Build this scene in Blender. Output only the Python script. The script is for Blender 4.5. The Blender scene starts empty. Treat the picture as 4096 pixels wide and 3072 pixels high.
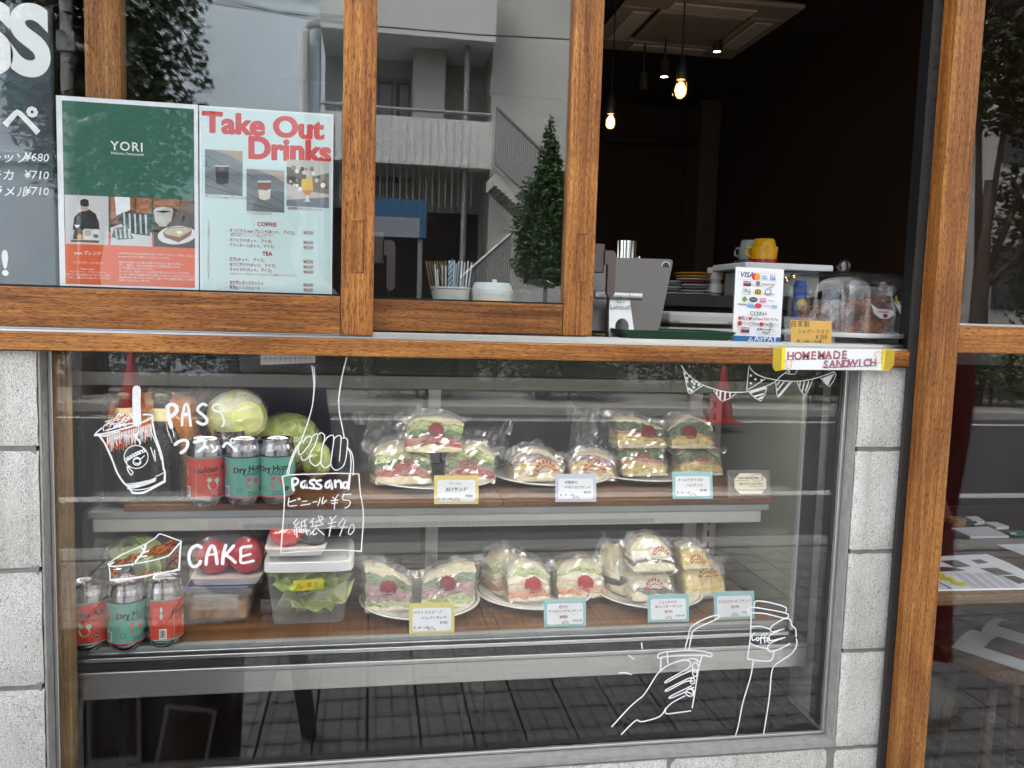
import bpy, bmesh, math, random
from math import sin, cos, pi, radians, atan2, sqrt, hypot
from mathutils import Vector, Matrix, noise
random.seed(7)
scene = bpy.context.scene
COL = scene.collection
# ------------------------------------------------------------------ camera
YAW, PITCH, ROLL, FPX = 0.17104, -0.09408, 0.03021, 3313.2
CAM = Vector((0.0, -1.4312, 1.35))
FW = Vector((sin(YAW)*cos(PITCH), cos(YAW)*cos(PITCH), sin(PITCH)))
_rt = Vector((cos(YAW), -sin(YAW), 0)); _up = _rt.cross(FW)
RT = _rt*cos(ROLL)+_up*sin(ROLL); UP = -_rt*sin(ROLL)+_up*cos(ROLL)
cd = bpy.data.cameras.new('camera'); cam = bpy.data.objects.new('camera', cd); COL.objects.link(cam)
cd.sensor_width = 36; cd.lens = FPX/4096*36; cd.clip_start = 0.02; cd.clip_end = 300
cam.matrix_world = Matrix((( RT.x, UP.x, -FW.x, CAM.x), (RT.y, UP.y, -FW.y, CAM.y), (RT.z, UP.z, -FW.z, CAM.z), (0,0,0,1)))
scene.camera = cam
# ------------------------------------------------------------------ sky, sun, exposure
SUN = Vector((-0.42, 0.36, 0.83)).normalized()
w = bpy.data.worlds.new('World'); scene.world = w; w.use_nodes = True
nt = w.node_tree; nt.nodes.clear()
sky = nt.nodes.new('ShaderNodeTexSky'); sky.sky_type = 'NISHITA'; sky.sun_disc = False
sky.sun_elevation = math.asin(SUN.z); sky.sun_rotation = atan2(SUN.x, SUN.y)
sky.air_density = 1.0; sky.dust_density = 6.0; sky.ozone_density = 1.0
hs = nt.nodes.new('ShaderNodeHueSaturation'); hs.inputs['Saturation'].default_value = 0.22
bg = nt.nodes.new('ShaderNodeBackground'); bg.inputs['Strength'].default_value = 0.15
wo = nt.nodes.new('ShaderNodeOutputWorld')
nt.links.new(sky.outputs[0], hs.inputs['Color']); nt.links.new(hs.outputs[0], bg.inputs[0]); nt.links.new(bg.outputs[0], wo.inputs[0])
sl = bpy.data.lights.new('sun', 'SUN'); sl.energy = 1.12; sl.angle = radians(14); sl.color = (1.0, 0.965, 0.92)
so = bpy.data.objects.new('sun', sl); COL.objects.link(so); so.location = SUN*30
so.rotation_euler = SUN.to_track_quat('Z', 'Y').to_euler()
vs = scene.view_settings; vs.view_transform = 'Standard'; vs.look = 'None'; vs.gamma = 1; vs.use_curve_mapping = False
vs.exposure = 2.26
cy = scene.cycles; cy.use_denoising = True; cy.max_bounces = 8; cy.diffuse_bounces = 3; cy.glossy_bounces = 5
cy.transmission_bounces = 6; cy.transparent_max_bounces = 40; cy.caustics_reflective = False; cy.caustics_refractive = False
cy.sample_clamp_indirect = 4.0

# ------------------------------------------------------------------ measuring helpers
def ray(px, py): return FW*FPX + RT*(px-2048) - UP*(py-1536)
def at(px, py, Y):
    d = ray(px, py); return CAM + d*((Y-CAM.y)/d.y)
def onz(px, py, Z):
    d = ray(px, py); return CAM + d*((Z-CAM.z)/d.z)
def mm(pt):                       # metres per photo pixel at a point
    return (Vector(pt)-CAM).dot(FW)/FPX
def crop(X0, Y0, s): return lambda x, y: (X0+x*s, Y0+y*s)
c1 = crop(0,0,.8439); c2 = crop(1300,0,.8439); c3 = crop(2300,0,.8436); c4 = crop(3200,0,.904); c5 = crop(0,1300,.6781); c6 = crop(0,2000,.6781)
c7 = crop(1300,1400,.5877); c8 = crop(2400,1300,.5877); ca = crop(1300,2000,.5877); cb = crop(2300,2000,.6461)
cdd = crop(1450,850,.4521); ce = crop(2300,850,.6329); cO = crop(220,380,.5108); cL = crop(0,0,.7236)
cP = crop(380,1500,.3014); cQ = crop(1080,1700,.3134); cR = crop(400,2080,.3165); cN = crop(2700,1430,.3165); cD = crop(700,1380,.5243)
cT = crop(3700,1900,.4823); cS = crop(3100,1350,.3917)
def mir(px, py, Yr, G=0.045):     # where a thing on the street stands that the pane at y=G mirrors at this pixel
    p = at(px, py, 2*G-Yr); return Vector((p.x, Yr, p.z))

# ------------------------------------------------------------------ materials
MATS = {}
def lin(r, g, b):
    f = lambda c: (c/255/12.92 if c/255 <= .04045 else ((c/255+.055)/1.055)**2.4)
    return (f(r), f(g), f(b))
def nodes(name):
    m = bpy.data.materials.new(name); m.use_nodes = True; t = m.node_tree
    b = t.nodes['Principled BSDF']; return m, t, b
def mat(name, col, rough=.6, metal=0., var=0., vscale=30., bump=0., bscale=200., stretch=(1,1,1), spec=.5, emit=None, estr=0., trans=0., alpha=1., coat=0., sheen=0., sss=0.):
    if name in MATS: return MATS[name]
    m, t, b = nodes(name); N = t.nodes; L = t.links
    b.inputs['Base Color'].default_value = (*col, 1); b.inputs['Roughness'].default_value = rough; b.inputs['Metallic'].default_value = metal
    b.inputs['Specular IOR Level'].default_value = spec; b.inputs['Transmission Weight'].default_value = trans; b.inputs['Alpha'].default_value = alpha
    b.inputs['Coat Weight'].default_value = coat
    if sss: b.inputs['Subsurface Weight'].default_value = sss; b.inputs['Subsurface Scale'].default_value = .01
    if emit: b.inputs['Emission Color'].default_value = (*emit, 1); b.inputs['Emission Strength'].default_value = estr
    if var or bump:
        tc = N.new('ShaderNodeTexCoord'); mp = N.new('ShaderNodeMapping'); mp.inputs['Scale'].default_value = stretch
        L.new(tc.outputs['Object'], mp.inputs[0])
    if var:
        n = N.new('ShaderNodeTexNoise'); n.inputs['Scale'].default_value = vscale; n.inputs['Detail'].default_value = 5
        L.new(mp.outputs[0], n.inputs[0])
        cr = N.new('ShaderNodeValToRGB'); e = cr.color_ramp.elements
        e[0].position = .28; e[1].position = .72
        e[0].color = (*[max(0, c*(1-var)) for c in col], 1); e[1].color = (*[min(1, c*(1+var)) for c in col], 1)
        L.new(n.outputs[0], cr.inputs[0]); L.new(cr.outputs[0], b.inputs['Base Color'])
    if bump:
        n2 = N.new('ShaderNodeTexNoise'); n2.inputs['Scale'].default_value = bscale; n2.inputs['Detail'].default_value = 3
        L.new(mp.outputs[0], n2.inputs[0])
        bp = N.new('ShaderNodeBump'); bp.inputs['Strength'].default_value = bump; bp.inputs['Distance'].default_value = .002
        L.new(n2.outputs[0], bp.inputs['Height']); L.new(bp.outputs[0], b.inputs['Normal'])
    MATS[name] = m; return m
def wood(name, axis, dark, mid, light, rough=.42, fl=1.):
    m, t, b = nodes(name); N = t.nodes; L = t.links
    tc = N.new('ShaderNodeTexCoord')
    oi = N.new('ShaderNodeObjectInfo'); va = N.new('ShaderNodeVectorMath'); va.operation = 'MULTIPLY_ADD'; va.inputs[1].default_value = (1,1,1); L.new(tc.outputs['Object'], va.inputs[0]); cb3 = N.new('ShaderNodeCombineXYZ'); mr = N.new('ShaderNodeMath'); mr.operation = 'MULTIPLY'; mr.inputs[1].default_value = 7.; L.new(oi.outputs['Random'], mr.inputs[0])
    for q_ in range(3): L.new(mr.outputs[0], cb3.inputs[q_])
    L.new(cb3.outputs[0], va.inputs[2])
    def nz(sc, det, rgh=.55):
        mp = N.new('ShaderNodeMapping'); mp.inputs['Scale'].default_value = sc; L.new(va.outputs[0], mp.inputs[0])
        n = N.new('ShaderNodeTexNoise'); n.inputs['Scale'].default_value = 1; n.inputs['Detail'].default_value = det; n.inputs['Roughness'].default_value = rgh; n.inputs['Distortion'].default_value = .35
        L.new(mp.outputs[0], n.inputs[0]); return n
    def S(a, g): s = [a, a, a]; s[axis] = g; return s
    a = nz(S(230, 7), 6, .62); f = nz(S(900, 90), 3); g = nz(S(24, 1.1), 3)
    mx = N.new('ShaderNodeMath'); mx.operation = 'MULTIPLY_ADD'; mx.inputs[1].default_value = .45; L.new(g.outputs[0], mx.inputs[0])
    m2 = N.new('ShaderNodeMath'); m2.operation = 'MULTIPLY'; m2.inputs[1].default_value = .55; L.new(a.outputs[0], m2.inputs[0]); L.new(m2.outputs[0], mx.inputs[2])
    cr = N.new('ShaderNodeValToRGB'); e = cr.color_ramp.elements; e[0].position = .36; e[1].position = .64
    e[0].color = (*dark, 1); e[1].color = (*light, 1); k = e.new(.5); k.color = (*mid, 1); L.new(mx.outputs[0], cr.inputs[0])
    r2 = N.new('ShaderNodeValToRGB'); q = r2.color_ramp.elements; q[0].position = .36; q[0].color = (.30, .24, .2, 1); q[1].position = .50; q[1].color = (1, 1, 1, 1)
    L.new(f.outputs[0], r2.inputs[0])
    mu = N.new('ShaderNodeMixRGB'); mu.blend_type = 'MULTIPLY'; mu.inputs[0].default_value = fl; L.new(cr.outputs[0], mu.inputs[1]); L.new(r2.outputs[0], mu.inputs[2])
    hv = N.new('ShaderNodeHueSaturation'); vr = N.new('ShaderNodeMapRange'); vr.inputs[3].default_value = .86; vr.inputs[4].default_value = 1.12; L.new(oi.outputs['Random'], vr.inputs[0]); L.new(vr.outputs[0], hv.inputs['Value'])
    wn = nz((7,7,7), 5); r5 = N.new('ShaderNodeValToRGB'); q5 = r5.color_ramp.elements; q5[0].position = .32; q5[0].color = (.72,.69,.66,1); q5[1].position = .56; q5[1].color = (1,1,1,1); L.new(wn.outputs[0], r5.inputs[0])
    m5 = N.new('ShaderNodeMixRGB'); m5.blend_type = 'MULTIPLY'; m5.inputs[0].default_value = 1; L.new(mu.outputs[0], m5.inputs[1]); L.new(r5.outputs[0], m5.inputs[2]); L.new(m5.outputs[0], hv.inputs['Color'])
    L.new(hv.outputs[0], b.inputs['Base Color']); b.inputs['Roughness'].default_value = rough; b.inputs['Specular IOR Level'].default_value = .35
    bp = N.new('ShaderNodeBump'); bp.inputs['Strength'].default_value = .25; bp.inputs['Distance'].default_value = .0006; L.new(f.outputs[0], bp.inputs['Height']); L.new(bp.outputs[0], b.inputs['Normal'])
    MATS[name] = m; return m
WD = (lin(106,62,29), lin(160,102,49), lin(200,142,76))
wood('wood_x', 0, *WD); wood('wood_z', 2, *WD)
wood('deck_x', 0, lin(84,56,34), lin(126,88,54), lin(150,108,68), .35, .6)
wood('table_x', 0, lin(34,22,17), lin(52,34,26), lin(70,46,34), .4, .6)
wood('plank_x', 0, lin(70,52,38), lin(112,86,62), lin(146,116,84), .5, .8)
wood('pale_x', 0, lin(128,96,62), lin(172,134,90), lin(196,160,112), .5, .5)
wood('pale_z', 2, lin(110,88,60), lin(150,122,86), lin(176,148,108), .5, .6)
def granite():
    m, t, b = nodes('granite'); N = t.nodes; L = t.links
    tc = N.new('ShaderNodeTexCoord')
    def nz(sc, det, vec=(1,1,1)):
        mp = N.new('ShaderNodeMapping'); mp.inputs['Scale'].default_value = vec; L.new(tc.outputs['Object'], mp.inputs[0])
        n = N.new('ShaderNodeTexNoise'); n.inputs['Scale'].default_value = sc; n.inputs['Detail'].default_value = det; n.inputs['Roughness'].default_value = .62; L.new(mp.outputs[0], n.inputs[0]); return n
    a = nz(620, 3, (1.15,1,.85)); s = nz(160, 3, (1.8,1,.4)); g = nz(9, 4)
    cr = N.new('ShaderNodeValToRGB'); e = cr.color_ramp.elements; e[0].position = .34; e[0].color = (*lin(104,102,99),1); e[1].position = .58; e[1].color = (*lin(230,229,225),1)
    k = e.new(.46); k.color = (*lin(208,206,202),1); L.new(a.outputs[0], cr.inputs[0])
    r2 = N.new('ShaderNodeValToRGB'); q = r2.color_ramp.elements; q[0].position = .32; q[0].color = (.8,.8,.79,1); q[1].position = .52; q[1].color = (1,1,1,1); L.new(s.outputs[0], r2.inputs[0])
    r3 = N.new('ShaderNodeValToRGB'); q = r3.color_ramp.elements; q[0].position = .3; q[0].color = (.86,.85,.83,1); q[1].position = .6; q[1].color = (1,1,1,1); L.new(g.outputs[0], r3.inputs[0])
    mu = N.new('ShaderNodeMixRGB'); mu.blend_type = 'MULTIPLY'; mu.inputs[0].default_value = 1; L.new(cr.outputs[0], mu.inputs[1]); L.new(r2.outputs[0], mu.inputs[2])
    mv0 = N.new('ShaderNodeMixRGB'); mv0.blend_type = 'MULTIPLY'; mv0.inputs[0].default_value = 1; L.new(mu.outputs[0], mv0.inputs[1]); L.new(r3.outputs[0], mv0.inputs[2])
    dk = nz(16, 5, (1.8,1,.13)); r4 = N.new('ShaderNodeValToRGB'); q = r4.color_ramp.elements; q[0].position = .30; q[0].color = (.80,.79,.76,1); q[1].position = .50; q[1].color = (1,1,1,1); L.new(dk.outputs[0], r4.inputs[0])
    mv = N.new('ShaderNodeMixRGB'); mv.blend_type = 'MULTIPLY'; mv.inputs[0].default_value = 1; L.new(mv0.outputs[0], mv.inputs[1]); L.new(r4.outputs[0], mv.inputs[2])
    oi = N.new('ShaderNodeObjectInfo'); hv = N.new('ShaderNodeHueSaturation'); vr = N.new('ShaderNodeMapRange'); vr.inputs[3].default_value = .90; vr.inputs[4].default_value = 1.08; L.new(oi.outputs['Random'], vr.inputs[0]); L.new(vr.outputs[0], hv.inputs['Value']); L.new(mv.outputs[0], hv.inputs['Color'])
    L.new(hv.outputs[0], b.inputs['Base Color']); b.inputs['Roughness'].default_value = .85; b.inputs['Specular IOR Level'].default_value = .25
    bp = N.new('ShaderNodeBump'); bp.inputs['Strength'].default_value = .55; bp.inputs['Distance'].default_value = .0018; L.new(a.outputs[0], bp.inputs['Height']); L.new(bp.outputs[0], b.inputs['Normal'])
    MATS['granite'] = m
granite()
def glassmat(name, ior=1.55, rough=0., tint=(1,1,1), haze=0., hazecol=(.9,.9,.9), wav=0., dirt=0.):
    m, t, b = nodes(name); N = t.nodes; L = t.links; N.remove(b); out = N['Material Output']
    tr = N.new('ShaderNodeBsdfTransparent'); tr.inputs[0].default_value = (*tint, 1)
    gl = N.new('ShaderNodeBsdfGlossy'); gl.inputs['Roughness'].default_value = rough; gl.inputs[0].default_value = (1,1,1,1)
    f0 = ((ior-1)/(ior+1))**2; lw = N.new('ShaderNodeLayerWeight'); pw = N.new('ShaderNodeMath'); pw.operation = 'POWER'; pw.inputs[1].default_value = 5; L.new(lw.outputs['Facing'], pw.inputs[0])
    lw.inputs['Blend'].default_value = .5; fr = N.new('ShaderNodeMath'); fr.operation = 'MULTIPLY_ADD'; fr.inputs[1].default_value = 1-f0; fr.inputs[2].default_value = f0; L.new(pw.outputs[0], fr.inputs[0])
    mx = N.new('ShaderNodeMixShader'); L.new(fr.outputs[0], mx.inputs[0]); L.new(tr.outputs[0], mx.inputs[1]); L.new(gl.outputs[0], mx.inputs[2])
    o = mx
    if haze:
        df = N.new('ShaderNodeBsdfDiffuse'); df.inputs[0].default_value = (*hazecol, 1)
        m2 = N.new('ShaderNodeMixShader'); m2.inputs[0].default_value = haze; L.new(mx.outputs[0], m2.inputs[1]); L.new(df.outputs[0], m2.inputs[2]); o = m2
    if dirt:
        tc = N.new('ShaderNodeTexCoord'); mp = N.new('ShaderNodeMapping'); mp.inputs['Scale'].default_value = (1,1,.45); L.new(tc.outputs['Object'], mp.inputs[0]); n = N.new('ShaderNodeTexNoise'); n.inputs['Scale'].default_value = 7; n.inputs['Detail'].default_value = 7; n.inputs['Roughness'].default_value = .7; n.inputs['Distortion'].default_value = 1.; L.new(mp.outputs[0], n.inputs[0])
        mr = N.new('ShaderNodeMapRange'); mr.inputs[1].default_value = .48; mr.inputs[2].default_value = .8; mr.inputs[3].default_value = 0; mr.inputs[4].default_value = dirt; L.new(n.outputs[0], mr.inputs[0])
        df = N.new('ShaderNodeBsdfDiffuse'); df.inputs[0].default_value = (.7,.69,.66,1); m2 = N.new('ShaderNodeMixShader'); L.new(mr.outputs[0], m2.inputs[0]); L.new(o.outputs[0], m2.inputs[1]); L.new(df.outputs[0], m2.inputs[2]); o = m2
    if wav:
        tc = N.new('ShaderNodeTexCoord'); n = N.new('ShaderNodeTexNoise'); n.inputs['Scale'].default_value = wav; n.inputs['Detail'].default_value = 2; L.new(tc.outputs['Object'], n.inputs[0])
        bp = N.new('ShaderNodeBump'); bp.inputs['Strength'].default_value = .5; bp.inputs['Distance'].default_value = .004; L.new(n.outputs[0], bp.inputs['Height']); L.new(bp.outputs[0], gl.inputs['Normal'])
    L.new(o.outputs[0], out.inputs[0]); MATS[name] = m; return m
glassmat('pane', 1.5, dirt=.012); glassmat('pane_left', 1.44, dirt=.012, tint=(.95,.96,.96)); glassmat('pane_double', 1.72, dirt=.012, tint=(.93,.95,.95)); glassmat('pane_dark', 1.6, tint=(.5,.52,.54)); glassmat('cooler_glass', 1.28)
glassmat('film', 1.8, .09, haze=.09); glassmat('clear_plastic', 1.5, .05, haze=.03); glassmat('bulb_glass', 1.45, tint=(1,.86,.6)); glassmat('dome_glass', 1.5, tint=(.95,.95,.95))
glassmat('tub_plastic', 1.4, .2, haze=.15, hazecol=(.75,.78,.76)); glassmat('tape', 1.4, .3, haze=.55, hazecol=lin(236,206,70)); glassmat('laminate', 1.5, .02)
glassmat('cling', 1.7, .1, haze=.03, wav=90.); glassmat('bottle_glass', 1.5, tint=(.12,.14,.05)); glassmat('green_glass', 1.5, tint=(.35,.4,.08))
G = lambda n: MATS[n]
mat('black', (.008,.008,.009), .5); mat('black_gloss', (.01,.01,.011), .18); mat('dark', (.02,.019,.018), .7); mat('rubber', (.012,.012,.012), .8)
mat('brush', lin(52,48,46), .95, bump=1., bscale=900); mat('steel', (.62,.62,.60), .34, 1., var=.06, vscale=4, stretch=(1,1,90), bump=.05, bscale=30)
mat('steel_dull', (.55,.55,.53), .45, .85, var=.08, vscale=8); mat('alu', (.72,.72,.72), .28, 1., var=.08, vscale=40, stretch=(.2,1,1)); mat('chrome', (.8,.8,.8), .08, 1.)
mat('concrete', lin(150,150,146), .9, var=.16, vscale=45, bump=.6, bscale=260); mat('mortar', lin(128,127,124), .9, var=.15, vscale=60, bump=.5, bscale=300)
mat('white_paint', (.88,.89,.90), .6, var=.05, vscale=120); mat('orange_paint', lin(196,92,44), .6, var=.15, vscale=150); mat('brown_paint', lin(110,66,30), .7, var=.2, vscale=150)
mat('paper', lin(236,237,238), .7); mat('paper_grey', lin(205,206,208), .7); mat('kraft', lin(222,176,92), .75, var=.1, vscale=20); mat('cream_paper', lin(232,228,200), .7)
mat('white_plastic', lin(226,227,226), .4); mat('offwhite', lin(206,204,196), .45); mat('foam', lin(236,232,228), .6); mat('porcelain', lin(236,234,226), .15); mat('plate_line', lin(92,60,40), .2)
mat('rim_white', lin(184,182,172), .3, var=.05, vscale=40)
mat('ink', (.02,.02,.022), .7); mat('ink_red', lin(178,44,40), .6)
# ------------------------------------------------------------------ mesh helpers
def wloc(p):
    v = Vector((0,0,0))
    while p is not None: v += p.location; p = p.parent
    return v
def add(name, VF, m, parent=None, world=True, smooth=False, kind=None, label=None, auto=None):
    V, F = VF[0], VF[1]
    off = wloc(parent) if (parent is not None and world) else Vector((0,0,0))
    me = bpy.data.meshes.new(name)
    me.from_pydata([(v[0]-off.x, v[1]-off.y, v[2]-off.z) for v in V], [], F)
    ms = m if isinstance(m, (list, tuple)) else [m]
    for k in ms: me.materials.append(MATS[k] if isinstance(k, str) else k)
    if len(VF) > 2: me.polygons.foreach_set('material_index', VF[2])
    if smooth: me.polygons.foreach_set('use_smooth', [True]*len(F))
    if auto is not None: me.set_sharp_from_angle(angle=radians(auto))
    me.update(); o = bpy.data.objects.new(name, me); COL.objects.link(o); o.parent = parent
    if kind: o['kind'] = kind
    if label: o['label'] = label
    return o
def thing(name, label, cat, loc=(0,0,0), group=None, rotz=0.):
    o = bpy.data.objects.new(name, None); COL.objects.link(o); o.location = loc; o.rotation_euler = (0,0,rotz); o.empty_display_size = .02
    o['label'] = label; o['category'] = cat
    if group: o['group'] = group
    return o
def tag(o, label, cat, group=None):
    o['label'] = label; o['category'] = cat
    if group: o['group'] = group
    return o
def copy_tree(o, parent=None):
    c = o.copy(); COL.objects.link(c); c.parent = parent
    for ch in list(o.children): copy_tree(ch, c)
    return c
def J(*vfs):
    V, F = [], []
    for v, f in vfs:
        n = len(V); V += list(v); F += [[i+n for i in q] for q in f]
    return V, F
def box(x0, x1, y0, y1, z0, z1, bev=0., seg=1):
    V = [(x,y,z) for x in (x0,x1) for y in (y0,y1) for z in (z0,z1)]
    F = [(0,1,3,2),(4,6,7,5),(0,4,5,1),(2,3,7,6),(0,2,6,4),(1,5,7,3)]
    if not bev: return V, F
    bm = bmesh.new(); vs_ = [bm.verts.new(v) for v in V]
    for f in F: bm.faces.new([vs_[i] for i in f])
    bmesh.ops.bevel(bm, geom=bm.edges[:], offset=bev, segments=seg, affect='EDGES', profile=.5)
    bm.verts.index_update(); r = ([tuple(v.co) for v in bm.verts], [[v.index for v in f.verts] for f in bm.faces]); bm.free(); return r
def lathe(prof, n=28, c=(0,0,0), a0=0., a1=2*pi, cap=True):
    V, F = [], []; full = abs(a1-a0-2*pi) < 1e-6; k = n if full else n+1
    for r, z in prof:
        for i in range(k):
            a = a0+(a1-a0)*i/n; V.append((c[0]+r*cos(a), c[1]+r*sin(a), c[2]+z))
    for j in range(len(prof)-1):
        for i in range(n):
            i2 = (i+1) % k
            F.append((j*k+i, j*k+i2, (j+1)*k+i2, (j+1)*k+i))
    if cap and full:
        if prof[0][0] > 1e-5: F.append(list(range(n))[::-1])
        if prof[-1][0] > 1e-5: F.append([(len(prof)-1)*k+i for i in range(n)])
    return V, F
def tube(pts, r, n=8, taper=None):
    pts = [Vector(p) for p in pts]; V, F = [], []
    up = Vector((0,0,1))
    for i, p in enumerate(pts):
        d = (pts[min(i+1, len(pts)-1)]-pts[max(i-1,0)]).normalized()
        u = d.cross(up if abs(d.z) < .95 else Vector((1,0,0))).normalized(); v = u.cross(d)
        rr = r if taper is None else r*taper[i]
        for k in range(n):
            a = 2*pi*k/n; q = p+u*(rr*cos(a))+v*(rr*sin(a)); V.append(tuple(q))
    for i in range(len(pts)-1):
        for k in range(n): F.append((i*n+k, i*n+(k+1)%n, (i+1)*n+(k+1)%n, (i+1)*n+k))
    F.append(list(range(n))[::-1]); F.append([(len(pts)-1)*n+k for k in range(n)])
    return V, F
def cubegrid(nx, ny, nz, fn):
    idx, V, F = {}, [], []
    def vid(i, j, k):
        if (i,j,k) not in idx:
            idx[(i,j,k)] = len(V); V.append(tuple(fn(2*i/nx-1, 2*j/ny-1, k/nz)))
        return idx[(i,j,k)]
    for i in range(nx):
        for j in range(ny):
            F.append((vid(i,j,0),vid(i,j+1,0),vid(i+1,j+1,0),vid(i+1,j,0))); F.append((vid(i,j,nz),vid(i+1,j,nz),vid(i+1,j+1,nz),vid(i,j+1,nz)))
        for k in range(nz):
            F.append((vid(i,0,k),vid(i+1,0,k),vid(i+1,0,k+1),vid(i,0,k+1))); F.append((vid(i,ny,k),vid(i,ny,k+1),vid(i+1,ny,k+1),vid(i+1,ny,k)))
    for j in range(ny):
        for k in range(nz):
            F.append((vid(0,j,k),vid(0,j,k+1),vid(0,j+1,k+1),vid(0,j+1,k))); F.append((vid(nx,j,k),vid(nx,j+1,k),vid(nx,j+1,k+1),vid(nx,j,k+1)))
    return V, F
def prism(poly, y0, y1):           # polygon in x,z pushed through y
    n = len(poly); V = [(x,y0,z) for x,z in poly]+[(x,y1,z) for x,z in poly]
    F = [list(range(n)), [n+i for i in range(n)][::-1]]+[(i, n+i, n+(i+1)%n, (i+1)%n) for i in range(n)]
    return V, F
def xf(VF, M): return [tuple(M @ Vector(v)) for v in VF[0]], VF[1]
def place(VF, loc, rz=0., rx=0.): return xf(VF, Matrix.Translation(Vector(loc)) @ Matrix.Rotation(rz,4,'Z') @ Matrix.Rotation(rx,4,'X'))
def nz3(v, s=1., seed=0.): return noise.noise(Vector((v[0]*s+seed, v[1]*s-seed*.7, v[2]*s+seed*1.3)))
def sphere(c, r, nu=20, nv=12, sq=(1,1,1), amp=0., fr=3., seed=0.):
    V, F = [], []
    for j in range(nv+1):
        th = pi*j/nv
        for i in range(nu):
            a = 2*pi*i/nu; d = Vector((sin(th)*cos(a), sin(th)*sin(a), -cos(th)))
            k = r*(1+amp*nz3(d, fr, seed)); V.append((c[0]+d.x*k*sq[0], c[1]+d.y*k*sq[1], c[2]+d.z*k*sq[2]))
    for j in range(nv):
        for i in range(nu): F.append((j*nu+i, j*nu+(i+1)%nu, (j+1)*nu+(i+1)%nu, (j+1)*nu+i))
    return V, F
def rrect(x0, x1, z0, z1, r, n=4):
    P = []
    for cx, cz, a in ((x1-r,z1-r,0),(x0+r,z1-r,pi/2),(x0+r,z0+r,pi),(x1-r,z0+r,3*pi/2)):
        for i in range(n+1): P.append((cx+r*cos(a+pi/2*i/n), cz+r*sin(a+pi/2*i/n)))
    return P[::-1]
# text as flat outlines: returns 2-D verts and faces
_TC = {}
def TXT(s, size, x=0., y=0., align='L', bold=0., shear=0., ang=0., sx=1., res=2, space=1.):
    key = (s, bold, shear, res, space)
    if key not in _TC:
        c = bpy.data.curves.new('t', 'FONT'); c.body = s; c.size = 1; c.offset = bold; c.shear = shear; c.resolution_u = res; c.space_character = space
        o = bpy.data.objects.new('t', c); m = bpy.data.meshes.new_from_object(o)
        _TC[key] = ([(v.co.x, v.co.y) for v in m.vertices], [list(p.vertices) for p in m.polygons])
        bpy.data.objects.remove(o); bpy.data.curves.remove(c); bpy.data.meshes.remove(m)
    V, F = _TC[key]
    if not V: return [], []
    w_ = max(v[0] for v in V); o_ = {'L':0, 'C':-w_/2, 'R':-w_}[align]
    ca_, sa_ = cos(ang), sin(ang); R = []
    for a, b in V:
        a = (a+o_)*size*sx; b *= size; R.append((x+a*ca_-b*sa_, y+a*sa_+b*ca_))
    return R, F
def POLY(pts): return list(pts), [list(range(len(pts)))]
def RECT(x0, x1, y0, y1): return POLY([(x0,y0),(x1,y0),(x1,y1),(x0,y1)])
def DISC(x, y, r, n=18, ry=None): return POLY([(x+r*cos(2*pi*i/n), y+(ry or r)*sin(2*pi*i/n)) for i in range(n)])
def smooth_line(P, k=5):
    P = [Vector((p[0], p[1])) for p in P]
    if len(P) < 3: return P
    out = []
    for i in range(len(P)-1):
        a, b, c, d = P[max(i-1,0)], P[i], P[i+1], P[min(i+2,len(P)-1)]
        for j in range(k):
            t = j/k; out.append(.5*((2*b)+(c-a)*t+(2*a-5*b+4*c-d)*t*t+(3*b-a-3*c+d)*t**3))
    out.append(P[-1]); return out
def STROKE(P, w_, wob=.18, sm=5):
    P = smooth_line(P, sm); V, F = [], []
    n = len(P); sd = random.random()*99
    if n < 2: return V, F
    for i, p in enumerate(P):
        d = P[min(i+1,n-1)]-P[max(i-1,0)]
        if d.length < 1e-9: d = Vector((1,0))
        d.normalize(); nn = Vector((-d.y, d.x)); hw = w_/2*(1+wob*noise.noise(Vector((i*.35, sd, 0))))
        V += [tuple(p+nn*hw), tuple(p-nn*hw)]
    for i in range(n-1): F.append([2*i, 2*i+1, 2*i+3, 2*i+2])
    for p, q, i0, i1 in ((P[0], P[1], 0, 1), (P[-1], P[-2], 2*n-1, 2*n-2)):
        a = atan2(V[i0][1]-p.y, V[i0][0]-p.x); hw = hypot(V[i0][1]-p.y, V[i0][0]-p.x); b = len(V)
        V += [(p.x+hw*cos(a+pi*i/5), p.y+hw*sin(a+pi*i/5)) for i in range(1, 5)]; F.append([i0, b, b+1, b+2, b+3, i1])
    return V, F
# flat print: items = (material, (V2,F)); local x,z in the sheet, printed a hair above it
def prnt(name, items, parent, fn=None, world=False, step=.00006, base=.0002, label=None):
    mats, V, F, I = [], [], [], []
    for k, (m, (v2, f)) in enumerate(items):
        if m not in mats: mats.append(m)
        n = len(V); yy = -(base+step*k)
        for a, b in v2: V.append(fn(a, b, yy) if fn else (a, yy, b))
        F += [[i+n for i in q] for q in f]; I += [mats.index(m)]*len(f)
    if not V: return None
    return add(name, (V, F, I), mats, parent, world=world, label=label)
def C(r, g, b, rough=.6):          # a plain ink / paint colour
    nm = 'ink_%d_%d_%d' % (r, g, b); 
    return nm if nm in MATS else (mat(nm, lin(r,g,b), rough), nm)[1]

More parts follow.
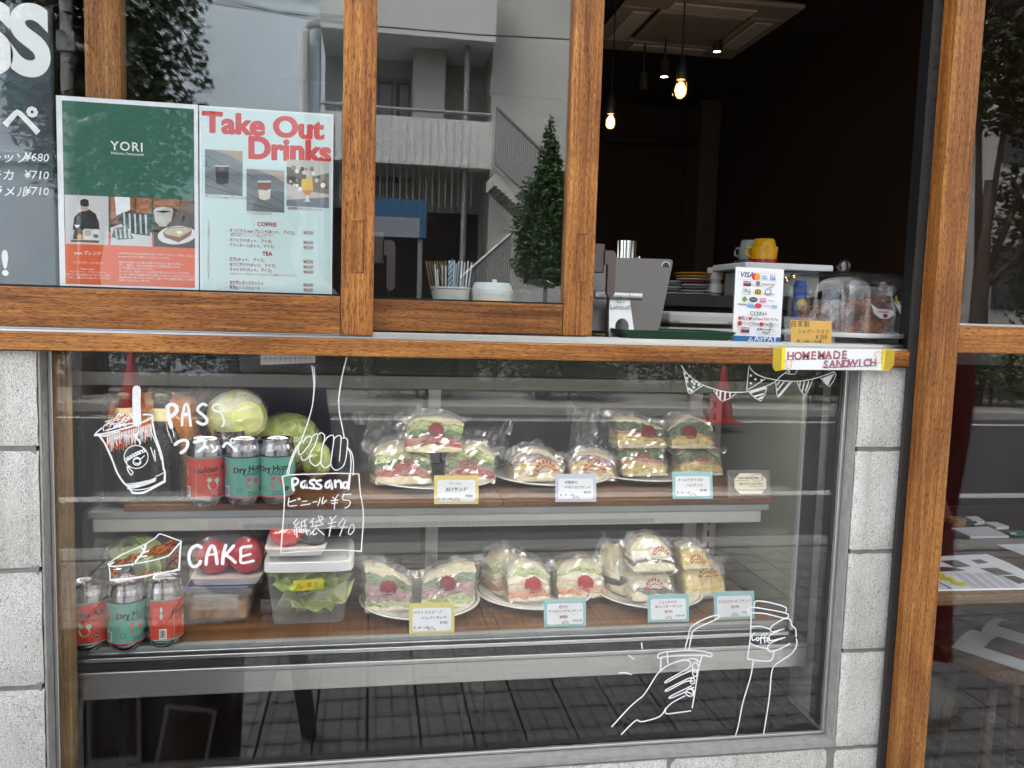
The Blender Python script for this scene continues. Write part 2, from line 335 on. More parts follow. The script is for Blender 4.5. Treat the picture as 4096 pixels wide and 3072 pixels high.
# ------------------------------------------------------------------ setting: street
def struct(name, VF, m): o = add(name, VF, m); o['kind'] = 'structure'; return o
mat('asphalt', (.055,.056,.058), .85, var=.25, vscale=60, bump=.5, bscale=300)
mat('asphalt_line', (.62,.62,.60), .8, var=.25, vscale=30); mat('kerb_stone', (.36,.36,.35), .85, var=.15, vscale=20); mat('earth', (.10,.095,.085), .95, var=.2, vscale=3)
def pavermat():
    m, t, b = nodes('paver'); N = t.nodes; L = t.links
    tc = N.new('ShaderNodeTexCoord'); sp = N.new('ShaderNodeSeparateXYZ'); L.new(tc.outputs['Object'], sp.inputs[0])
    hs_ = []
    for ax, size in (('X',.165),('Y',.135)):
        a = N.new('ShaderNodeMath'); a.operation = 'MULTIPLY'; a.inputs[1].default_value = 3/size*2*pi; L.new(sp.outputs[ax], a.inputs[0])
        c = N.new('ShaderNodeMath'); c.operation = 'COSINE'; L.new(a.outputs[0], c.inputs[0])
        r = N.new('ShaderNodeValToRGB'); e = r.color_ramp.elements; e[0].position = .02; e[0].color = (0,0,0,1); e[1].position = .12; e[1].color = (1,1,1,1)
        mr = N.new('ShaderNodeMath'); mr.operation = 'MULTIPLY_ADD'; mr.inputs[1].default_value = -.5; mr.inputs[2].default_value = .5; L.new(c.outputs[0], mr.inputs[0])
        L.new(mr.outputs[0], r.inputs[0]); hs_.append(r)
    mn = N.new('ShaderNodeMath'); mn.operation = 'MINIMUM'; L.new(hs_[0].outputs[0], mn.inputs[0]); L.new(hs_[1].outputs[0], mn.inputs[1])
    n = N.new('ShaderNodeTexNoise'); n.inputs['Scale'].default_value = 34; n.inputs['Detail'].default_value = 6; ob = N.new('ShaderNodeObjectInfo')
    ad = N.new('ShaderNodeVectorMath'); ad.operation = 'ADD'; L.new(tc.outputs['Object'], ad.inputs[0]); L.new(ob.outputs['Location'], ad.inputs[1]); L.new(ad.outputs[0], n.inputs[0])
    cr = N.new('ShaderNodeValToRGB'); e = cr.color_ramp.elements; e[0].position = .3; e[0].color = (.32,.315,.30,1); e[1].position = .7; e[1].color = (.58,.57,.55,1); L.new(n.outputs[0], cr.inputs[0])
    mu = N.new('ShaderNodeMixRGB'); mu.blend_type = 'MULTIPLY'; mu.inputs[0].default_value = .45; L.new(cr.outputs[0], mu.inputs[1]); L.new(mn.outputs[0], mu.inputs[2])
    hv = N.new('ShaderNodeHueSaturation'); vr = N.new('ShaderNodeMapRange'); vr.inputs[3].default_value = .82; vr.inputs[4].default_value = 1.12; L.new(ob.outputs['Random'], vr.inputs[0]); L.new(vr.outputs[0], hv.inputs['Value']); L.new(mu.outputs[0], hv.inputs['Color'])
    L.new(hv.outputs[0], b.inputs['Base Color']); b.inputs['Roughness'].default_value = .8
    bp = N.new('ShaderNodeBump'); bp.inputs['Distance'].default_value = .003; bp.inputs['Strength'].default_value = .8; L.new(mn.outputs[0], bp.inputs['Height']); L.new(bp.outputs[0], b.inputs['Normal'])
    MATS['paver'] = m
pavermat()
struct('ground', ([(-90,60,-.16),(90,60,-.16),(90,-90,-.16),(-90,-90,-.16)], [(0,3,2,1)]), 'earth')
mat('joint_dark', (.05,.048,.045), .95)
sw = struct('sidewalk', box(-14, 14, -2.92, .02, -.15, -.012), 'joint_dark')
PW, PD = .165, .135
pm = None; nP = 0; stuffV = []
bev = box(-PW/2+.0042, PW/2-.0042, -PD/2+.006, PD/2-.006, -.012, 0, .002)
for j in range(21):
    for i in range(-52, 66):
        x = -.0745+i*PW; y = -.10-j*PD
        if y-PD/2 < -2.9: continue
        dz = .0012*nz3((x*9, y*9, 0))
        if -.95 < x < 2.15 and 2 <= j <= 14 and nP < 296:
            if pm is None: o = add('paver', bev, 'paver', sw, world=False); pm = o.data
            else: o = bpy.data.objects.new('paver', pm); COL.objects.link(o); o.parent = sw
            o.location = (x, y, dz); nP += 1
        else: stuffV.append((x, y, dz))
Vp, Fp = [], []
for x, y, dz in stuffV:
    b0 = len(Vp); a = PW/2-.0042; c = PD/2-.006
    Vp += [(x-a,y-c,dz),(x+a,y-c,dz),(x+a,y+c,dz),(x-a,y+c,dz),(x-a,y-c,-.012),(x+a,y-c,-.012),(x+a,y+c,-.012),(x-a,y+c,-.012)]
    Fp += [[b0+k for k in f] for f in ((0,1,2,3),(0,4,5,1),(1,5,6,2),(2,6,7,3),(3,7,4,0))]
mat('paver_far', (.29,.28,.265), .8, var=.25, vscale=9)
add('pavers', (Vp, Fp), 'paver_far', sw, world=False, kind='stuff')
kb = struct('kerb', box(-14, 14, -3.10, -2.925, -.15, .004, .012), 'kerb_stone')
rd = struct('road', box(-14, 14, -9.4, -3.105, -.15, -.11), 'asphalt')
for k, (y0, y1) in enumerate(((-4.75,-4.60),(-8.9,-8.78))):
    add('lane_line', box(-13.5, 13.5, y0, y1, -.1085, -.106), 'asphalt_line', rd)
kb2 = struct('kerb', box(-14, 14, -9.6, -9.405, -.15, .004, .012), 'kerb_stone')
sw2 = struct('sidewalk', box(-14, 14, -11.2, -9.605, -.15, -.002), 'paver_far')
struct('forecourt', box(-14, 14, -30, -11.205, -.15, -.006), 'asphalt')

# ------------------------------------------------------------------ shop wall of cement blocks
ZJ = [1.2965, 1.0965, .8945, .6945, .4945, .2945, .0945]
XL, XR, GY = -.528, .921, .037
sw_ = thing('shop_wall', 'low shop wall of grey speckled stone-faced blocks round the display window', 'wall', (0, .05, 0))
add('mortar_bed', J(box(-1.6, XL-.004, .006, .2, .0, 1.255), box(XR+.004, 1.04, .006, .2, .0, 1.255), box(XL-.004, XR+.004, .006, .052, 0, .499)), 'mortar', sw_)
add('shade_panels', J(box(XL-.003, XR+.003, .053, .058, .012, .4985), box(XL-.0035, XL+.0, .2005, .21, .012, 1.25), box(XR+.0, XR+.0035, .0585, .2, .012, .4985)), 'black', sw_)  # added black panels standing in for the dark space under the cooler
def blk(x0, x1, z0, z1):
    def fn(u, v, w_):
        x = x0+(x1-x0)*(u+1)/2; z = z0+(z1-z0)*w_; y = (v+1)/2*.03
        ex = min(x-x0, x1-x); ez = min(z-z0, z1-z)
        if v < 0: y += .0035*max(0, 1-ex/.006)+.0035*max(0, 1-ez/.006)+.0016*nz3((x*60, 0, z*60), 1, x0)
        x += .0018*nz3((x*40, 3, z*55)) if ex < 1e-6 else 0; z += .0016*nz3((x*55, 7, z*40)) if ez < 1e-6 else 0
        return (x, y, z)
    return cubegrid(14, 1, 8, fn)
for k in range(len(ZJ)-1):
    z1, z0 = ZJ[k]-.0045, ZJ[k+1]+.0045
    z1 = min(z1, 1.2545)
    o = .2 if k % 2 else 0
    for x0, x1 in ((-1.5, -1.14-o), (-1.131-o, -.94+.03*o), (-.931+.03*o, XL)):
        if x1-x0 > .05: add('block', blk(x0, x1, z0, z1), 'granite', sw_, smooth=True, auto=40)
    add('block', blk(XR, 1.036, z0, z1), 'granite', sw_, smooth=True, auto=40)
    if z1 < .5:
        xs = [XL+.009, -.20, .19, .58, XR-.009] if k % 2 == 0 else [XL+.009, -.02, .37, .77, XR-.009]
        for a, b in zip(xs, xs[1:]): add('block', blk(a+.0, b-.009, z0, z1+.0045 if k == 4 else z1), 'granite', sw_, smooth=True, auto=40)
def rough_strip(fn, n=60): return cubegrid(n, 1, 3, fn)
# window reveal, cement rendered
add('reveal', cubegrid(2, 8, 60, lambda u, v, w_: (XL+.0025+.003*(u+1)/2+.0012*nz3((u*3, v*4, w_*40)), .004+(v+1)/2*.05, .505+.75*w_)), 'concrete', sw_)
add('reveal', cubegrid(2, 8, 60, lambda u, v, w_: (XR-.0055+.003*(u+1)/2+.0012*nz3((u*3, v*4, w_*40)), .004+(v+1)/2*.05, .505+.75*w_)), 'concrete', sw_)
add('sill', cubegrid(90, 8, 2, lambda u, v, w_: ((XL+XR)/2+(XR-XL)/2*u, .002+(v+1)/2*.05+(.002*nz3((u*50, 0, 1)) if v > .9 else 0), .500+.009*w_+(.0012*nz3((u*60, v*4, 5)) if w_ > .9 else 0))), 'concrete', sw_)

# ------------------------------------------------------------------ display window
dw = thing('display_window', 'wide fixed display window with white marker drawings set in the block wall', 'window', (.2, GY, .51))
add('glass_pane', box(XL+.002, XR-.002, GY, GY+.005, .5115, 1.2545), 'pane', dw)
add('glazing_bead', J(box(XL+.0065, XL+.0125, GY-.004, GY-.0005, .512, 1.254, .001), box(XR-.0125, XR-.0065, GY-.004, GY-.0005, .512, 1.254, .001), box(XL+.013, XR-.013, GY-.004, GY-.0005, .5105, .516, .001)), 'steel_dull', dw)
add('side_trim', box(XL+.001, XL+.026, .052, .088, .512, 1.25, .003), 'pale_z', dw)
add('side_trim', box(XR-.006, XR+.02, .060, .098, .512, 1.25, .003), 'black', dw)

# ------------------------------------------------------------------ counter ledge, track and sashes
Zb0, Zb1 = 1.2572, 1.2865
cl = thing('counter_ledge', 'long orange-brown wooden ledge under the serving window', 'ledge', (.2, 0, Zb0))
add('ledge_board', box(-1.6, 1.012, -.016, .10, Zb0, Zb1, .0025, 2), 'wood_x', cl)
add('inner_top', box(-1.6, 1.30, .101, .62, Zb0, 1.2925), 'dark', cl)
tr = add('window_track', J(box(-1.6, 1.011, -.012, .004, 1.2872, 1.2905), box(-1.6,1.011,.006,.094,1.2872,1.2895), box(-1.6, 1.011, .012, .017, 1.2900, 1.2975,.0005), box(-1.6, 1.011, .058, .064, 1.2900, 1.2975,.0005), box(-1.6, 1.011, .090, .096, 1.2900, 1.2965,.0005)), 'alu')
tag(tr, 'silver aluminium sliding track on top of the wooden ledge', 'track')
def sash(name, label, x0, x1, yf, zb, zt, gz, stile, th, pull_left=None, pull_right=None):
    s = thing(name, label, 'window', ((x0+x1)/2, yf, zb))
    add('stile', box(x0, x0+stile, yf, yf+th, zb, zt, .0018, 2), 'wood_z', s)
    r = add('stile', box(x1-stile, x1, yf, yf+th, zb, zt, .0018, 2), 'wood_z', s)
    add('bottom_rail', box(x0+stile+.0006, x1-stile-.0006, yf+.0015, yf+th-.001, zb+.001, gz, .0018, 2), 'wood_x', s)
    add('top_rail', box(x0+stile+.0006, x1-stile-.0006, yf+.0015, yf+th-.001, zt-.06, zt-.001, .0018, 2), 'wood_x', s)
    add('glass_pane', box(x0+stile-.006, x1-stile+.006, yf+.0125, yf+.0175, gz-.008, zt-.055), 'pane_left' if yf < 0 else 'pane_double', s)
    add('glazing_strip', J(box(x0+stile+.0005, x1-stile-.0005, yf+.007, yf+.012, gz+.0004, gz+.0035)), 'rubber', s)
    if pull_right:
        px0, px1, pz0, pz1 = pull_right
        p = add('finger_pull', J(box(px0, px1, yf-.0012, yf+.004, pz0, pz0+.003,.0006), box(px0, px1, yf-.0012, yf+.004, pz1-.003, pz1,.0006), box(px0, px0+.003, yf-.0012, yf+.004, pz0+.0031, pz1-.0031,.0006), box(px1-.003, px1, yf-.0012, yf+.004, pz0+.0031, pz1-.0031,.0006)), 'wood_z', r)
        add('pull_recess', box(px0+.0032, px1-.0032, yf-.0004, yf+.001, pz0+.0032, pz1-.0032), 'wood_z', p)
    return s
YA, YB = -.010, .030
pA0, pA1 = at(*c2(125,1040), YA), at(*c2(185,1295), YA)
sash('sliding_sash', 'wooden sliding sash with paper menus taped to its glass', -.86, .0045, YA, 1.2925, 2.35, at(*c1(800,1380), YA+.01).z, .054, .032, pull_right=(pA0.x, pA1.x, pA1.z, pA0.z))
pB0, pB1 = at(*c2(1193,1103), YB), at(*c2(1243,1338), YB)
xB1 = at(*c3(80,1600), YB).x; xB0 = at(*cL(466,300), YB).x
sB = sash('sliding_sash', 'wooden sliding sash pushed half open with cups standing behind its glass', xB0, xB1, YB, 1.299, 2.35, at(*cdd(900,790), YB+.01).z, .0545, .032, pull_right=(pB0.x, pB1.x, pB1.z, pB0.z))
# right-hand sliding door: stile with pile seal, mid rail and glass
YD = -.060
dx0, dx1 = at(3715, 1500, YD).x, at(3824, 1500, YD).x
sd = thing('sliding_door', 'wooden sliding door with glass panels and a dark pile seal along its edge', 'door', (1.4, YD, .02))
add('stile', box(dx0, dx1, YD, YD+.038, .012, 2.4, .0018, 2), 'wood_z', sd)
za, zb_ = at(*c4(700,1440), YD+.004).z, at(*c4(700,1560), YD+.004).z
add('middle_rail', box(dx1+.0006, 2.0, YD+.0015, YD+.035, zb_, za, .0018, 2), 'wood_x', sd)
add('bottom_rail', box(dx1+.0006, 2.0, YD+.0015, YD+.035, .014, .16, .0018, 2), 'wood_x', sd)
add('top_rail', box(dx1+.0006, 2.0, YD+.0015, YD+.035, 2.3, 2.399, .0018, 2), 'wood_x', sd)
add('stile', box(2.001, 2.06, YD, YD+.038, .012, 2.4, .0018, 2), 'wood_z', sd)
add('glass_pane', box(dx1-.005, 2.005, YD+.016, YD+.021, za-.005, 2.305), 'pane', sd); add('glass_pane', box(dx1-.005, 2.005, YD+.016, YD+.021, .155, zb_+.005), 'pane', sd)
add('glazing_strip', box(dx1+.001, 1.999, YD+.008, YD+.0155, za+.0004, za+.004), 'steel_dull', sd)
random.seed(3); Vb, Fb = [], []
for i in range(2600):
    z = .02+2.36*i/2600; y = -.020+.010*random.random(); L_ = .012+.008*random.random(); b0 = len(Vb); dz = (random.random()-.5)*.006-.004; x = dx0+.004
    Vb += [(x, y, z), (x, y+.0016, z+.0012), (x-L_, y+(random.random()-.5)*.012, z+dz)]; Fb.append([b0,b0+1,b0+2])
add('pile_seal', J((Vb, Fb), box(dx0-.011, dx0+.004, -.0185, -.009, .02, 2.38)), 'brush', sd)
jm = tag(add('door_jamb', box(1.060, 1.10, -.004, .10, .01, 2.4), 'black'), 'dark jamb between the block wall and the sliding door', 'jamb')

# ------------------------------------------------------------------ interior room
mat('room_wall', lin(42,28,20), .85, var=.22, vscale=2.2, bump=.3, bscale=40); mat('room_ceiling', lin(40,34,29), .9, var=.15, vscale=3); mat('room_floor', lin(40,34,30), .6, var=.2, vscale=4)
struct('floor', box(-3.2, 3.4, .21, 5.4, -.15, .01), 'room_floor')
struct('back_wall', box(-3.2, 3.4, 5.2, 5.3, .011, 3.0), 'room_wall'); struct('side_wall', box(-3.3, -3.201, .15, 5.3, .011, 3.0), 'room_wall')
struct('side_wall', box(2.72, 2.82, .15, 5.199, .011, 3.0), 'room_wall')
struct('ceiling', box(-3.3, 3.5, -.04, 5.3, 3.001, 3.1), 'room_ceiling')
hd = thing('unseen_shop_storey', 'unseen upper storey of the shop, built up to shade the sidewalk', 'building', (0, 0, 2.41)); add('upper_wall', box(-3.3, 3.5, .02, .14, 2.41, 6.2), 'room_wall', hd); add('roof', box(-3.3, 3.5, .02, 5.3, 6.201, 6.35), 'room_wall', hd)  # unseen storey above the opening, made tall to shade the near sidewalk
pil = thing('wall_pillar', 'boxed grey-brown pillar on the dark back wall', 'pillar', (1.15, 5.1, .01))
q0, q1 = at(*c3(600,600), 4.9), at(*c3(690,600), 4.9); mat('pillar_paint', lin(74,62,52), .8, var=.1, vscale=4)
add('shaft', box(q0.x, q1.x, 4.9, 5.199, .012, at(*c3(640,375), 4.9).z), 'pillar_paint', pil); add('capital', box(q0.x-.03, q1.x+.03, 4.87, 5.198, at(*c3(640,375), 4.9).z+.001, at(*c3(640,375), 4.9).z+.04), 'pillar_paint', pil)
pp = tag(add('wall_pipe', tube([at(*c3(140,660), 5.0), at(*c3(560,680), 5.0), at(*c3(590,640), 5.0), at(*c3(605,400), 5.0)], .02, 8), 'dark', smooth=True), 'dark pipe running along the back wall', 'pipe')
# ------------------------------------------------------------------ refrigerated showcase behind the display window
CX0, CX1, CY = -.538, .902, .100
mat('case_inner', lin(70,72,70), .55, .3, var=.1, vscale=6); mat('case_grey', lin(150,154,150), .5, .2, var=.06, vscale=10); mat('case_back', lin(54,56,58), .3, .2, var=.12, vscale=5)
fc = thing('showcase_cooler', 'stainless refrigerated showcase with two wood-look shelves behind the display window', 'display fridge', (.18, .33, .622))
add('base_panel', box(CX0, CX1, CY, .58, .622, .664, .0015), 'steel', fc)
add('front_lip', box(CX0, CX1, CY-.004, CY+.03, .6655, .6735, .001), 'steel', fc)
rail = add('door_track', box(CX0+.006, CX1-.012, CY+.002, CY+.045, .674, .6885), 'rubber', fc)
add('track_rib', J(box(CX0+.03, CX1-.04, CY+.004, CY+.008, .689, .696, .0006), box(CX0+.03, CX1-.04, CY+.020, CY+.024, .689, .699, .0006)), 'alu', rail)
add('deck_edge', box(CX0+.02, CX1-.03, CY+.030, CY+.044, .6895, .7065, .001), 'case_grey', fc)
add('deck_board', box(CX0+.012, .262, CY+.045, .54, .690, .7045), 'deck_x', fc); add('deck_board', box(.2635, CX1-.03, CY+.045, .54, .690, .7045), 'deck_x', fc)
add('under_deck', box(CX0+.012, CX1-.03, CY+.046, .57, .665, .6895), 'case_inner', fc)
# top frame
mat('band_steel', lin(112,112,104), .42, .6, var=.06, vscale=6); add('top_band', box(CX0+.03, CX1-.02, CY, CY+.02, 1.191, 1.2155, .001), 'band_steel', fc)
add('top_housing', box(CX0, CX1, CY+.021, .58, 1.205, 1.25), 'black', fc); add('top_fascia', box(CX0+.03, CX1, CY+.004, CY+.0205, 1.2165, 1.249), 'black', fc)
# sides
add('side_frame', box(CX0, CX0+.012, CY+.004, CY+.05, .6745, 1.204), 'black', fc)
sl_ = add('side_frame', box(CX1-.032, CX1, CY, CY+.022, .6745, 1.2045, .001), 'black', fc)
add('gasket', box(CX1-.038, CX1-.033, CY+.002, CY+.012, .70, 1.19), 'case_grey', sl_)
add('side_panel', box(CX0-.002, CX0+.006, CY+.051, .58, .6655, 1.204), 'case_inner', fc); mat('case_green', lin(122,126,112), .4, .1, var=.12, vscale=3)
add('side_panel', box(CX1-.012, CX1-.002, CY+.051, .58, .6655, 1.204), 'case_green', fc)
# front sliding glass
add('front_glass', box(CX0+.014, CX1-.034, CY+.0205, CY+.0235, .697, 1.204), 'cooler_glass', fc)
# back doors
bk = add('back_door', box(CX0+.008, .128, .560, .566, .705, 1.203), 'case_back', fc); add('back_door', box(.166, .80, .568, .574, .705, 1.203), 'case_back', fc)
s0 = at(*c7(705,300), .55).x; s1 = at(*c7(790,300), .55).x
add('back_stile', box(s0, s1, .548, .559, .705, 1.203, .001), 'case_grey', fc)
zr = at(*ca(1000,412), .55).z
add('back_rail', J(box(CX0+.01, s0-.001, .549, .558, zr-.003, zr+.003, .001), box(s1+.001, .80, .549, .558, zr-.003, zr+.003, .001)), 'steel', fc)
# inner shelf uprights at the right end
u0, u1 = at(*c8(620,480), .52).x, at(*c8(735,480), .52).x
mat('upright', lin(176,160,156), .5, .2); add('shelf_upright', box(u0, u0+.032, .52, .532, .706, 1.203, .001), 'upright', fc)
up2 = add('shelf_upright', box(u0+.052, u0+.084, .52, .532, .706, 1.203, .001), 'upright', fc)
add('slots', J(*[box(u0+.062, u0+.067, .5185, .5195, .72+.03*k, .735+.03*k) for k in range(16)]), 'black', up2)
# shelf
SZ = .9672
sh = add('shelf_board', box(-.440, .262, .150, .47, SZ-.0125, SZ, .001), 'deck_x', fc); add('shelf_board', box(.2632, .838, .150, .47, SZ-.0125, SZ, .001), 'deck_x', fc)
add('shelf_tray', box(-.502, .826, .152, .48, .9405, .9540, .0012), 'case_grey', fc)
mat('led', (.9,.9,.88), .5, emit=(1,.97,.90), estr=2.8); mat('led_top', (.9,.9,.88), .5, emit=(1,.97,.90), estr=4.6)
add('lamp_tube', box(CX0+.04, CX1-.06, CY+.0235, CY+.042, 1.190, 1.1975, .002), 'led_top', fc); add('lamp_tube', box(-.485, .80, .185, .20, .9325, .9395, .002), 'led', fc)
lr = add('light_rail', box(-.496, .812, .156, .182, .914, .9400, .003, 2), 'rim_white', fc)
add('rail_ribs', J(*[box(-.23+.0045*k, -.2275+.0045*k, .1550, .1558, .918, .926) for k in range(180)]), 'case_grey', lr)
add('shelf_tray_lip', box(-.506, -.503, .152, .48, .938, .956), 'steel', fc)
legs = [add('foot', box(x, x+.04, .2, .24, .012, .6215), 'black', fc) for x in (CX0+.03, .2, CX1-.08)]
# cable drooping over the case top and a wall calendar sheet tucked above it
tag(add('power_cable', tube([(at(*c5(1130,165), .09)), at(*c5(1200,190), .095), at(*c5(1290,208), .098), at(*c5(1400,200), .098), at(*c5(1560,186), .1)], .0035, 8), 'black', smooth=True), 'black cable drooping above the fridge top', 'cable')
q = at(*c5(1535,180), .085); q2 = at(*c5(1858,232), .085)
gs = thing('grid_sheet', 'white sheet with a printed grid hanging from under the ledge', 'paper', ((q.x+q2.x)/2, .085, q2.z))
gw = (q2.x-q.x)/2
add('sheet', cubegrid(10, 1, 4, lambda u, v, w_: (u*gw, .0004*v+.004*u*u, w_*(1.2565-q2.z)+.003*u)), 'paper_grey', gs, world=False)
prnt('grid_lines', [('ink', J(*[STROKE([(-gw+2*gw*k/11, .004), (-gw+2*gw*k/11, .03)], .0006) for k in range(1,11)], *[STROKE([(-gw, .008+.008*k), (gw, .011+.008*k)], .0006) for k in range(3)]))], gs, base=.0012)

# ------------------------------------------------------------------ ceiling lamps and air conditioner in the room
mat('filament', (1,.6,.2), .5, emit=(1,.66,.26), estr=14.); mat('glow_bulb', (1,.8,.5), .5, emit=(1,.66,.28), estr=6.)
def pendant(px, py, Y, label):
    c = at(px, py, Y); L_ = thing('pendant_bulb', label, 'lamp', (c.x, c.y, c.z))
    add('flex', tube([(0,0,.09),(.002,0,.5),(0,0,2.99-c.z)], .003, 6), 'black', L_, world=False)
    add('socket', lathe([(.0,.115),(.012,.115),(.018,.10),(.018,.045),(.016,.036),(.0,.036)], 16), 'black', L_, world=False, smooth=True, auto=40)
    b = add('bulb', lathe([(.0,-.034),(.012,-.032),(.024,-.023),(.030,-.006),(.029,.008),(.022,.024),(.014,.034),(.0135,.046)], 20, cap=False), 'bulb_glass', L_, world=False, smooth=True)
    add('filament', J(*[tube([(x, y, -.014), (x*.6, y*.6, .026)], .0022, 6) for x, y in ((.008,0),(-.008,0),(0,.008),(0,-.008))]), 'filament', b, world=False)
    l = bpy.data.lights.new('bulb_light', 'POINT'); l.energy = .8; l.color = (1,.66,.36); l.shadow_soft_size = .03
    lo = bpy.data.objects.new('bulb_light', l); COL.objects.link(lo); lo.parent = L_
pendant(*c3(500,428), 1.5, 'lit filament bulb hanging over the counter, larger and brighter of the pair')
pendant(*c3(168,580), 2.25, 'lit filament bulb hanging close beside the open sash stile')
mat('spot_face', (1,.9,.7), .5, emit=(1,.85,.6), estr=7.)
def spot(px, py, z, label, lit=True):
    c = onz(px, py, z); t = thing('ceiling_spotlight', label, 'spotlight', (c.x, c.y, c.z), None if 0 else 'spotlights on the ceiling')
    add('body', lathe([(.0,.10),(.026,.10),(.027,.0),(.022,-.001)], 16, cap=False), 'dark', t, world=False, smooth=True, auto=40)
    add('lens', lathe([(.0,.004),(.022,.004),(.022,.002),(0,.002)], 16), 'spot_face' if lit else 'black', t, world=False)
    add('stem', tube([(0,0,.10),(0,0,2.995-c.z)], .006, 6), 'dark', t, world=False)
spot(*c3(423,365), 2.72, 'dark cylinder spotlight on the ceiling, lit, beside the bright filament bulb')
spot(*c3(322,425), 2.68, 'dark cylinder spotlight on the ceiling, unlit', False)
spot(*c3(673,245), 2.885, 'small lit spotlight tucked beside the air conditioner')
mat('ac_white', lin(156,150,140), .5)
zc = 2.95
P4 = [onz(*c3(x, y), zc) for x, y in ((245,178),(640,210),(850,105),(430,65))]
cen = sum(P4, Vector())/4; ac = thing('air_conditioner', 'square white ceiling cassette air conditioner', 'air conditioner', tuple(cen))
ex = ((P4[1]-P4[0])+(P4[2]-P4[3])).normalized(); half = (P4[1]-P4[0]).length/2
ang = atan2(ex.y, ex.x); hh = .25
R4 = lambda vf: place(vf, (0,0,0), ang)
add('grille', R4(box(-hh, hh, -hh, hh, -.006, .03, .02, 3)), 'ac_white', ac, world=False)
add('frame', R4(J(box(-hh-.22, hh+.22, -hh-.22, -hh-.02, .0, .03, .012), box(-hh-.22, hh+.22, hh+.02, hh+.22, .0, .03, .012), box(-hh-.22, -hh-.02, -hh-.018, hh+.018, .0, .03, .012), box(hh+.02, hh+.22, -hh-.018, hh+.018, .0, .03, .012))), 'ac_white', ac, world=False)
for k in range(4):
    add('louvre', place(box(-hh+.02, hh-.02, -hh-.15, -hh-.05, -.012, -.002, .004), (0,0,0), ang+k*pi/2), 'offwhite', ac, world=False)
add('casing', R4(box(-hh-.1, hh+.1, -hh-.1, hh+.1, .031, .069)), 'dark', ac, world=False)
tag(add('ceiling_duct', tube([at(*c3(560,215), 3.9), at(*c3(1110,255), 3.9)], .05, 10), 'ac_white', smooth=True), 'pale duct running along the dark ceiling', 'duct')

# ------------------------------------------------------------------ things on the counter
CZ = 1.2928
def onc(px, Y): p = at(px, 1350, Y); return Vector((p.x, Y, CZ))
# paper cup of straws
mat('cup_white', lin(216,214,206), .6); mat('straw_blue', lin(116,164,196), .6); mat('straw_pink', lin(226,176,152), .6); mat('straw_white', lin(222,226,228), .6); mat('brown_stick', lin(150,120,84), .7)
k = .10; b = at(*cdd(780,780), k); s = mm(b)
p0, p1 = at(*cdd(610,700), k), at(*cdd(950,700), k); rt_ = (p1.x-p0.x)/2*.98; ztop = at(*cdd(780,668), k).z; hcup = .062
cu = thing('straw_cup', 'white paper cup packed with striped paper-wrapped straws', 'cup', ((p0.x+p1.x)/2, k, CZ))
add('cup_wall', lathe([(0,.001),(rt_*.82,.001),(rt_, ztop-CZ-.003),(rt_+.002, ztop-CZ-.001),(rt_+.002, ztop-CZ+.002),(rt_-.001, ztop-CZ+.002),(rt_*.80,.004),(0,.004)], 32), 'cup_white', cu, world=False, smooth=True, auto=40)
random.seed(11)
tops = [(640,455,0),(705,462,1),(735,470,1),(780,425,0),(812,425,0),(850,430,2),(880,430,0),(905,440,2),(935,430,1),(965,440,0),(660,500,0),(830,450,2)]
for i, (x, y, kk) in enumerate(tops):
    yo = k+(.012 if i % 2 else -.008)
    T = at(*cdd(x, y), yo); bx = cu.location.x+(T.x-cu.location.x)*.72
    a = Vector((bx, yo, CZ+.02)); d = T-a; ln = d.length
    st = add('straw', xf(box(-.0042,.0042,-.0012,.0012,0,1*ln,.0009), Matrix.Translation(a-Vector(cu.location)) @ d.to_track_quat('Z','Y').to_matrix().to_4x4()), ('straw_white','straw_white','straw_white')[kk], cu, world=False)
    nS = 7; Vs, Fs = [], []
    for q_ in range(nS):
        z0_ = ln*(.36+.62*q_/nS); n0 = len(Vs)
        Vs += [(-.0043,-.0016,z0_),(.0043,-.0016,z0_+.012),(.0043,-.0016,z0_+.017),(-.0043,-.0016,z0_+.005)]; Fs.append([n0,n0+1,n0+2,n0+3])
    add('stripe', xf((Vs, Fs), Matrix.Translation(a-Vector(cu.location)) @ d.to_track_quat('Z','Y').to_matrix().to_4x4()), ('straw_blue','straw_pink','straw_blue')[kk], st, world=False)
for i in range(8):
    T = at(*cdd(565+i*24, 425+random.randint(0,12)), k+.03); a = Vector((cu.location.x-rt_*.6+i*.006, k+.02, CZ+.02)); d = T-a
    add('stirrer', xf(box(-.0035,.0035,-.001,.001,0,d.length), Matrix.Translation(a-Vector(cu.location)) @ d.to_track_quat('Z','Y').to_matrix().to_4x4()), 'brown_stick', cu, world=False)
prnt('printed_logo', [('ink', TXT('passsand', .011, -.038, .012, bold=.02))], cu, fn=lambda a, b_, y_: (a, -sqrt(max(1e-6, (rt_*.9)**2-a*a))+y_-.001, b_))
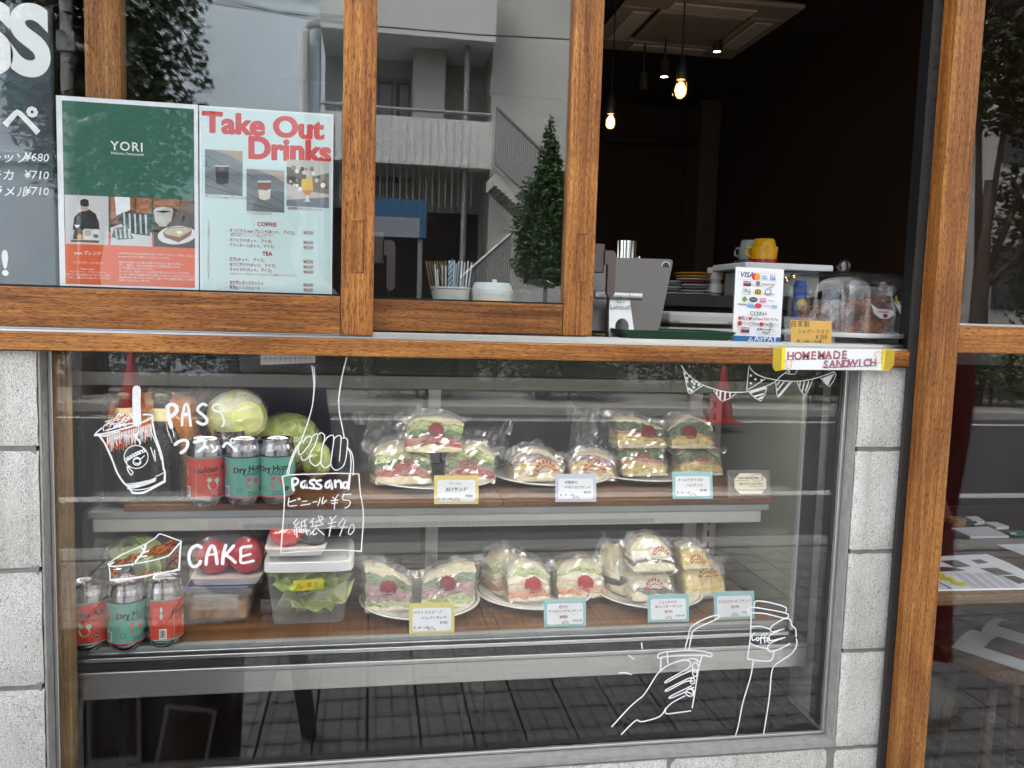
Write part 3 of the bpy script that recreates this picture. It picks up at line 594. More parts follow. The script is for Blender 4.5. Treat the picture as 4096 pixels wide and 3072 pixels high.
# lidded paper cup
p0, p1 = at(*cdd(965,690), .095), at(*cdd(1330,690), .095); r0 = (p1.x-p0.x)/2; zl = at(*cdd(1145,712), .095).z; zt = at(*cdd(1145,622), .095).z
lc = thing('lidded_cup', 'white paper coffee cup with a domed white lid and kraft sleeve', 'cup', ((p0.x+p1.x)/2, .095, CZ))
add('cup_wall', lathe([(0,.001),(r0*.84,.001),(r0*.97, zl-CZ),(0, zl-CZ)], 32), 'cup_white', lc, world=False, smooth=True, auto=40)
add('sleeve', lathe([(r0*.85,.002),(r0*.955, zl-CZ-.012),(r0*.965, zl-CZ-.012),(r0*.87,.002)], 32, cap=False, a0=pi*1.05, a1=pi*1.72), 'kraft', lc, world=False, smooth=True)
add('lid', lathe([(r0*.98,zl-CZ-.003),(r0*1.0,zl-CZ),(r0*1.0,zl-CZ+.007),(r0*.95,zl-CZ+.008),(r0*.93,zl-CZ+.013),(r0*.9,zt-CZ-.004),(r0*.84,zt-CZ),(r0*.7,zt-CZ),(r0*.66,zt-CZ-.004),(0,zt-CZ-.004)], 36), 'white_plastic', lc, world=False, smooth=True, auto=50)
add('lid_tab', box(-.004,.004,-r0*.72,-r0*.6,zt-CZ-.001,zt-CZ+.0055,.001), 'white_plastic', lc, world=False)
# clear lidded tub
p0, p1 = at(*cdd(1385,720), .10), at(*cdd(1760,720), .10); r0 = (p1.x-p0.x)/2; zt = at(*cdd(1570,690), .10).z
ct = thing('clear_tub', 'clear plastic tub with a crimped see-through lid', 'tub', ((p0.x+p1.x)/2, .10, CZ))
add('tub_wall', lathe([(0,.001),(r0*.8,.001),(r0*.84,.012),(r0*.88,.014),(r0*.95, zt-CZ-.008),(r0, zt-CZ-.006)], 36, cap=False), 'clear_plastic', ct, world=False, smooth=True)
add('lid', lathe([(r0*1.0,zt-CZ-.006),(r0*1.02,zt-CZ),(r0*.98,zt-CZ+.002),(r0*.9,zt-CZ+.001),(r0*.7,zt-CZ+.012),(r0*.3,zt-CZ+.02),(0,zt-CZ+.021)], 36, cap=False), 'clear_plastic', ct, world=False, smooth=True, auto=30)
# brackets holding the tablet stands
mat('bracket_brown', lin(104,92,92), .42, .5)
def bracket(cf, blkp, armp, Y, label):
    a, b_ = at(*cf(blkp[0], blkp[1]), Y), at(*cf(blkp[2], blkp[3]), Y); c, d = at(*cf(armp[0], armp[1]), Y), at(*cf(armp[2], armp[3]), Y)
    t = thing('tablet_bracket', label, 'bracket', (a.x, Y, CZ))
    add('clamp_block', box(a.x, b_.x, Y, Y+.03, b_.z, a.z, .002), 'bracket_brown', t)
    W_ = d.x-c.x; prof = [(c.x, c.z), (d.x-W_*.3, c.z), (d.x-W_*.08, c.z-.004), (d.x, c.z-.012), (d.x, d.z+.008), (d.x-.004, d.z+.002), (d.x-W_*.5, d.z), (c.x+W_*.3, d.z+.006), (c.x+W_*.28, c.z-(c.z-d.z)*.30), (c.x, c.z-(c.z-d.z)*.30)]
    add('arm', prism(prof, Y-.006, Y+.008), 'bracket_brown', t); add('post', box(c.x+W_*.45, c.x+W_*.6, Y-.002, Y+.006, CZ, d.z+.004), 'black', t)
bracket(cdd, (100,168,188,455), (190,245,285,695), .16, 'brown metal tablet bracket standing behind the half open sash')
bracket(ce, (118,195,185,382), (187,240,245,537), .12, 'brown metal tablet bracket beside the grey tablet')
# tablet on a silver stand
mat('tablet_grey', lin(104,100,98), .38, .7, var=.05, vscale=8); mat('stand_silver', lin(200,201,203), .35, .75); mat('lens_black', (.005,.005,.006), .1)
Yt = .175
q = {n: at(*ce(x, y), Yt+dy) for n, x, y, dy in (('tl',60,280,.05),('tr',622,296,.05),('br',530,748,.0),('bl',-20,745,.0))}
tb = thing('tablet', 'grey tablet seen from the back on a silver stand', 'tablet', tuple((q['bl']+q['br'])/2))
ux = (q['tr']-q['tl']); uz = (q['tl']-q['bl']); nrm = ux.cross(uz).normalized()
def tabp(u, v, d): return q['bl']*(1-u)*(1-v)+q['br']*u*(1-v)+q['tl']*(1-u)*v+q['tr']*u*v - nrm*d
poly = []
for (cu_, cv_, a) in ((.955,.945,0),(.045,.945,pi/2),(.045,.055,pi),(.955,.055,3*pi/2)):
    for i in range(6): poly.append((cu_+.045*cos(a+pi/2*i/5), cv_+.055*sin(a+pi/2*i/5)))
n = len(poly); sgn = 1 if nrm.y < 0 else -1
V = [tuple(tabp(u, v, 0)) for u, v in poly]+[tuple(tabp(u, v, .0065*sgn)) for u, v in poly]
add('shell', (V, [list(range(n)), [n+i for i in range(n)][::-1]]+[(i, n+i, n+(i+1)%n, (i+1)%n) for i in range(n)]), 'tablet_grey', tb)
lp = at(*ce(585,337), Yt+.043); ring = add('camera_ring', place(lathe([(0,-.0005),(.0085,-.0005),(.0092,.001),(.0092,.004),(0,.004)], 24), (lp.x-.003, lp.y+.006, lp.z), 0, pi/2), 'stand_silver', tb, smooth=True, auto=40)
add('camera_lens', place(lathe([(0,.0045),(.0072,.0045),(.0072,.004),(0,.004)], 24), (lp.x-.003, lp.y+.0055, lp.z), 0, pi/2), 'lens_black', tb)
add('sticker', ([tuple(at(*ce(x, y), Yt+.002+(745-y)*.0001)) for x, y in ((465,708),(505,710),(534,556),(496,570))], [(0,1,2,3)]), 'paper_grey', tb)
ts = thing('tablet_stand', 'silver metal tablet stand with a round cable hole', 'stand', (at(*ce(290,798), .14).x, .14, CZ))
armo = [at(*ce(x, y), .13+.03*(800-y)/300) for x, y in ((217,505),(340,505),(380,798),(215,798))]
hole = [at(*ce(297+43*cos(2*pi*i/20), 724+55*sin(2*pi*i/20)), .13+.03*(76-55*sin(2*pi*i/20))/300) for i in range(20)]
outer = []
per = [armo[1], armo[0], armo[3], armo[2]]
for i in range(20):                                     # outer point facing each hole point
    a = 2*pi*i/20; dx_, dy_ = cos(a), sin(a); best = None
    ts_ = [t_ for t_ in (((380-(300-0)*0-297)/dx_) if dx_ > 1e-6 else 1e9, ((215-297)/dx_) if dx_ < -1e-6 else 1e9, ((798-724)/dy_) if dy_ > 1e-6 else 1e9, ((505-724)/dy_) if dy_ < -1e-6 else 1e9) if t_ > 0]
    t_ = min(ts_); x, y = 297+dx_*t_, 724+dy_*t_
    xr = 340+(y-505)/(798-505)*40; x = min(x, xr)
    outer.append(at(*ce(x, y), .13+.03*(800-y)/300))
Vh = [tuple(v) for v in hole]+[tuple(v) for v in outer]+[(v.x, v.y+.005, v.z) for v in hole]+[(v.x, v.y+.005, v.z) for v in outer]
Fh = []
for i in range(20):
    j = (i+1) % 20; Fh += [(i, j, 20+j, 20+i), (40+i, 60+i, 60+j, 40+j), (i, 40+i, 40+j, j), (20+i, 20+j, 60+j, 60+i)]
add('upright', (Vh, Fh), 'stand_silver', ts)
h0, h1 = at(*ce(125,520), .155), at(*ce(418,530), .155)
add('hinge', J(tube([h0, h0.lerp(h1,.72)], .0085, 18), tube([h0.lerp(h1,.73), h1], .0085, 18)), 'stand_silver', ts, smooth=True, auto=40)
b0 = at(*ce(215,798), .135); b1 = at(*ce(380,798), .135); add('foot_plate', box(b0.x, b1.x, .135, .25, CZ, CZ+.004, .001), 'stand_silver', ts)
t3 = at(*ce(283,610), .1475)
prnt('printed_brand', [('ink', TXT('Lamicoll', .0125, 0, 0, 'C')), ('ink', TXT('Stand', .0075, 0, .0115, 'C')), ('ink', TXT('S', .009, 0, .0205, 'C', bold=.02)), ('ink', J(STROKE([(-.006,.0185),(.006,.0185),(.006,.0285),(-.006,.0285),(-.006,.0185)], .0006, 0, 1)))], ts, fn=lambda a, b_, y_: (t3.x-ts.location.x+a, t3.y-.0025+y_-ts.location.y+b_*.09, t3.z-ts.location.z+b_))
# stainless pitcher behind
p = at(*ce(310,285), .42); r0 = mm(p)*.6329*80
mj = thing('milk_pitcher', 'polished stainless milk pitcher behind the tablet', 'pitcher', (p.x, .42, CZ)); zt = at(*ce(310,182), .42).z-CZ
add('body', lathe([(0,.001),(r0*1.02,.001),(r0*1.05,zt*.4),(r0*.92,zt*.86),(r0*.96,zt),(r0*.93,zt),(r0*.89,zt*.86),(r0*.98,.006),(0,.006)], 32), 'chrome', mj, world=False, smooth=True, auto=50)
add('handle', tube([(r0*.9,.01,zt*.8),(r0*1.35,.01,zt*.85),(r0*1.45,.01,zt*.5),(r0*1.0,.01,zt*.2)], .003, 8), 'chrome', mj, world=False, smooth=True)
# receipt printer / cash box
a, b_ = at(*ce(535,640), .36), at(*ce(985,640), .36); z1 = a.z; z2 = at(*ce(760,712), .30).z
cb_ = thing('receipt_printer', 'low beige receipt printer with a hinged lid', 'printer', ((a.x+b_.x)/2, .40, CZ)); 
add('lower_case', box(a.x, b_.x, .30, .48, CZ, z2-.006, .004, 2), 'offwhite', cb_); add('lid', box(a.x, b_.x, .30, .48, z2+.002, z1+.006, .008, 3), 'offwhite', cb_)
add('seam', box(a.x+.004, b_.x-.004, .306, .47, z2-.0055, z2+.0015), 'black', cb_)
add('latch', box(a.x+(b_.x-a.x)*.14, a.x+(b_.x-a.x)*.80, .2972, .2992, z2+.0035, z2+.009, .0008), 'offwhite', cb_)
# green tray
mat('tray_green', lin(16,66,36), .5, bump=.2, bscale=500)
a, b_ = at(*ce(310,742), .05), at(*ce(1010,765), .05); xm = (a.x+b_.x)/2; hw = (b_.x-a.x)/2; th_ = max(.014, a.z-CZ)
tg = thing('serving_tray', 'dark green shallow serving tray on the counter', 'tray', (xm, .12, CZ))
def trayf(u, v, w_):
    e = .86+.14*w_; return (hw*u*e, .075*v*e, (th_)*w_)
Vt, Ft = cubegrid(12, 8, 2, trayf); i0 = len(Vt)
Vt2 = [(x, y, z) for x, y, z in Vt]; Ft2 = [f for f in Ft if not all(Vt[i][2] > th_*.99 for i in f)]
add('tray_wall', (Vt2, Ft2), 'tray_green', tg, world=False, smooth=True, auto=40)
add('tray_rim', J(box(-hw, hw, -.0762, -.0735, th_-.0015, th_+.001,.0008), box(-hw, hw, .0735, .0762, th_-.0015, th_+.001,.0008), box(-hw-.001, -hw+.0018, -.0733, .0733, th_-.0015, th_+.001,.0008), box(hw-.0018, hw+.001, -.0733, .0733, th_-.0015, th_+.001,.0008)), 'tray_green', tg, world=False)
# payment sign
a, b_, d_ = at(*ce(998,348), .062), at(*ce(1297,350), .062), at(*ce(1316,820), .05); a2 = at(*ce(1012,820), .05)
W_, H_ = d_.x-a2.x, a.z-CZ+.001
ps = thing('payment_sign', 'standing white payment sign with card logos and a blue foot band', 'sign', ((a2.x+d_.x)/2-.003, .056, CZ)); ps.rotation_euler = (-.05, .015, 0)
add('acrylic', J(box(-W_/2-.002, W_/2+.002, .0006, .0026, 0, H_+.003), box(-W_/2-.002, W_/2+.002, .003, .05, 0, .002)), 'clear_plastic', ps, world=False)
add('card', box(-W_/2, W_/2, -.0003, .0003, .0005, H_), 'paper', ps, world=False)
def ox(x): return (x-1156)/304*W_
def oz(y): return (820-y)/475*H_
it = [(C(36,112,170), RECT(-W_/2, W_/2, .0006, oz(777))), (C(240,246,250), TXT('AirPAY', .0155, ox(1140), oz(806), bold=.008)), (C(240,246,250), STROKE([(ox(1105),oz(805)),(ox(1118),oz(785)),(ox(1132),oz(805)),(ox(1105),oz(805))], .0018, 0, 1)),
 (C(24,34,110), TXT('VISA', .0145, ox(1075), oz(406), 'C', bold=.02, shear=.2)), (C(210,40,40), DISC(ox(1125), oz(400), .0062)), (C(236,150,40), DISC(ox(1142), oz(400), .0062)),
 (C(120,160,200), RECT(ox(1167), ox(1205), oz(414), oz(388))), (C(240,240,240), TXT('JCB', .0085, ox(1186), oz(406), 'C', bold=.01)), (C(60,120,190), RECT(ox(1222), ox(1255), oz(416), oz(384))), (C(235,240,245), TXT('AM', .0068, ox(1238), oz(399), 'C', bold=.01)), (C(235,240,245), TXT('EX', .0068, ox(1238), oz(412), 'C', bold=.01)),
 (C(190,190,192), STROKE([(ox(1018),oz(375)),(ox(1266),oz(375)),(ox(1266),oz(420)),(ox(1018),oz(420)),(ox(1018),oz(375))], .0006, 0, 1)),
 (C(150,30,46), RECT(ox(1054), ox(1103), oz(462), oz(430))), (C(40,60,110), RECT(ox(1078), ox(1103), oz(462), oz(447))), (C(240,240,240), TXT('UnionPay', .0058, ox(1080), oz(444), 'C', bold=.01)),
 (C(120,122,126), DISC(ox(1146), oz(441), .0045)), (C(70,72,76), TXT('Diners Club', .004, ox(1144), oz(461), 'C')), (C(90,90,94), TXT('DISCOVER', .0055, ox(1214), oz(452), 'C', bold=.01)), (C(226,170,110), POLY([(ox(1205),oz(467)),(ox(1241),oz(467)),(ox(1241),oz(454))])),
 (C(60,60,62), STROKE([(ox(1054),oz(480)),(ox(1100),oz(480)),(ox(1100),oz(514)),(ox(1054),oz(514)),(ox(1054),oz(480))], .0006, 0, 1)), ('ink', TXT('Pay', .009, ox(1082), oz(503), 'C')), (C(206,164,50), RECT(ox(1127), ox(1168), oz(512), oz(482))), ('ink', TXT('iD', .012, ox(1148), oz(507), 'C', bold=.02)), (C(100,110,130), TXT('QUICPay+', .0055, ox(1220), oz(510), 'C')), (C(100,120,140), STROKE([(ox(1212)+.006*cos(t*.7), oz(493)+.006*sin(t*.7)) for t in range(10)], .0016)),
 (C(96,150,60), POLY([(ox(1048),oz(545)),(ox(1066),oz(526)),(ox(1084),oz(545)),(ox(1066),oz(564))])), (C(60,64,66), DISC(ox(1121), oz(545), .0085, 18, .0048)), (C(230,230,230), TXT('Suica', .0045, ox(1121), oz(548), 'C')), (C(214,120,160), RECT(ox(1162), ox(1201), oz(560), oz(534))), (C(240,230,235), TXT('PASMO', .0045, ox(1182), oz(550), 'C')), (C(120,160,200), TXT('toica', .0065, ox(1234), oz(553), 'C')),
 ('ink', TXT('manaca', .0066, ox(1053), oz(584), 'C', bold=.01)), (C(80,160,210), RECT(ox(1086), ox(1124), oz(594), oz(572))), (C(240,245,250), TXT('ICOCA', .0045, ox(1105), oz(586), 'C')), (C(200,60,80), DISC(ox(1152), oz(583), .0078, 18, .0045)), (C(150,160,170), TXT('nimoca', .005, ox(1205), oz(586), 'C')), (C(150,190,210), RECT(ox(1235), ox(1272), oz(592), oz(574))),
 (C(50,56,66), TXT('COIN+', .0115, ox(1156), oz(646), 'C')), (C(200,40,40), RECT(ox(1031), ox(1046), oz(674), oz(657))), ('ink', TXT('d払い', .0085, ox(1068), oz(673), 'C', bold=.008)), (C(200,40,50), RECT(ox(1098), ox(1112), oz(674), oz(658))), (C(60,40,44), TXT('PayPay', .0068, ox(1139), oz(672), 'C')), (C(190,40,60), TXT('au PAY', .0066, ox(1200), oz(672), 'C', bold=.01)), (C(60,60,66), TXT('R Pay', .0066, ox(1262), oz(672), 'C')),
 (C(190,30,50), DISC(ox(1041), oz(699), .0045)), (C(190,30,50), TXT('J-Coin', .0068, ox(1077), oz(703), 'C')), (C(60,60,64), STROKE([(ox(1107),oz(690)),(ox(1124),oz(690)),(ox(1124),oz(710)),(ox(1107),oz(710)),(ox(1107),oz(690))], .0008, 0, 1)), (C(60,60,64), TXT('Smart', .0045, ox(1142), oz(698), 'C')), (C(60,60,64), TXT('Code', .0045, ox(1142), oz(707), 'C')), (C(200,40,60), DISC(ox(1177), oz(699), .0042)), ('ink', TXT('Pay', .0078, ox(1205), oz(704), 'C')), (C(150,160,170), DISC(ox(1237), oz(700), .0045)), (C(150,160,170), TXT('銀行Pay', .0045, ox(1266), oz(703), 'C')),
 (C(150,30,46), RECT(ox(1051), ox(1102), oz(756), oz(723))), (C(40,60,110), RECT(ox(1077), ox(1102), oz(756), oz(740))), (C(240,240,240), TXT('UnionPay', .0058, ox(1078), oz(737), 'C', bold=.01)), (C(180,180,184), STROKE([(ox(1147),oz(740)),(ox(1272),oz(740)),(ox(1272),oz(765)),(ox(1147),oz(765)),(ox(1147),oz(740))], .0006, 0, 1)), ('ink', TXT('Alipay+', .0058, ox(1208), oz(757), 'C', bold=.01))]
for i, col in enumerate(((60,70,90),(50,60,80),(206,170,60),(150,150,156),(70,80,110),(200,206,210))): it.append((C(*col), RECT(ox(1150+i*18), ox(1164+i*18), oz(735), oz(726))))
prnt('printed_logos', it, ps, base=.0005)
# kraft price card in a clear holder
a, d_ = at(*ce(1330,658), .052), at(*ce(1645,828), .05); W_, H_ = d_.x-a.x, a.z-CZ
pk = thing('price_card', 'kraft brown handwritten price card in a clear stand before the glass dome', 'price card', ((a.x+d_.x)/2, .05, CZ)); pk.rotation_euler = (-.12, 0, 0)
add('holder', J(box(-W_/2, W_/2, 0, .0016, 0, H_), box(-W_/2, W_/2, .002, .03, 0, .0016)), 'clear_plastic', pk, world=False)
add('card', box(-W_/2+.013, W_/2-.008, -.0006, -.0001, .001, H_-.006), 'kraft', pk, world=False)
prnt('handwriting', [('ink', TXT('自家製', .0135, -W_*.20, H_*.66, 'C', shear=.1)), ('ink', TXT('シュガーラスク', .0095, .006, H_*.42, 'C', shear=.15)), ('ink', TXT('¥ 250', .0105, W_*.22, H_*.22, 'C', shear=.2)), ('ink', TXT('乳 / 卵 / 小麦', .0095, -.002, H_*.02, 'C', shear=.1))], pk, base=.0008)
# glass dome on a white cake stand
Yd = .20; a, b_ = at(*ce(1300,700), Yd), at(*ce(2040,700), Yd); r0 = (b_.x-a.x)/2; xm = (a.x+b_.x)/2
zr_ = at(*ce(1700,768), Yd-r0*.6).z; zt = at(*ce(1700,378), Yd).z
cs = thing('cake_stand', 'white footed cake plate under the glass dome', 'cake stand', (xm, Yd, CZ)); zp = .022
add('plate', lathe([(0,zp-.010),(r0*.5,zp-.011),(r0*.85,zp-.010),(r0*1.0,zp-.007),(r0*1.012,zp-.002),(r0*1.01,zp+.002),(r0*.97,zp+.002),(r0*.9,zp-.002),(0,zp-.003)], 44), 'porcelain', cs, world=False, smooth=True, auto=50)
add('foot', lathe([(r0*.62,.0),(r0*.6,.002),(r0*.5,zp-.010)], 40, cap=False), 'porcelain', cs, world=False, smooth=True)
gd = thing('glass_dome', 'clear glass cake dome with a round knob', 'glass dome', (xm, Yd, CZ+zp-.002)); hd_ = zt-CZ-zp
dp = [(r0*.965,.0015),(r0*.965,hd_*.62),(r0*.95,hd_*.78),(r0*.90,hd_*.90),(r0*.80,hd_*.97),(r0*.6,hd_*1.0),(r0*.3,hd_*1.01),(.004,hd_*1.012)]
add('dome', J(lathe(dp, 48, cap=False), lathe([(max(.002,r-.003), z-(.003 if k_>2 else 0)) for k_, (r, z) in enumerate(dp)][::-1], 48, cap=False)), 'dome_glass', gd, world=False, smooth=True)
kr = mm((xm,Yd,1.4))*.6329*42; add('knob', sphere((0,0,hd_*1.012+kr*.95), kr, 24, 16), 'knob_glass' if 'knob_glass' in MATS else (glassmat('knob_glass', 1.9, tint=(.85,.85,.85)), 'knob_glass')[1], gd, world=False, smooth=True)
# bags of rusks under the dome
mat('rusk', lin(168,98,48), .8, var=.5, vscale=90, bump=1., bscale=160); mat('rusk_dark', lin(110,60,32), .85, var=.3, vscale=70, bump=.8, bscale=120)
def film_box(w_, d_, h_, seed, jit=.10, nx=7, ny=4, nz_=6, taper=.2, ears=True, H=None):
    rnd = random.Random(seed); o_ = Vector((seed*3.7, seed*1.9, seed*.7))
    def rid(p): return 1-2*abs(noise.noise(p+o_)) 
    def fn(u, v, t):
        k_ = 1-taper*max(0, t-.45)**1.2
        hh_ = H(u) if H else h_
        r_ = 1-.12*abs(u*v)
        p = Vector((u*2.0, v*1.5, t*2.2)); q = Vector((u*4.6, v*3., t*5.))
        a = jit*(.34*rid(p)+.22*rid(q)+.16*rnd.uniform(-1,1)); e = .5+.5*t
        return (w_/2*u*k_*r_+u*w_*a*.55*e+rnd.uniform(-1,1)*w_*jit*.10, d_/2*v*k_*r_+v*d_*a*.75, max(.0006, hh_*t+(h_*a*.5 if t > .05 else 0)))
    V, F = cubegrid(nx+5, ny+2, nz_+3, fn)
    if ears:
        for sx_, lean in ((-1, -.7), (1, .7), (rnd.uniform(-.5,.5), .2), (rnd.choice((-.75,.75)), 0)):
            b0 = len(V); x = sx_*w_*.46; hh_ = (H(sx_*.9) if H else h_); yb = rnd.uniform(-.35,.35)*d_; up = rnd.uniform(1.02,1.26); n_ = 4
            for i in range(n_+1):
                t = i/n_; xx = x+(t-.5)*w_*.26
                V += [(xx, yb+.02*d_*rnd.uniform(-1,1), hh_*.84), (xx+w_*.10*lean+rnd.uniform(-.02,.02)*w_, yb+d_*.10*rnd.uniform(-1,1), hh_*(.84+(up-.84)*(.55+.45*sin(pi*t)*rnd.uniform(.6,1.1))))]
            for i in range(n_): F.append([b0+2*i, b0+2*i+2, b0+2*i+3, b0+2*i+1])
    return V, F
def rusk_bag(px0, px1, py0, py1, Y, label, seed, sticker):
    a, d_ = at(*ce(px0, py0), Y), at(*ce(px1, py1), Y); W_, H_ = d_.x-a.x, a.z-(CZ+zp)
    t = thing('rusk_bag', label, 'snack bag', ((a.x+d_.x)/2, Y, CZ+zp+.0005)); rnd = random.Random(seed)
    for i in range(16):
        r_ = W_*.13; x, z_ = rnd.uniform(-.30,.30)*W_, .012+rnd.random()*H_*.60
        M = Matrix.Translation((x, rnd.uniform(-.012,.012), z_)) @ Matrix.Rotation(rnd.uniform(-1,1),4,'Y') @ Matrix.Rotation(rnd.uniform(-.6,.6),4,'X')
        add('rusk', xf(cubegrid(6,2,6,lambda u,v,w__: (r_*u*(1-.18*abs(2*w__-1)**3)+.005*nz3((u*3,v*2,w__*3),1,seed+i), .007*v+.004*nz3((u*2,w__*3,v),1,seed+i*2), r_*1.25*(w__*2-1)*.8*(1-.12*u*u))), M), 'rusk' if i % 3 else 'rusk_dark', t, world=False)
    add('film', film_box(W_, .05, H_, seed, .14, taper=.45), 'film', t, world=False)
    if sticker:
        x, z_ = W_*.18, H_*.50; y_ = -.033
        st = prnt('sticker', [('paper', POLY([(x-.030,z_+.013),(x-.022,z_-.006),(x-.006,z_-.016),(x+.012,z_-.016),(x+.025,z_-.007),(x+.021,z_+.001),(x+.006,z_+.003),(x-.012,z_+.003)])), (C(180,30,36), TXT('passsand', .0070, x-.002, z_-.004, 'C', bold=.02, ang=-.05)), (C(180,30,36), DISC(x+.004, z_-.010, .0055, 14, .0042))], t, base=-y_)
rusk_bag(1680, 1985, 470, 766, Yd-.035, 'clear bag of brown sugar rusks with a white and red sticker under the dome', 5, True)
rusk_bag(1400, 1600, 590, 768, Yd+.01, 'smaller clear bag of golden rusks half hidden by the kraft price card', 8, False)
rusk_bag(1545, 1760, 560, 766, Yd+.03, 'clear bag of dark rusks standing behind the stickered bag', 15, False)
# paper tag taped to the dome
tg_ = thing('dome_tag', 'narrow white paper tag hung on yellow tape from the dome edge', 'tag', tuple(at(*ce(2080,680), .12)))
P = [at(*ce(x, y), .12) for x, y in ((2022,572),(2045,560),(2120,735),(2110,752))]
add('tag_paper', ([tuple(v) for v in P]+[(v.x+.001, v.y+.0006, v.z) for v in P], [(0,1,2,3),(7,6,5,4),(0,4,5,1),(1,5,6,2),(2,6,7,3),(3,7,4,0)]), 'paper', tg_)
P = [at(*ce(x, y), .1195) for x, y in ((2022,575),(2022,530),(2035,522),(2046,585))]
add('tape', ([tuple(v) for v in P], [(0,3,2,1)]), 'tape', tg_)
# crockery on the back counter
mat('glaze_yellow', lin(206,150,24), .18); mat('glaze_grey', lin(126,138,134), .2); mat('glaze_red', lin(150,28,34), .2); mat('glaze_teal', lin(30,74,72), .2); mat('glaze_white', lin(206,204,198), .2); mat('toy_blue', lin(40,84,160), .5); mat('toy_yellow', lin(216,184,44), .5)
Yk = .80; zk = at(*ce(740,528), Yk).z
bc = thing('back_counter', 'dark back counter carrying the stacked crockery', 'counter', (.9, .9, .012)); add('worktop', box(.35, 1.6, Yk-.2, Yk+.25, zk-.03, zk), 'dark', bc); add('cabinet', box(.37, 1.58, Yk-.17, Yk+.24, .012, zk-.031), 'dark', bc)
def plate_stack(px, cols, pyt, label):
    c = at(px[0], px[1], Yk); t = thing('plate_stack', label, 'plates', (c.x, Yk, zk)); z_ = 0; r_ = px[2]*mm(c)
    n_ = len(cols); st = (at(px[0], pyt, Yk).z-zk)/n_
    for i, cl_ in enumerate(cols):
        rr = r_*(1+.05*sin(i*2.1)); add('plate', lathe([(0,z_+.002),(rr*.55,z_+.001),(rr*.7,z_+st*.3),(rr,z_+st*.75),(rr,z_+st*.95),(rr*.65,z_+st*.6),(0,z_+st*.5)], 30), cl_, t, world=False, smooth=True, auto=60); z_ += st
x_, y_ = ce(745,500); plate_stack((x_, y_, 72), ['glaze_white','glaze_white','glaze_grey','glaze_white','glaze_red','glaze_white','glaze_yellow','glaze_yellow'], ce(740,382)[1], 'stack of thin coloured plates with yellow ones on top')
x_, y_ = ce(610,500); plate_stack((x_, y_, 46), ['glaze_white','glaze_grey','glaze_white','glaze_grey','glaze_white'], ce(610,432)[1], 'short stack of white and grey plates behind the tablet')
def mug(px, py0, py1, pw, m, Y, zbase, label, hs=-1, flip=False):
    c = at(px, py0, Y); t = thing('mug', label, 'mug', (c.x, Y, zbase)); r_ = pw*mm(c)/2; h_ = at(px, py1, Y).z-zbase
    prof = [(0,.001),(r_*.94,.001),(r_*.98,h_*.45),(r_*1.0,h_*.62),(r_*.86,h_*.66),(r_*.72,h_*.98),(r_*.68,h_),(0,h_)] if flip else [(0,.001),(r_*.7,.001),(r_*.75,h_*.2),(r_,h_*.3),(r_,h_),(r_*.93,h_),(r_*.9,h_*.32),(0,h_*.28)]
    add('cup_wall', lathe(prof, 28), m, t, world=False, smooth=True, auto=45)
    add('handle', tube([(hs*r_*.95,0,h_*.58),(hs*r_*1.3,0,h_*.56),(hs*r_*1.42,0,h_*.40),(hs*r_*1.38,0,h_*.22),(hs*r_*.93,0,h_*.12)], r_*.11, 8), m, t, world=False, smooth=True)
zbd = at(*ce(1270,330), .62).z; a, b_ = at(*ce(1003,340), .62), at(*ce(1545,340), .62)
rk = thing('white_machine', 'white counter-top machine whose flat lid carries upturned cups', 'machine', ((a.x+b_.x)/2, .65, zk)); add('lid', box(a.x, b_.x, .55, .76, at(*ce(1270,362), .55).z, zbd, .004, 2), 'white_plastic', rk); add('housing', box(a.x+.03, b_.x-.02, .58, .74, zk, at(*ce(1270,362), .55).z-.001, .004), 'case_grey', rk)
S_ = .6329
mug(*ce(1193,322), ce(0,296)[1], 160*S_, 'glaze_red', .64, zbd, 'red cup under the upturned yellow cup', flip=False)
zy = at(*ce(1193,300), .64).z; mug(ce(1190,0)[0], ce(0,300)[1], ce(0,168)[1], 172*S_, 'glaze_yellow', .64, zy, 'upturned yellow cup stacked on a red one', flip=True)
mug(ce(1092,0)[0], ce(0,322)[1], ce(0,300)[1], 130*S_, 'glaze_teal', .70, zbd, 'dark teal cup under the upturned grey cup')
mug(ce(1092,0)[0], ce(0,300)[1], ce(0,175)[1], 128*S_, 'glaze_grey', .70, at(ce(1092,0)[0], ce(0,300)[1], .70).z, 'upturned grey cup stacked on a teal one', flip=True)
mug(ce(880,0)[0], ce(0,520)[1], ce(0,450)[1], 110*S_, 'glaze_white', Yk-.02, zk, 'white mug beside the plate stack'); mug(ce(885,0)[0], ce(0,450)[1], ce(0,350)[1], 105*S_, 'glaze_white', Yk-.02, at(ce(880,0)[0], ce(0,450)[1], Yk-.02).z, 'white mug stacked on another white mug')
mug(ce(975,0)[0], ce(0,520)[1], ce(0,430)[1], 70*S_, 'glaze_yellow', Yk-.03, zk, 'yellow mug at the foot of a stack behind the payment sign'); mug(ce(975,0)[0], ce(0,430)[1], ce(0,340)[1], 68*S_, 'glaze_yellow', Yk-.03, at(ce(975,0)[0], ce(0,430)[1], Yk-.03).z, 'yellow mug stacked on another yellow mug')
c = at(*ce(1415,600), .46); tb_ = thing('blue_bottle', 'blue squeeze bottle with a round yellow stopper behind the dome', 'bottle', (c.x, .46, CZ)); r_ = 42*S_*mm(c); zt_ = at(*ce(1415,430), .46).z-CZ
add('bottle_body', lathe([(0,.001),(r_*.8,.001),(r_,.02),(r_,zt_*.9),(r_*.7,zt_),(0,zt_)], 24), 'toy_blue', tb_, world=False, smooth=True, auto=50); add('stopper', sphere((0,-r_*.75,at(*ce(1415,582), .44).z-CZ), r_*.85, 18, 12), 'toy_yellow', tb_, world=False, smooth=True)
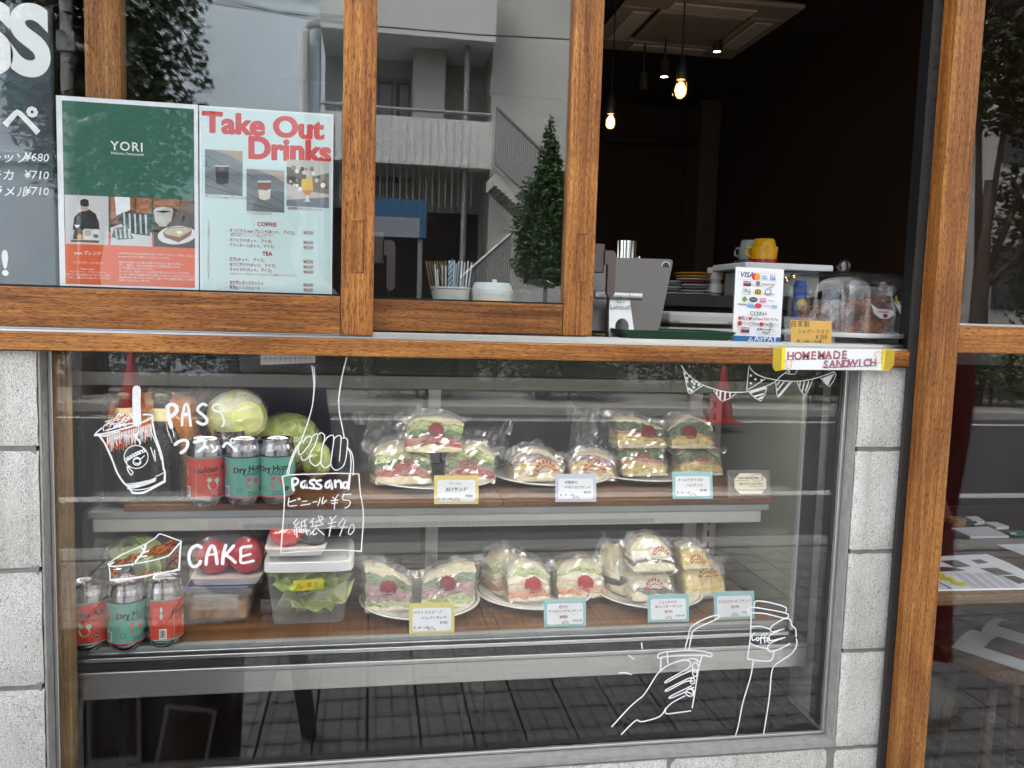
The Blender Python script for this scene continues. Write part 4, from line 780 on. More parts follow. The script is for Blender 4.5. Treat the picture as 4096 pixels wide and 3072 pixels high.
# table beyond the door with papers
zt_ = at(*cT(460,950), .16).z
tt = thing('entrance_table', 'dark wooden table inside the door spread with papers', 'table', (1.35, .5, .012))
add('tabletop', box(1.115, 2.3, .19, .92, zt_-.036, zt_-.0006, .003), 'table_x', tt); add('table_edge', box(1.115, 2.3, .165, .1895, zt_-.0375, zt_-.001, .003), 'plank_x', tt)
for x, y in ((1.14,.22),(2.25,.22),(1.14,.86),(2.25,.86)): add('leg', box(x, x+.04, y, y+.04, .012, zt_-.0385), 'table_x', tt)
def sheet(name, label, cat, pts, z_, th_, m, art=None):
    P = [onz(*cT(x, y), z_) for x, y in pts]; c = sum(P, Vector())/len(P)
    t = thing(name, label, cat, (c.x, c.y, z_)); n_ = len(P)
    V = [(p.x-c.x, p.y-c.y, 0) for p in P]+[(p.x-c.x, p.y-c.y, th_) for p in P]
    add('paper', (V, [list(range(n_))[::-1], [n_+i for i in range(n_)]]+[(i, (i+1)%n_, n_+(i+1)%n_, n_+i) for i in range(n_)]), m, t, world=False)
    if art:
        for j, (nm, mm_, polys) in enumerate(art):
            V, F = [], []
            for pl in polys:
                b0 = len(V); Q = [onz(*cT(x, y), z_+th_) for x, y in pl]; V += [(p.x-c.x, p.y-c.y, th_+.0003+.0002*j) for p in Q]; F.append(list(range(b0, b0+len(Q))))
            add(nm, (V, F), mm_, t, world=False)
    return t
txt = []
random.seed(21)
for i in range(14):
    y = 812+i*9
    for j in range(5): x = 230+j*82+i*12; txt.append([(x, y), (x+62, y+3), (x+64, y+6), (x+2, y+3)])
sheet('newsletter', 'top newsletter of a white stack with photos and a yellow squiggle', 'newsletter', ((60,690),(510,668),(570,690),(700,745),(900,850),(900,948),(60,965)), zt_, .004, 'paper',
   [('printed_photo', C(88,80,74), [[(125,712),(265,705),(385,758),(250,768)],[(90,760),(250,768),(345,795),(120,802)],[(380,705),(460,700),(530,728),(440,738)],[(455,775),(590,768),(740,825),(590,832)],[(640,840),(740,836),(860,880),(780,905)]]), ('printed_text', C(150,152,158), txt), ('yellow_mark', C(224,214,40), [[(110,820),(150,818),(180,850),(250,858),(262,885),(330,890),(352,918),(300,928),(215,900),(205,880),(130,868),(118,845)]]), ('green_line', C(90,120,96), [[(104,885),(112,885),(225,945),(210,947)]])])
sheet('leaflet', 'blank white booklet lying on the dark table', 'booklet', ((212,455),(520,443),(695,522),(375,527)), zt_, .006, 'paper_grey')
sheet('card_stack', 'small stack of white cards with a black mark', 'cards', ((335,372),(430,366),(495,410),(412,416)), zt_, .01, 'paper_grey', [('mark', 'ink', [[(380,385),(420,382),(440,398),(400,402)]])])
sheet('card_stack', 'small stack of white cards beside the marked ones', 'cards', ((495,412),(590,410),(695,448),(590,452)), zt_, .008, 'paper_grey')
sheet('leaflet', 'loose handwritten white sheet at the table edge', 'sheet', ((598,582),(900,570),(900,690),(820,668)), zt_, .001, 'paper_grey')
sheet('postcard', 'teal postcard with a round picture on the table', 'postcard', ((660,468),(790,462),(860,505),(745,508)), zt_, .002, C(60,120,120), [('picture', C(214,206,190), [[(700,478),(745,476),(765,492),(715,494)]])])
p = onz(*cT(262,415), zt_); tw = thing('wooden_card_stand', 'round wooden puck holding a dark red card', 'card stand', tuple(p)); s = mm(p)*.4823
add('puck', lathe([(0,0),(70*s,0),(70*s,60*s),(0,60*s)], 28), 'pale_x', tw, world=False, smooth=True, auto=40); mat('wine_card', lin(92,42,42), .5)
add('card', place(box(-.035,.035,-.001,.001,0,.075), (-.02,.01,60*s-.01), .5, -.5), 'wine_card', tw, world=False)
# low stool with an open magazine, inside the door
p = at(*cT(640,1500), .34); zm = p.z
st = thing('wooden_stool', 'round pale wooden stool under the table', 'stool', (p.x+.06, .40, .012)); add('seat', lathe([(0,zm-.045),(.17,zm-.045),(.178,zm-.035),(.178,zm-.018),(.17,zm-.012),(0,zm-.012)], 40), 'plank_x', st, world=False, smooth=True, auto=50)
for a in (.6, 2.2, 3.8, 5.3): add('leg', tube([(.11*cos(a),.11*sin(a),zm-.045),(.15*cos(a),.15*sin(a),0)], .014, 10), 'table_x', st, world=False, smooth=True)
mg = thing('open_magazine', 'open glossy magazine lying on the round stool', 'magazine', (p.x+.10, .38, .012+zm-.011)); mat('page', lin(196,197,198), .35)
for sgn_ in (-1, 1):
    pg = add('page', cubegrid(12, 4, 1, lambda u, v, w_: (sgn_*(.006+.095*(u+1)), .13*v, .001+.03*sin(pi*min(1,(u+1)/2*1.05))**.8*(1-.4*(u+1)/2)+.002*w_)), 'page', mg, world=False, smooth=True, auto=50)
    add('printed_picture', cubegrid(10, 3, 1, lambda u, v, w_: (sgn_*(.006+.19*(.22+.56*(u+1)/2)), (-.02+.075*v if sgn_ < 0 else .045+.055*v), .0048+.03*sin(pi*min(1,(.22+.56*(u+1)/2)*1.05))**.8*(1-.4*(.22+.56*(u+1)/2))+.0006*w_)), C(70,46,40) if sgn_ < 0 else C(110,96,90), pg, world=False, smooth=True)
mg.rotation_euler = (0, 0, .5); mg.scale = (.85, .85, .85)
# ------------------------------------------------------------------ food in the showcase
DZ = .7047
mat('can_alu', (.42,.42,.43), .20, 1.); mat('lbl_red', lin(206,72,52), .35); mat('lbl_teal', lin(104,170,150), .35); mat('lbl_navy', lin(34,44,80), .4); mat('lbl_pink', lin(222,84,96), .4); mat('lbl_mint', lin(170,214,188), .4)
RC, HC = .0331, .1225
def cyl(a, b, y_, r=RC+.0003, rot=0.): th_ = a/r+rot-pi/2; return ((r-y_)*cos(th_), (r-y_)*sin(th_), b)
def LAB(x0, x1, z0, z1, n=18):     # label patch cut in strips so that it wraps
    V, F = [], []
    for i in range(n+1): x = x0+(x1-x0)*i/n; V += [(x, z0), (x, z1)]
    for i in range(n): F.append([2*i, 2*i+2, 2*i+3, 2*i+1])
    return V, F
def beer_can(p, z_, kind, rot, label):
    t = thing('beer_can', label, 'can', (p.x, p.y, z_), 'craft beer cans in the showcase')
    add('can_body', lathe([(0,.004),(.022,.004),(.0245,.0),(.0262,.002),(.031,.009),(RC,.014),(RC,.1005),(.0326,.1055),(.0309,.1110),(.0299,.1150),(.0304,.1198),(.0302,.1222),(.0288,.1216),(.0272,.1168),(0,.1168)], 40), 'can_alu', t, world=False, smooth=True, auto=50)
    tb = add('tab', place(J(box(-.0075,.0075,-.012,.010,.1172,.1184,.0008), lathe([(0,.117),(.0035,.117),(.0035,.1192),(0,.1192)], 12)), (0,0,0), .4), 'chrome', t, world=False)
    Wl = .148; z0, z1 = .0155, .0925; base_ = 'lbl_red' if kind == 'golden' else 'lbl_teal'; blob = 'lbl_mint' if kind == 'golden' else 'lbl_pink'; ttl = ('Golden Ale', 'The Everyday Ale') if kind == 'golden' else ('Dry Hoppy', 'LAGER')
    pic = 'lbl_mint' if kind == 'golden' else 'lbl_navy'
    it = [(base_, LAB(-Wl/2, Wl/2, z0, z1, 40)), (('lbl_teal' if kind == 'golden' else 'lbl_navy'), LAB(-Wl/2, Wl/2, z1-.0022, z1, 40)), (('lbl_teal' if kind == 'golden' else 'lbl_pink'), LAB(-Wl/2, Wl/2, z0, z0+.0022, 40))]
    it += [('ink', TXT(ttl[0], .0150, .0, .0655, 'C', bold=.035, shear=.12, ang=.10, sx=.98)), ('ink' if kind == 'golden' else 'lbl_navy', TXT(ttl[1], .0052 if kind == 'golden' else .0098, 0, .0575, 'C', bold=.012))]
    it += [(blob, DISC(.0, .041, .0098, 16)), (blob, DISC(-.0065, .0505, .0042, 10)), (blob, DISC(.0075, .049, .0046, 10)), (base_, DISC(.0, .0395, .0036, 10)), (blob, DISC(-.052, .062, .003, 10, .006)), (blob, DISC(-.052, .074, .0022, 10, .0055)),
           (C(238,238,232), LAB(-.056, -.043, .019, .038, 3)), ('lbl_navy', DISC(.0195, .031, .0044, 12)), (blob, TXT('5.0', .0045, .0195, .0295, 'C', bold=.02)), ('ink', TXT('Brewed using', .0042, .004, .0245, 'C', bold=.01)), ('ink', TXT('only Takeout', .0042, .004, .0200, 'C', bold=.01)), ('ink', STROKE([(-.022+.004*cos(k_), .031+.0046*sin(k_)) for k_ in range(8)], .0006)),
           (blob, STROKE([(-.030,.018),(-.030,.072),(-.024,.074),(-.022,.084),(.022,.084),(.024,.074),(.030,.072)], .0006, 0, 1))]
    random.seed(4)
    for k_ in range(9): x = -.0553+.0013*k_; it.append(('ink', RECT(x, x+random.choice((.0004,.0007,.0009)), .021, .036)))
    prnt('label', it, t, fn=lambda a, b, y_: cyl(a, b, y_, rot=rot), step=.00003, base=.0001)
    return t
BR = pi/2*0
beer_can(onz(*c5(1217,1052), SZ), SZ, 'golden', .55, 'red labelled beer can on the upper shelf, label turned half away')
beer_can(onz(*c5(1436,1048), SZ), SZ, 'dry', .62, 'teal labelled beer can between the red can and the lager can on the upper shelf')
beer_can(onz(*c5(1632,1040), SZ), SZ, 'dry', .10, 'teal lager can facing out below the green cabbage on the upper shelf')
p = onz(*c5(1340,1000), SZ); beer_can(Vector((p.x, p.y+.035, p.z)), SZ, 'golden', .5, 'red beer can standing behind the front pair on the upper shelf')
beer_can(onz(*c6(530,862), DZ), DZ, 'golden', .05, 'red labelled beer can facing out in the corner of the lower deck')
beer_can(onz(*c6(750,858), DZ), DZ, 'dry', .75, 'teal labelled beer can between two others on the lower deck')
beer_can(onz(*c6(972,838), DZ), DZ, 'golden', 1.62, 'beer can turned to its bare silver seam beside the sauce tub')
p = onz(*c6(640,800), DZ); beer_can(Vector((p.x+.004, p.y+.045, p.z)), DZ, 'golden', .2, 'red beer can tucked behind the lower front row')
# bottles
mat('btl_label', lin(196,186,140), .6, var=.1, vscale=80); mat('cap_dark', lin(58,60,40), .35, .6)
def wine_bottle(px, pytop, label, Yo):
    b = at(px, pytop, Yo); t = thing('bottle', label, 'bottle', (b.x, Yo, SZ), 'dark bottles on the upper shelf'); h_ = b.z-SZ; r_ = .037; s = h_/.24
    add('glass', lathe([(0,.001),(r_,.001),(r_,.105*s),(r_*.93,.125*s),(r_*.62,.16*s),(.0155,.178*s),(.0145,.222*s),(.0155,.224*s),(.0155,.230*s),(0,.230*s)], 32), 'bottle_glass', t, world=False, smooth=True, auto=50)
    add('contents', lathe([(0,.004),(r_*.93,.004),(r_*.93,.10*s),(r_*.6,.15*s),(.012,.175*s),(0,.175*s)], 24), 'black', t, world=False, smooth=True)
    add('neck_label', lathe([(.0162,.170*s),(.0158,.205*s)], 24, cap=False), 'btl_label', t, world=False, smooth=True)
    add('cap', lathe([(.0166+.0008*(i%2), z_) if 0 else (.0168, z_) for i, z_ in enumerate((.224*s,.228*s,.236*s))]+[(.015,.24*s),(0,.24*s)], 30), 'cap_dark', t, world=False, smooth=True, auto=40)
    add('cap_ridges', J(*[place(box(-.0007,.0007,-.0178,-.0165,.225*s,.234*s), (0,0,0), a*pi/12) for a in range(24)]), 'cap_dark', t, world=False)
wine_bottle(*c5(953,396), 'dark bottle with a cream neck label in front of the orange bag', .205)
wine_bottle(*c5(730,392), 'dark bottle standing behind the frappe cup drawing', .205)
# tumbler
p = onz(*c5(1045,1050), SZ); gl_ = thing('glass_tumbler', 'clear glass tumbler beside the dark bottle', 'glass', (p.x-.005, p.y+.06, SZ)); add('glass', lathe([(0,.001),(.026,.001),(.03,.13),(.0285,.13),(.0245,.006),(0,.006)], 28), 'dome_glass', gl_, world=False, smooth=True, auto=50)
# bag of orange shredded carrot
mat('carrot', lin(255,150,44), .45, var=.16, vscale=60, bump=.35, bscale=90)
a, d_ = at(*c5(640,372), .32), at(*c5(1190,372), .32)
bg_ = thing('carrot_bag', 'clear plastic bag of bright orange shredded carrot behind the bottles', 'bag', ((a.x+d_.x)/2, .318, SZ)); hB = a.z-SZ-.004; wB = d_.x-a.x
add('carrot_heap', cubegrid(26, 6, 14, lambda u, v, w_: (wB/2*u*(1-.12*w_)*(1-.1*abs(v)), .07*v*(1-.15*w_), max(.001, hB*w_*(1-.05*max(0,u)**2-.03*u*u)*(1-.1*v*v)+.010*nz3((u*5,v*3,w_*5))))), 'carrot', bg_, world=False, smooth=True)
rnd = random.Random(77); sv, sf = [], []
for i in range(420):
    x = rnd.uniform(-.37,.37)*wB; z_ = rnd.uniform(.35,.90)*hB; a_ = rnd.gauss(0,.6); L_ = rnd.uniform(.005,.012); b0 = len(sv); y_ = -.066+.010*z_/hB-rnd.random()*.010
    for sx_, sz_ in ((-1,-.1),(1,-.1),(1,.1),(-1,.1)): sv.append((x+L_*(sx_*cos(a_)-sz_*sin(a_)), y_+rnd.uniform(-.002,.002), z_+L_*(sx_*sin(a_)+sz_*cos(a_))))
    sf.append([b0,b0+1,b0+2,b0+3])
mat('carrot_light', lin(255,186,84), .45)
add('shreds', (sv, sf), 'carrot_light', bg_, world=False, kind='stuff')
add('film', film_box(wB*1.06, .155, hB*1.01, 31, .10, 10, 4, 7, .15, False), 'cling', bg_, world=False)
P = [at(*c5(x, y), .33)-Vector(bg_.location) for x, y in ((1130,440),(1170,372),(1238,364),(1235,400),(1180,460),(1150,470))]
add('film_tail', ([tuple(v+Vector((0,.012*(i%2),0))) for i, v in enumerate(P)]+[tuple(sum(P, Vector())/6+Vector((0,-.01,0)))], [(i,(i+1)%6,6) for i in range(6)]), 'film', bg_, world=False)
# cabbages
def cabbage_mat(name, a, b):
    m, t, bs = nodes(name); N = t.nodes; L = t.links
    tc = N.new('ShaderNodeTexCoord'); mp = N.new('ShaderNodeMapping'); mp.inputs['Scale'].default_value = (1,1,.35); L.new(tc.outputs['Object'], mp.inputs[0])
    v = N.new('ShaderNodeTexVoronoi'); v.feature = 'DISTANCE_TO_EDGE'; v.inputs['Scale'].default_value = 34; nd = N.new('ShaderNodeTexNoise'); nd.inputs['Scale'].default_value = 30; L.new(tc.outputs['Object'], nd.inputs[0]); vm = N.new('ShaderNodeVectorMath'); vm.operation = 'MULTIPLY_ADD'; vm.inputs[1].default_value = (.03,.03,.03); L.new(nd.outputs['Color'], vm.inputs[0]); L.new(mp.outputs[0], vm.inputs[2]); L.new(vm.outputs[0], v.inputs[0])
    n = N.new('ShaderNodeTexNoise'); n.inputs['Scale'].default_value = 18; L.new(tc.outputs['Object'], n.inputs[0])
    r = N.new('ShaderNodeValToRGB'); e = r.color_ramp.elements; e[0].position = .3; e[0].color = (*a,1); e[1].position = .7; e[1].color = (*b,1); L.new(n.outputs[0], r.inputs[0])
    r2 = N.new('ShaderNodeValToRGB'); q = r2.color_ramp.elements; q[0].position = 0; q[0].color = (.6,.6,.5,1); q[1].position = .16; q[1].color = (0,0,0,1); L.new(v.outputs['Distance'], r2.inputs[0])
    mx = N.new('ShaderNodeMixRGB'); mx.blend_type = 'MIX'; mx.inputs[2].default_value = (*lin(214,220,150),1); L.new(r2.outputs[0], mx.inputs[0]); L.new(r.outputs[0], mx.inputs[1])
    L.new(mx.outputs[0], bs.inputs['Base Color']); bs.inputs['Roughness'].default_value = .45
    bp = N.new('ShaderNodeBump'); bp.inputs['Strength'].default_value = .6; bp.inputs['Distance'].default_value = .003; L.new(v.outputs['Distance'], bp.inputs['Height']); L.new(bp.outputs[0], bs.inputs['Normal']); MATS[name] = m
cabbage_mat('cabbage_pale', lin(188,198,96), lin(226,230,168)); cabbage_mat('cabbage_green', lin(120,150,52), lin(184,202,110)); cabbage_mat('cabbage_dark', lin(52,92,26), lin(104,142,56)); mat('cabbage_white', lin(232,232,206), .5, var=.08, vscale=30)
def cap_leaf(r, ax, spread, seed, off, sq=(1,1,1)):
    V, F = [], []; q = Vector(ax).normalized().to_track_quat('Z','Y'); nr, na = 7, 20
    for j in range(nr+1):
        for i in range(na):
            a = 2*pi*i/na; rim = spread*(1+.18*noise.noise(Vector((cos(a)*2, sin(a)*2, seed)))); th_ = rim*j/nr
            k_ = r*(1+off+.055*(j/nr)**5+.035*noise.noise(Vector((cos(a)*1.5*j/nr, sin(a)*1.5*j/nr, seed+5)))+.015*cos(a*6)*(j/nr)**2)
            d = q @ Vector((sin(th_)*cos(a), sin(th_)*sin(a), cos(th_))); V.append((d.x*k_*sq[0], d.y*k_*sq[1], d.z*k_*sq[2]))
    for j in range(nr):
        for i in range(na): F.append((j*na+i, (j+1)*na+i, (j+1)*na+(i+1)%na, j*na+(i+1)%na))
    return V, F
def cabbage(px, py, pr, Y, z_, m, m2, label, sq=(1,1,1), seed=1, wrap=True, front=True):
    c = at(px, py, Y); r = pr*mm(c); zc_ = max(c.z, z_+r*sq[2]*.99)
    t = thing('cabbage', label, 'cabbage', (c.x, Y, z_)); 
    def up(vf): return [(v[0], v[1], max(.001, v[2]+zc_-z_)) for v in vf[0]], vf[1]
    add('heart', up(sphere((0,0,0), r*.97, 28, 18, sq, .06, 2., seed)), m, t, world=False, smooth=True)
    rnd = random.Random(seed)
    for k_, (ax, sp, of) in enumerate((((-.5,-.7,.5),1.0,.0),((.6,-.6,.4),1.05,.02),((0,-.3,.9),.9,.045),((-.1,-1,-.2),.8,.03),((-.9,-.5,-.1),.75,.045),((.5,-.9,.1),.55,.06))):
        add('leaf', up(cap_leaf(r*.98, ax, sp, seed+k_*3.1, of, sq)), (m2 if k_ == 2 else m), t, world=False, smooth=True)
    if wrap: add('film', up(sphere((0,0,0), r*1.06, 26, 16, sq, .10, 5., seed+9)), 'cling', t, world=False)
    return t
cabbage(*c5(1400,545), 112, .30, SZ, 'cabbage_pale', 'cabbage_white', 'pale cut cabbage wrapped in cling film above the beer cans', (1,.9,.98), 2)
cabbage(*c5(1690,700), 130, .37, SZ, 'cabbage_green', 'cabbage_green', 'broad green cabbage lying behind the lager can', (1.05,.8,.92), 6)
cabbage(*c5(1870,800), 70, .30, SZ, 'cabbage_green', 'cabbage_pale', 'small bagged cabbage behind the marker-drawn hand', (.8,.8,1.05), 9)
cabbage(*c6(800,370), 110, .34, DZ, 'cabbage_dark', 'cabbage_green', 'dark green wrapped cabbage behind the lower beer cans', (1.1,.9,.95), 13)
# tomatoes on foam trays
mat('tomato', lin(186,30,30), .22, var=.15, vscale=18)
def tray_of(px0, px1, pyb, pyt, Y, zb, items, label, cat='vegetable tray'):
    a, b = at(*c6(px0, pyb), Y), at(*c6(px1, pyb), Y); W_ = b.x-a.x; t = thing('vegetable_tray', label, cat, ((a.x+b.x)/2, Y+.05, zb))
    add('foam_tray', cubegrid(10, 6, 2, lambda u, v, w_: (W_/2*u*(.86+.14*w_)*(1-.04*abs(v)**6), .06*v*(.86+.14*w_)*(1-.05*abs(u)**6), .0005+.016*w_-(.007 if (w_ > .9 and abs(u) < .85 and abs(v) < .8) else 0))), 'foam', t, world=False, smooth=True, auto=50)
    for k_, (x, y, r, m, nm, sq) in enumerate(items):
        add(nm, sphere((x*W_, y, .010+r*W_*sq[2]), r*W_, 24, 16, sq, .05, 2.5, k_*3.3+px0), m, t, world=False, smooth=True)
    hT = at(*c6((px0+px1)/2, pyt), Y).z-zb
    add('cling_film', cubegrid(14, 7, 6, lambda u, v, w_: (W_/2*u*(1-.22*w_**2)+.0016*nz3((u*9,v*5,w_*7)), .058*v*(1-.25*w_*w_), .006+(hT-.004)*w_*(1-.18*(abs(u) if w_ > .9 else 0)**3)+.003*nz3((u*6,v*6,w_*5), 1, 3))), 'cling', t, world=False)
    return t
# flat tub of sauce with a clip lid
a, b = at(*c6(1085,720), .235), at(*c6(1470,720), .235); zt_ = at(*c6(1280,515), .235).z; W_ = b.x-a.x
ft = thing('sauce_tub', 'flat clip-lid tub of brown filling under the tomato tray', 'food tub', ((a.x+b.x)/2, .30, DZ))
mat('brown_mix', lin(176,128,74), .6, var=.45, vscale=55); mat('lid_blue', lin(96,104,140), .4); hT = zt_-DZ
add('filling', box(-W_/2+.006, W_/2-.006, -.058, .058, .004, hT*.56, .006, 2), 'brown_mix', ft, world=False); add('tub_wall', box(-W_/2, W_/2, -.066, .066, .0008, hT*.78, .010, 3), 'tub_plastic', ft, world=False)
ld = add('lid', box(-W_/2-.006, W_/2+.006, -.072, .072, hT*.785, hT*.955, .004, 2), 'tub_plastic', ft, world=False); add('lid_seal', box(-W_/2, W_/2, -.066, .066, hT*.956, hT, .003), 'lid_blue', ld, world=False)
add('clip', J(box(-W_*.34, W_*.34, -.079, -.0725, hT*.44, hT*.86, .003, 2), box(-W_*.25, W_*.25, -.0805, -.0795, hT*.70, hT*.74)), 'tub_plastic', ft, world=False)
tray_of(1120, 1545, 520, 215, .245, zt_+.001, [(-.23,-.005,.255,'tomato','tomato',(1,.85,.98)),(.24,-.005,.265,'tomato','tomato',(1,.85,1))], 'cling-wrapped pair of red tomatoes on a foam tray behind the word CAKE')
# big lettuce container
a, b = at(*c6(1545,350), .20), at(*c6(2085,350), .20); W_ = b.x-a.x; zt_ = at(*c6(1800,345), .20).z; hT = zt_-DZ; Yc = .285
lt = thing('lettuce_container', 'tall clear container of cut lettuce with a yellow tape label', 'food container', ((a.x+b.x)/2, Yc, DZ)); dd = .085
def contf(k0, k1, z0, z1, sc=1.): return lambda u, v, w_: (W_/2*sc*u*(k0+(k1-k0)*w_)*(1-.05*abs(v)**8), dd*sc*v*(k0+(k1-k0)*w_)*(1-.08*abs(u)**8), z0+(z1-z0)*w_)
add('wall', cubegrid(12, 8, 4, contf(.80, .95, .001, hT*.80)), 'tub_plastic', lt, world=False, smooth=True, auto=50)
ld = add('lid', cubegrid(12, 8, 2, contf(1.0, .985, hT*.80, hT*.93)), 'white_plastic', lt, world=False, smooth=True, auto=50); add('lid_top', cubegrid(12, 8, 1, contf(.9, .87, hT*.932, hT)), 'tub_plastic', ld, world=False, smooth=True, auto=50)
mat('lettuce', lin(168,190,62), .5, var=.3, vscale=40); mat('lettuce_pale', lin(216,218,150), .5, var=.2, vscale=40)
rnd = random.Random(5)
for i in range(26):
    x, y, z_ = rnd.uniform(-.36,.36)*W_*.8, rnd.uniform(-.055,.03), .012+rnd.random()**1.3*hT*.50; r_ = rnd.uniform(.022,.04)
    M = Matrix.Translation((x, y, z_+.01)) @ Matrix.Rotation(rnd.uniform(0,6),4,'Z') @ Matrix.Rotation(rnd.uniform(-1,1),4,'X'); sd_ = rnd.random()*50
    add('lettuce_leaf', xf(cubegrid(7, 7, 1, lambda u, v, w_: (r_*u, r_*v, max(-z_, .008*nz3((u*1.5,v*1.5,sd_))+.006*sin(u*5+sd_)*abs(v)+.0008*w_))), M), 'lettuce' if i % 3 else 'lettuce_pale', lt, world=False, smooth=True)
z_ = at(*c6(1820,508), .20).z-DZ
x_ = at(*c6(1820,508), .20).x-lt.location.x
prnt('tape_label', [(C(222,206,56), POLY([(x_-.030,z_-.012),(x_+.029,z_-.009),(x_+.030,z_+.013),(x_-.030,z_+.010)])), ('ink', TXT('レタス', .0135, x_, z_-.0055, 'C', ang=.05))], lt, base=.079)
tray_of(1560, 1925, 318, 178, .215, zt_+.001, [(-.18,-.01,.25,'tomato','tomato',(1.1,.9,1)),(.28,-.005,.22,'black','avocado',(1.1,.9,.9))], 'foam tray with a tomato and a dark avocado on the container lid')

# ---------------------------------------------------------------- plates, wrapped sandwiches
def bread_mat(name, a, b): mat(name, a, .85, var=b, vscale=90, bump=1., bscale=420)
bread_mat('bread', lin(228,214,174), .13); bread_mat('toast', lin(214,176,122), .14); bread_mat('crust', lin(176,118,66), .2)
def filling(name, a, b, sc=80., rough=.5):
    m, t, bs = nodes(name); N = t.nodes; L = t.links; tc = N.new('ShaderNodeTexCoord'); mp = N.new('ShaderNodeMapping'); mp.inputs['Scale'].default_value = (1,1,2.6); L.new(tc.outputs['Object'], mp.inputs[0])
    n = N.new('ShaderNodeTexNoise'); n.inputs['Scale'].default_value = sc; n.inputs['Detail'].default_value = 4; n.inputs['Distortion'].default_value = 1.2; L.new(mp.outputs[0], n.inputs[0])
    r = N.new('ShaderNodeValToRGB'); e = r.color_ramp.elements; e[0].position = .34; e[0].color = (*a,1); e[1].position = .64; e[1].color = (*b,1); L.new(n.outputs[0], r.inputs[0]); L.new(r.outputs[0], bs.inputs['Base Color']); bs.inputs['Roughness'].default_value = rough
    bp = N.new('ShaderNodeBump'); bp.inputs['Strength'].default_value = .8; bp.inputs['Distance'].default_value = .003; L.new(n.outputs[0], bp.inputs['Height']); L.new(bp.outputs[0], bs.inputs['Normal']); MATS[name] = m
filling('f_green', lin(34,58,24), lin(104,138,60), 110); filling('f_lettuce', lin(110,140,52), lin(206,214,140)); filling('f_egg', lin(206,166,74), lin(240,218,136)); filling('f_yolk', lin(224,186,74), lin(244,216,124), 40)
filling('f_ham', lin(196,120,110), lin(226,168,150)); filling('f_bacon', lin(126,52,42), lin(186,100,84)); filling('f_tomato', lin(158,48,36), lin(206,92,62)); filling('f_beef', lin(120,70,66), lin(176,122,112), 60)
filling('f_chicken', lin(196,168,128), lin(226,206,172), 50); filling('f_purple', lin(110,84,104), lin(178,156,164), 90); filling('f_cream', lin(232,224,196), lin(246,242,226), 40); filling('f_anko', lin(44,30,32), lin(84,62,62), 80); filling('f_carrot', lin(206,104,48), lin(232,160,96), 110)
mat('logo_red', lin(172,36,42), .4)
FILL = {'bread':'bread_slice','toast':'bread_slice','f_green':'green_leaf','f_lettuce':'lettuce','f_egg':'egg_salad','f_yolk':'egg_slab','f_ham':'ham','f_bacon':'bacon','f_tomato':'tomato','f_beef':'pastrami','f_chicken':'chicken','f_purple':'red_cabbage','f_cream':'cream','f_anko':'bean_paste','f_carrot':'carrot'}
def plate(pL, pR, pyb, cf, zs, label):
    a, b = cf(pL, pyb), cf(pR, pyb); mid = onz((a[0]+b[0])/2, a[1], zs+.006)
    # front rim point: find the centre so that the width fits
    r = (b[0]-a[0])/2*mm(mid)*1.06; c = Vector((mid.x, mid.y+r*.80, zs))
    if c.y+r > .555: c.y = .555-r
    t = thing('plate', label, 'plate', tuple(c))
    add('dish', lathe([(0,.003),(r*.52,.003),(r*.56,.0005),(r*.6,.0005),(r*.66,.005),(r*.97,.015),(r,.0175),(r*.985,.0195),(r*.66,.009),(r*.58,.0055),(0,.005)], 56), 'porcelain', t, world=False, smooth=True, auto=60)
    add('rim_line', lathe([(r*.945,.01835),(r*.925,.0178)], 56, cap=False), 'plate_line', t, world=False, smooth=True)
    return c, r
def arc_logo(s, x, z_, full):
    LR = 'logo_red' if full == 2 else 'logo_dark'
    n = 8; V = []; it = []
    if full:
        P = []
        for i in range(64):
            a = 2*pi*i/64; P.append((x+s*.72*cos(a), z_+s*.55*sin(a)))
        it.append((LR, POLY(P)))
        rr_ = random.Random(int(s*1e5)+int(x*1e4)); tl = rr_.uniform(-.25,.25)
        for i in range(9): a = pi*(1.12-1.24*i/8)+tl; it.append((LR, DISC(x+s*.88*cos(a), z_+s*.72*sin(a), s*rr_.uniform(.20,.30), 12)))
        for i in range(7): a = pi*(1.05-1.1*i/6)+tl; it.append(('logo_dark' if LR != 'logo_dark' else 'logo_deep', STROKE([(x+s*.45*cos(a), z_+s*.35*sin(a)), (x+s*.85*cos(a), z_+s*.68*sin(a))], s*.10)))
        it.append((LR, STROKE([(x-s*.45, z_-s*.75), (x+s*.45, z_-s*.75)], s*.14)))
        return it
    for i, ch in enumerate('passsand'):
        a = pi*(.93-.86*i/7); it.append(('logo_red' if not full else 'logo_dark', TXT(ch, s*.62, x+s*1.05*cos(a), z_+s*1.05*sin(a)-s*.25, 'C', bold=.05, ang=a-pi/2)))
    if not full: it.append(('logo_red', STROKE([(x-s*.95, z_-s*.1), (x-s*.5, z_+s*.30), (x, z_+s*.42), (x+s*.5, z_+s*.30), (x+s*.95, z_-s*.1)], s*.10))); it.append(('logo_red', STROKE([(x-s*.5, z_-.1*s), (x+s*.5, z_-.1*s)], s*.07)))
    return it
mat('logo_dark', lin(128,28,36), .4); mat('logo_deep', lin(92,20,28), .4)
SEED = [40]; SHR = .30
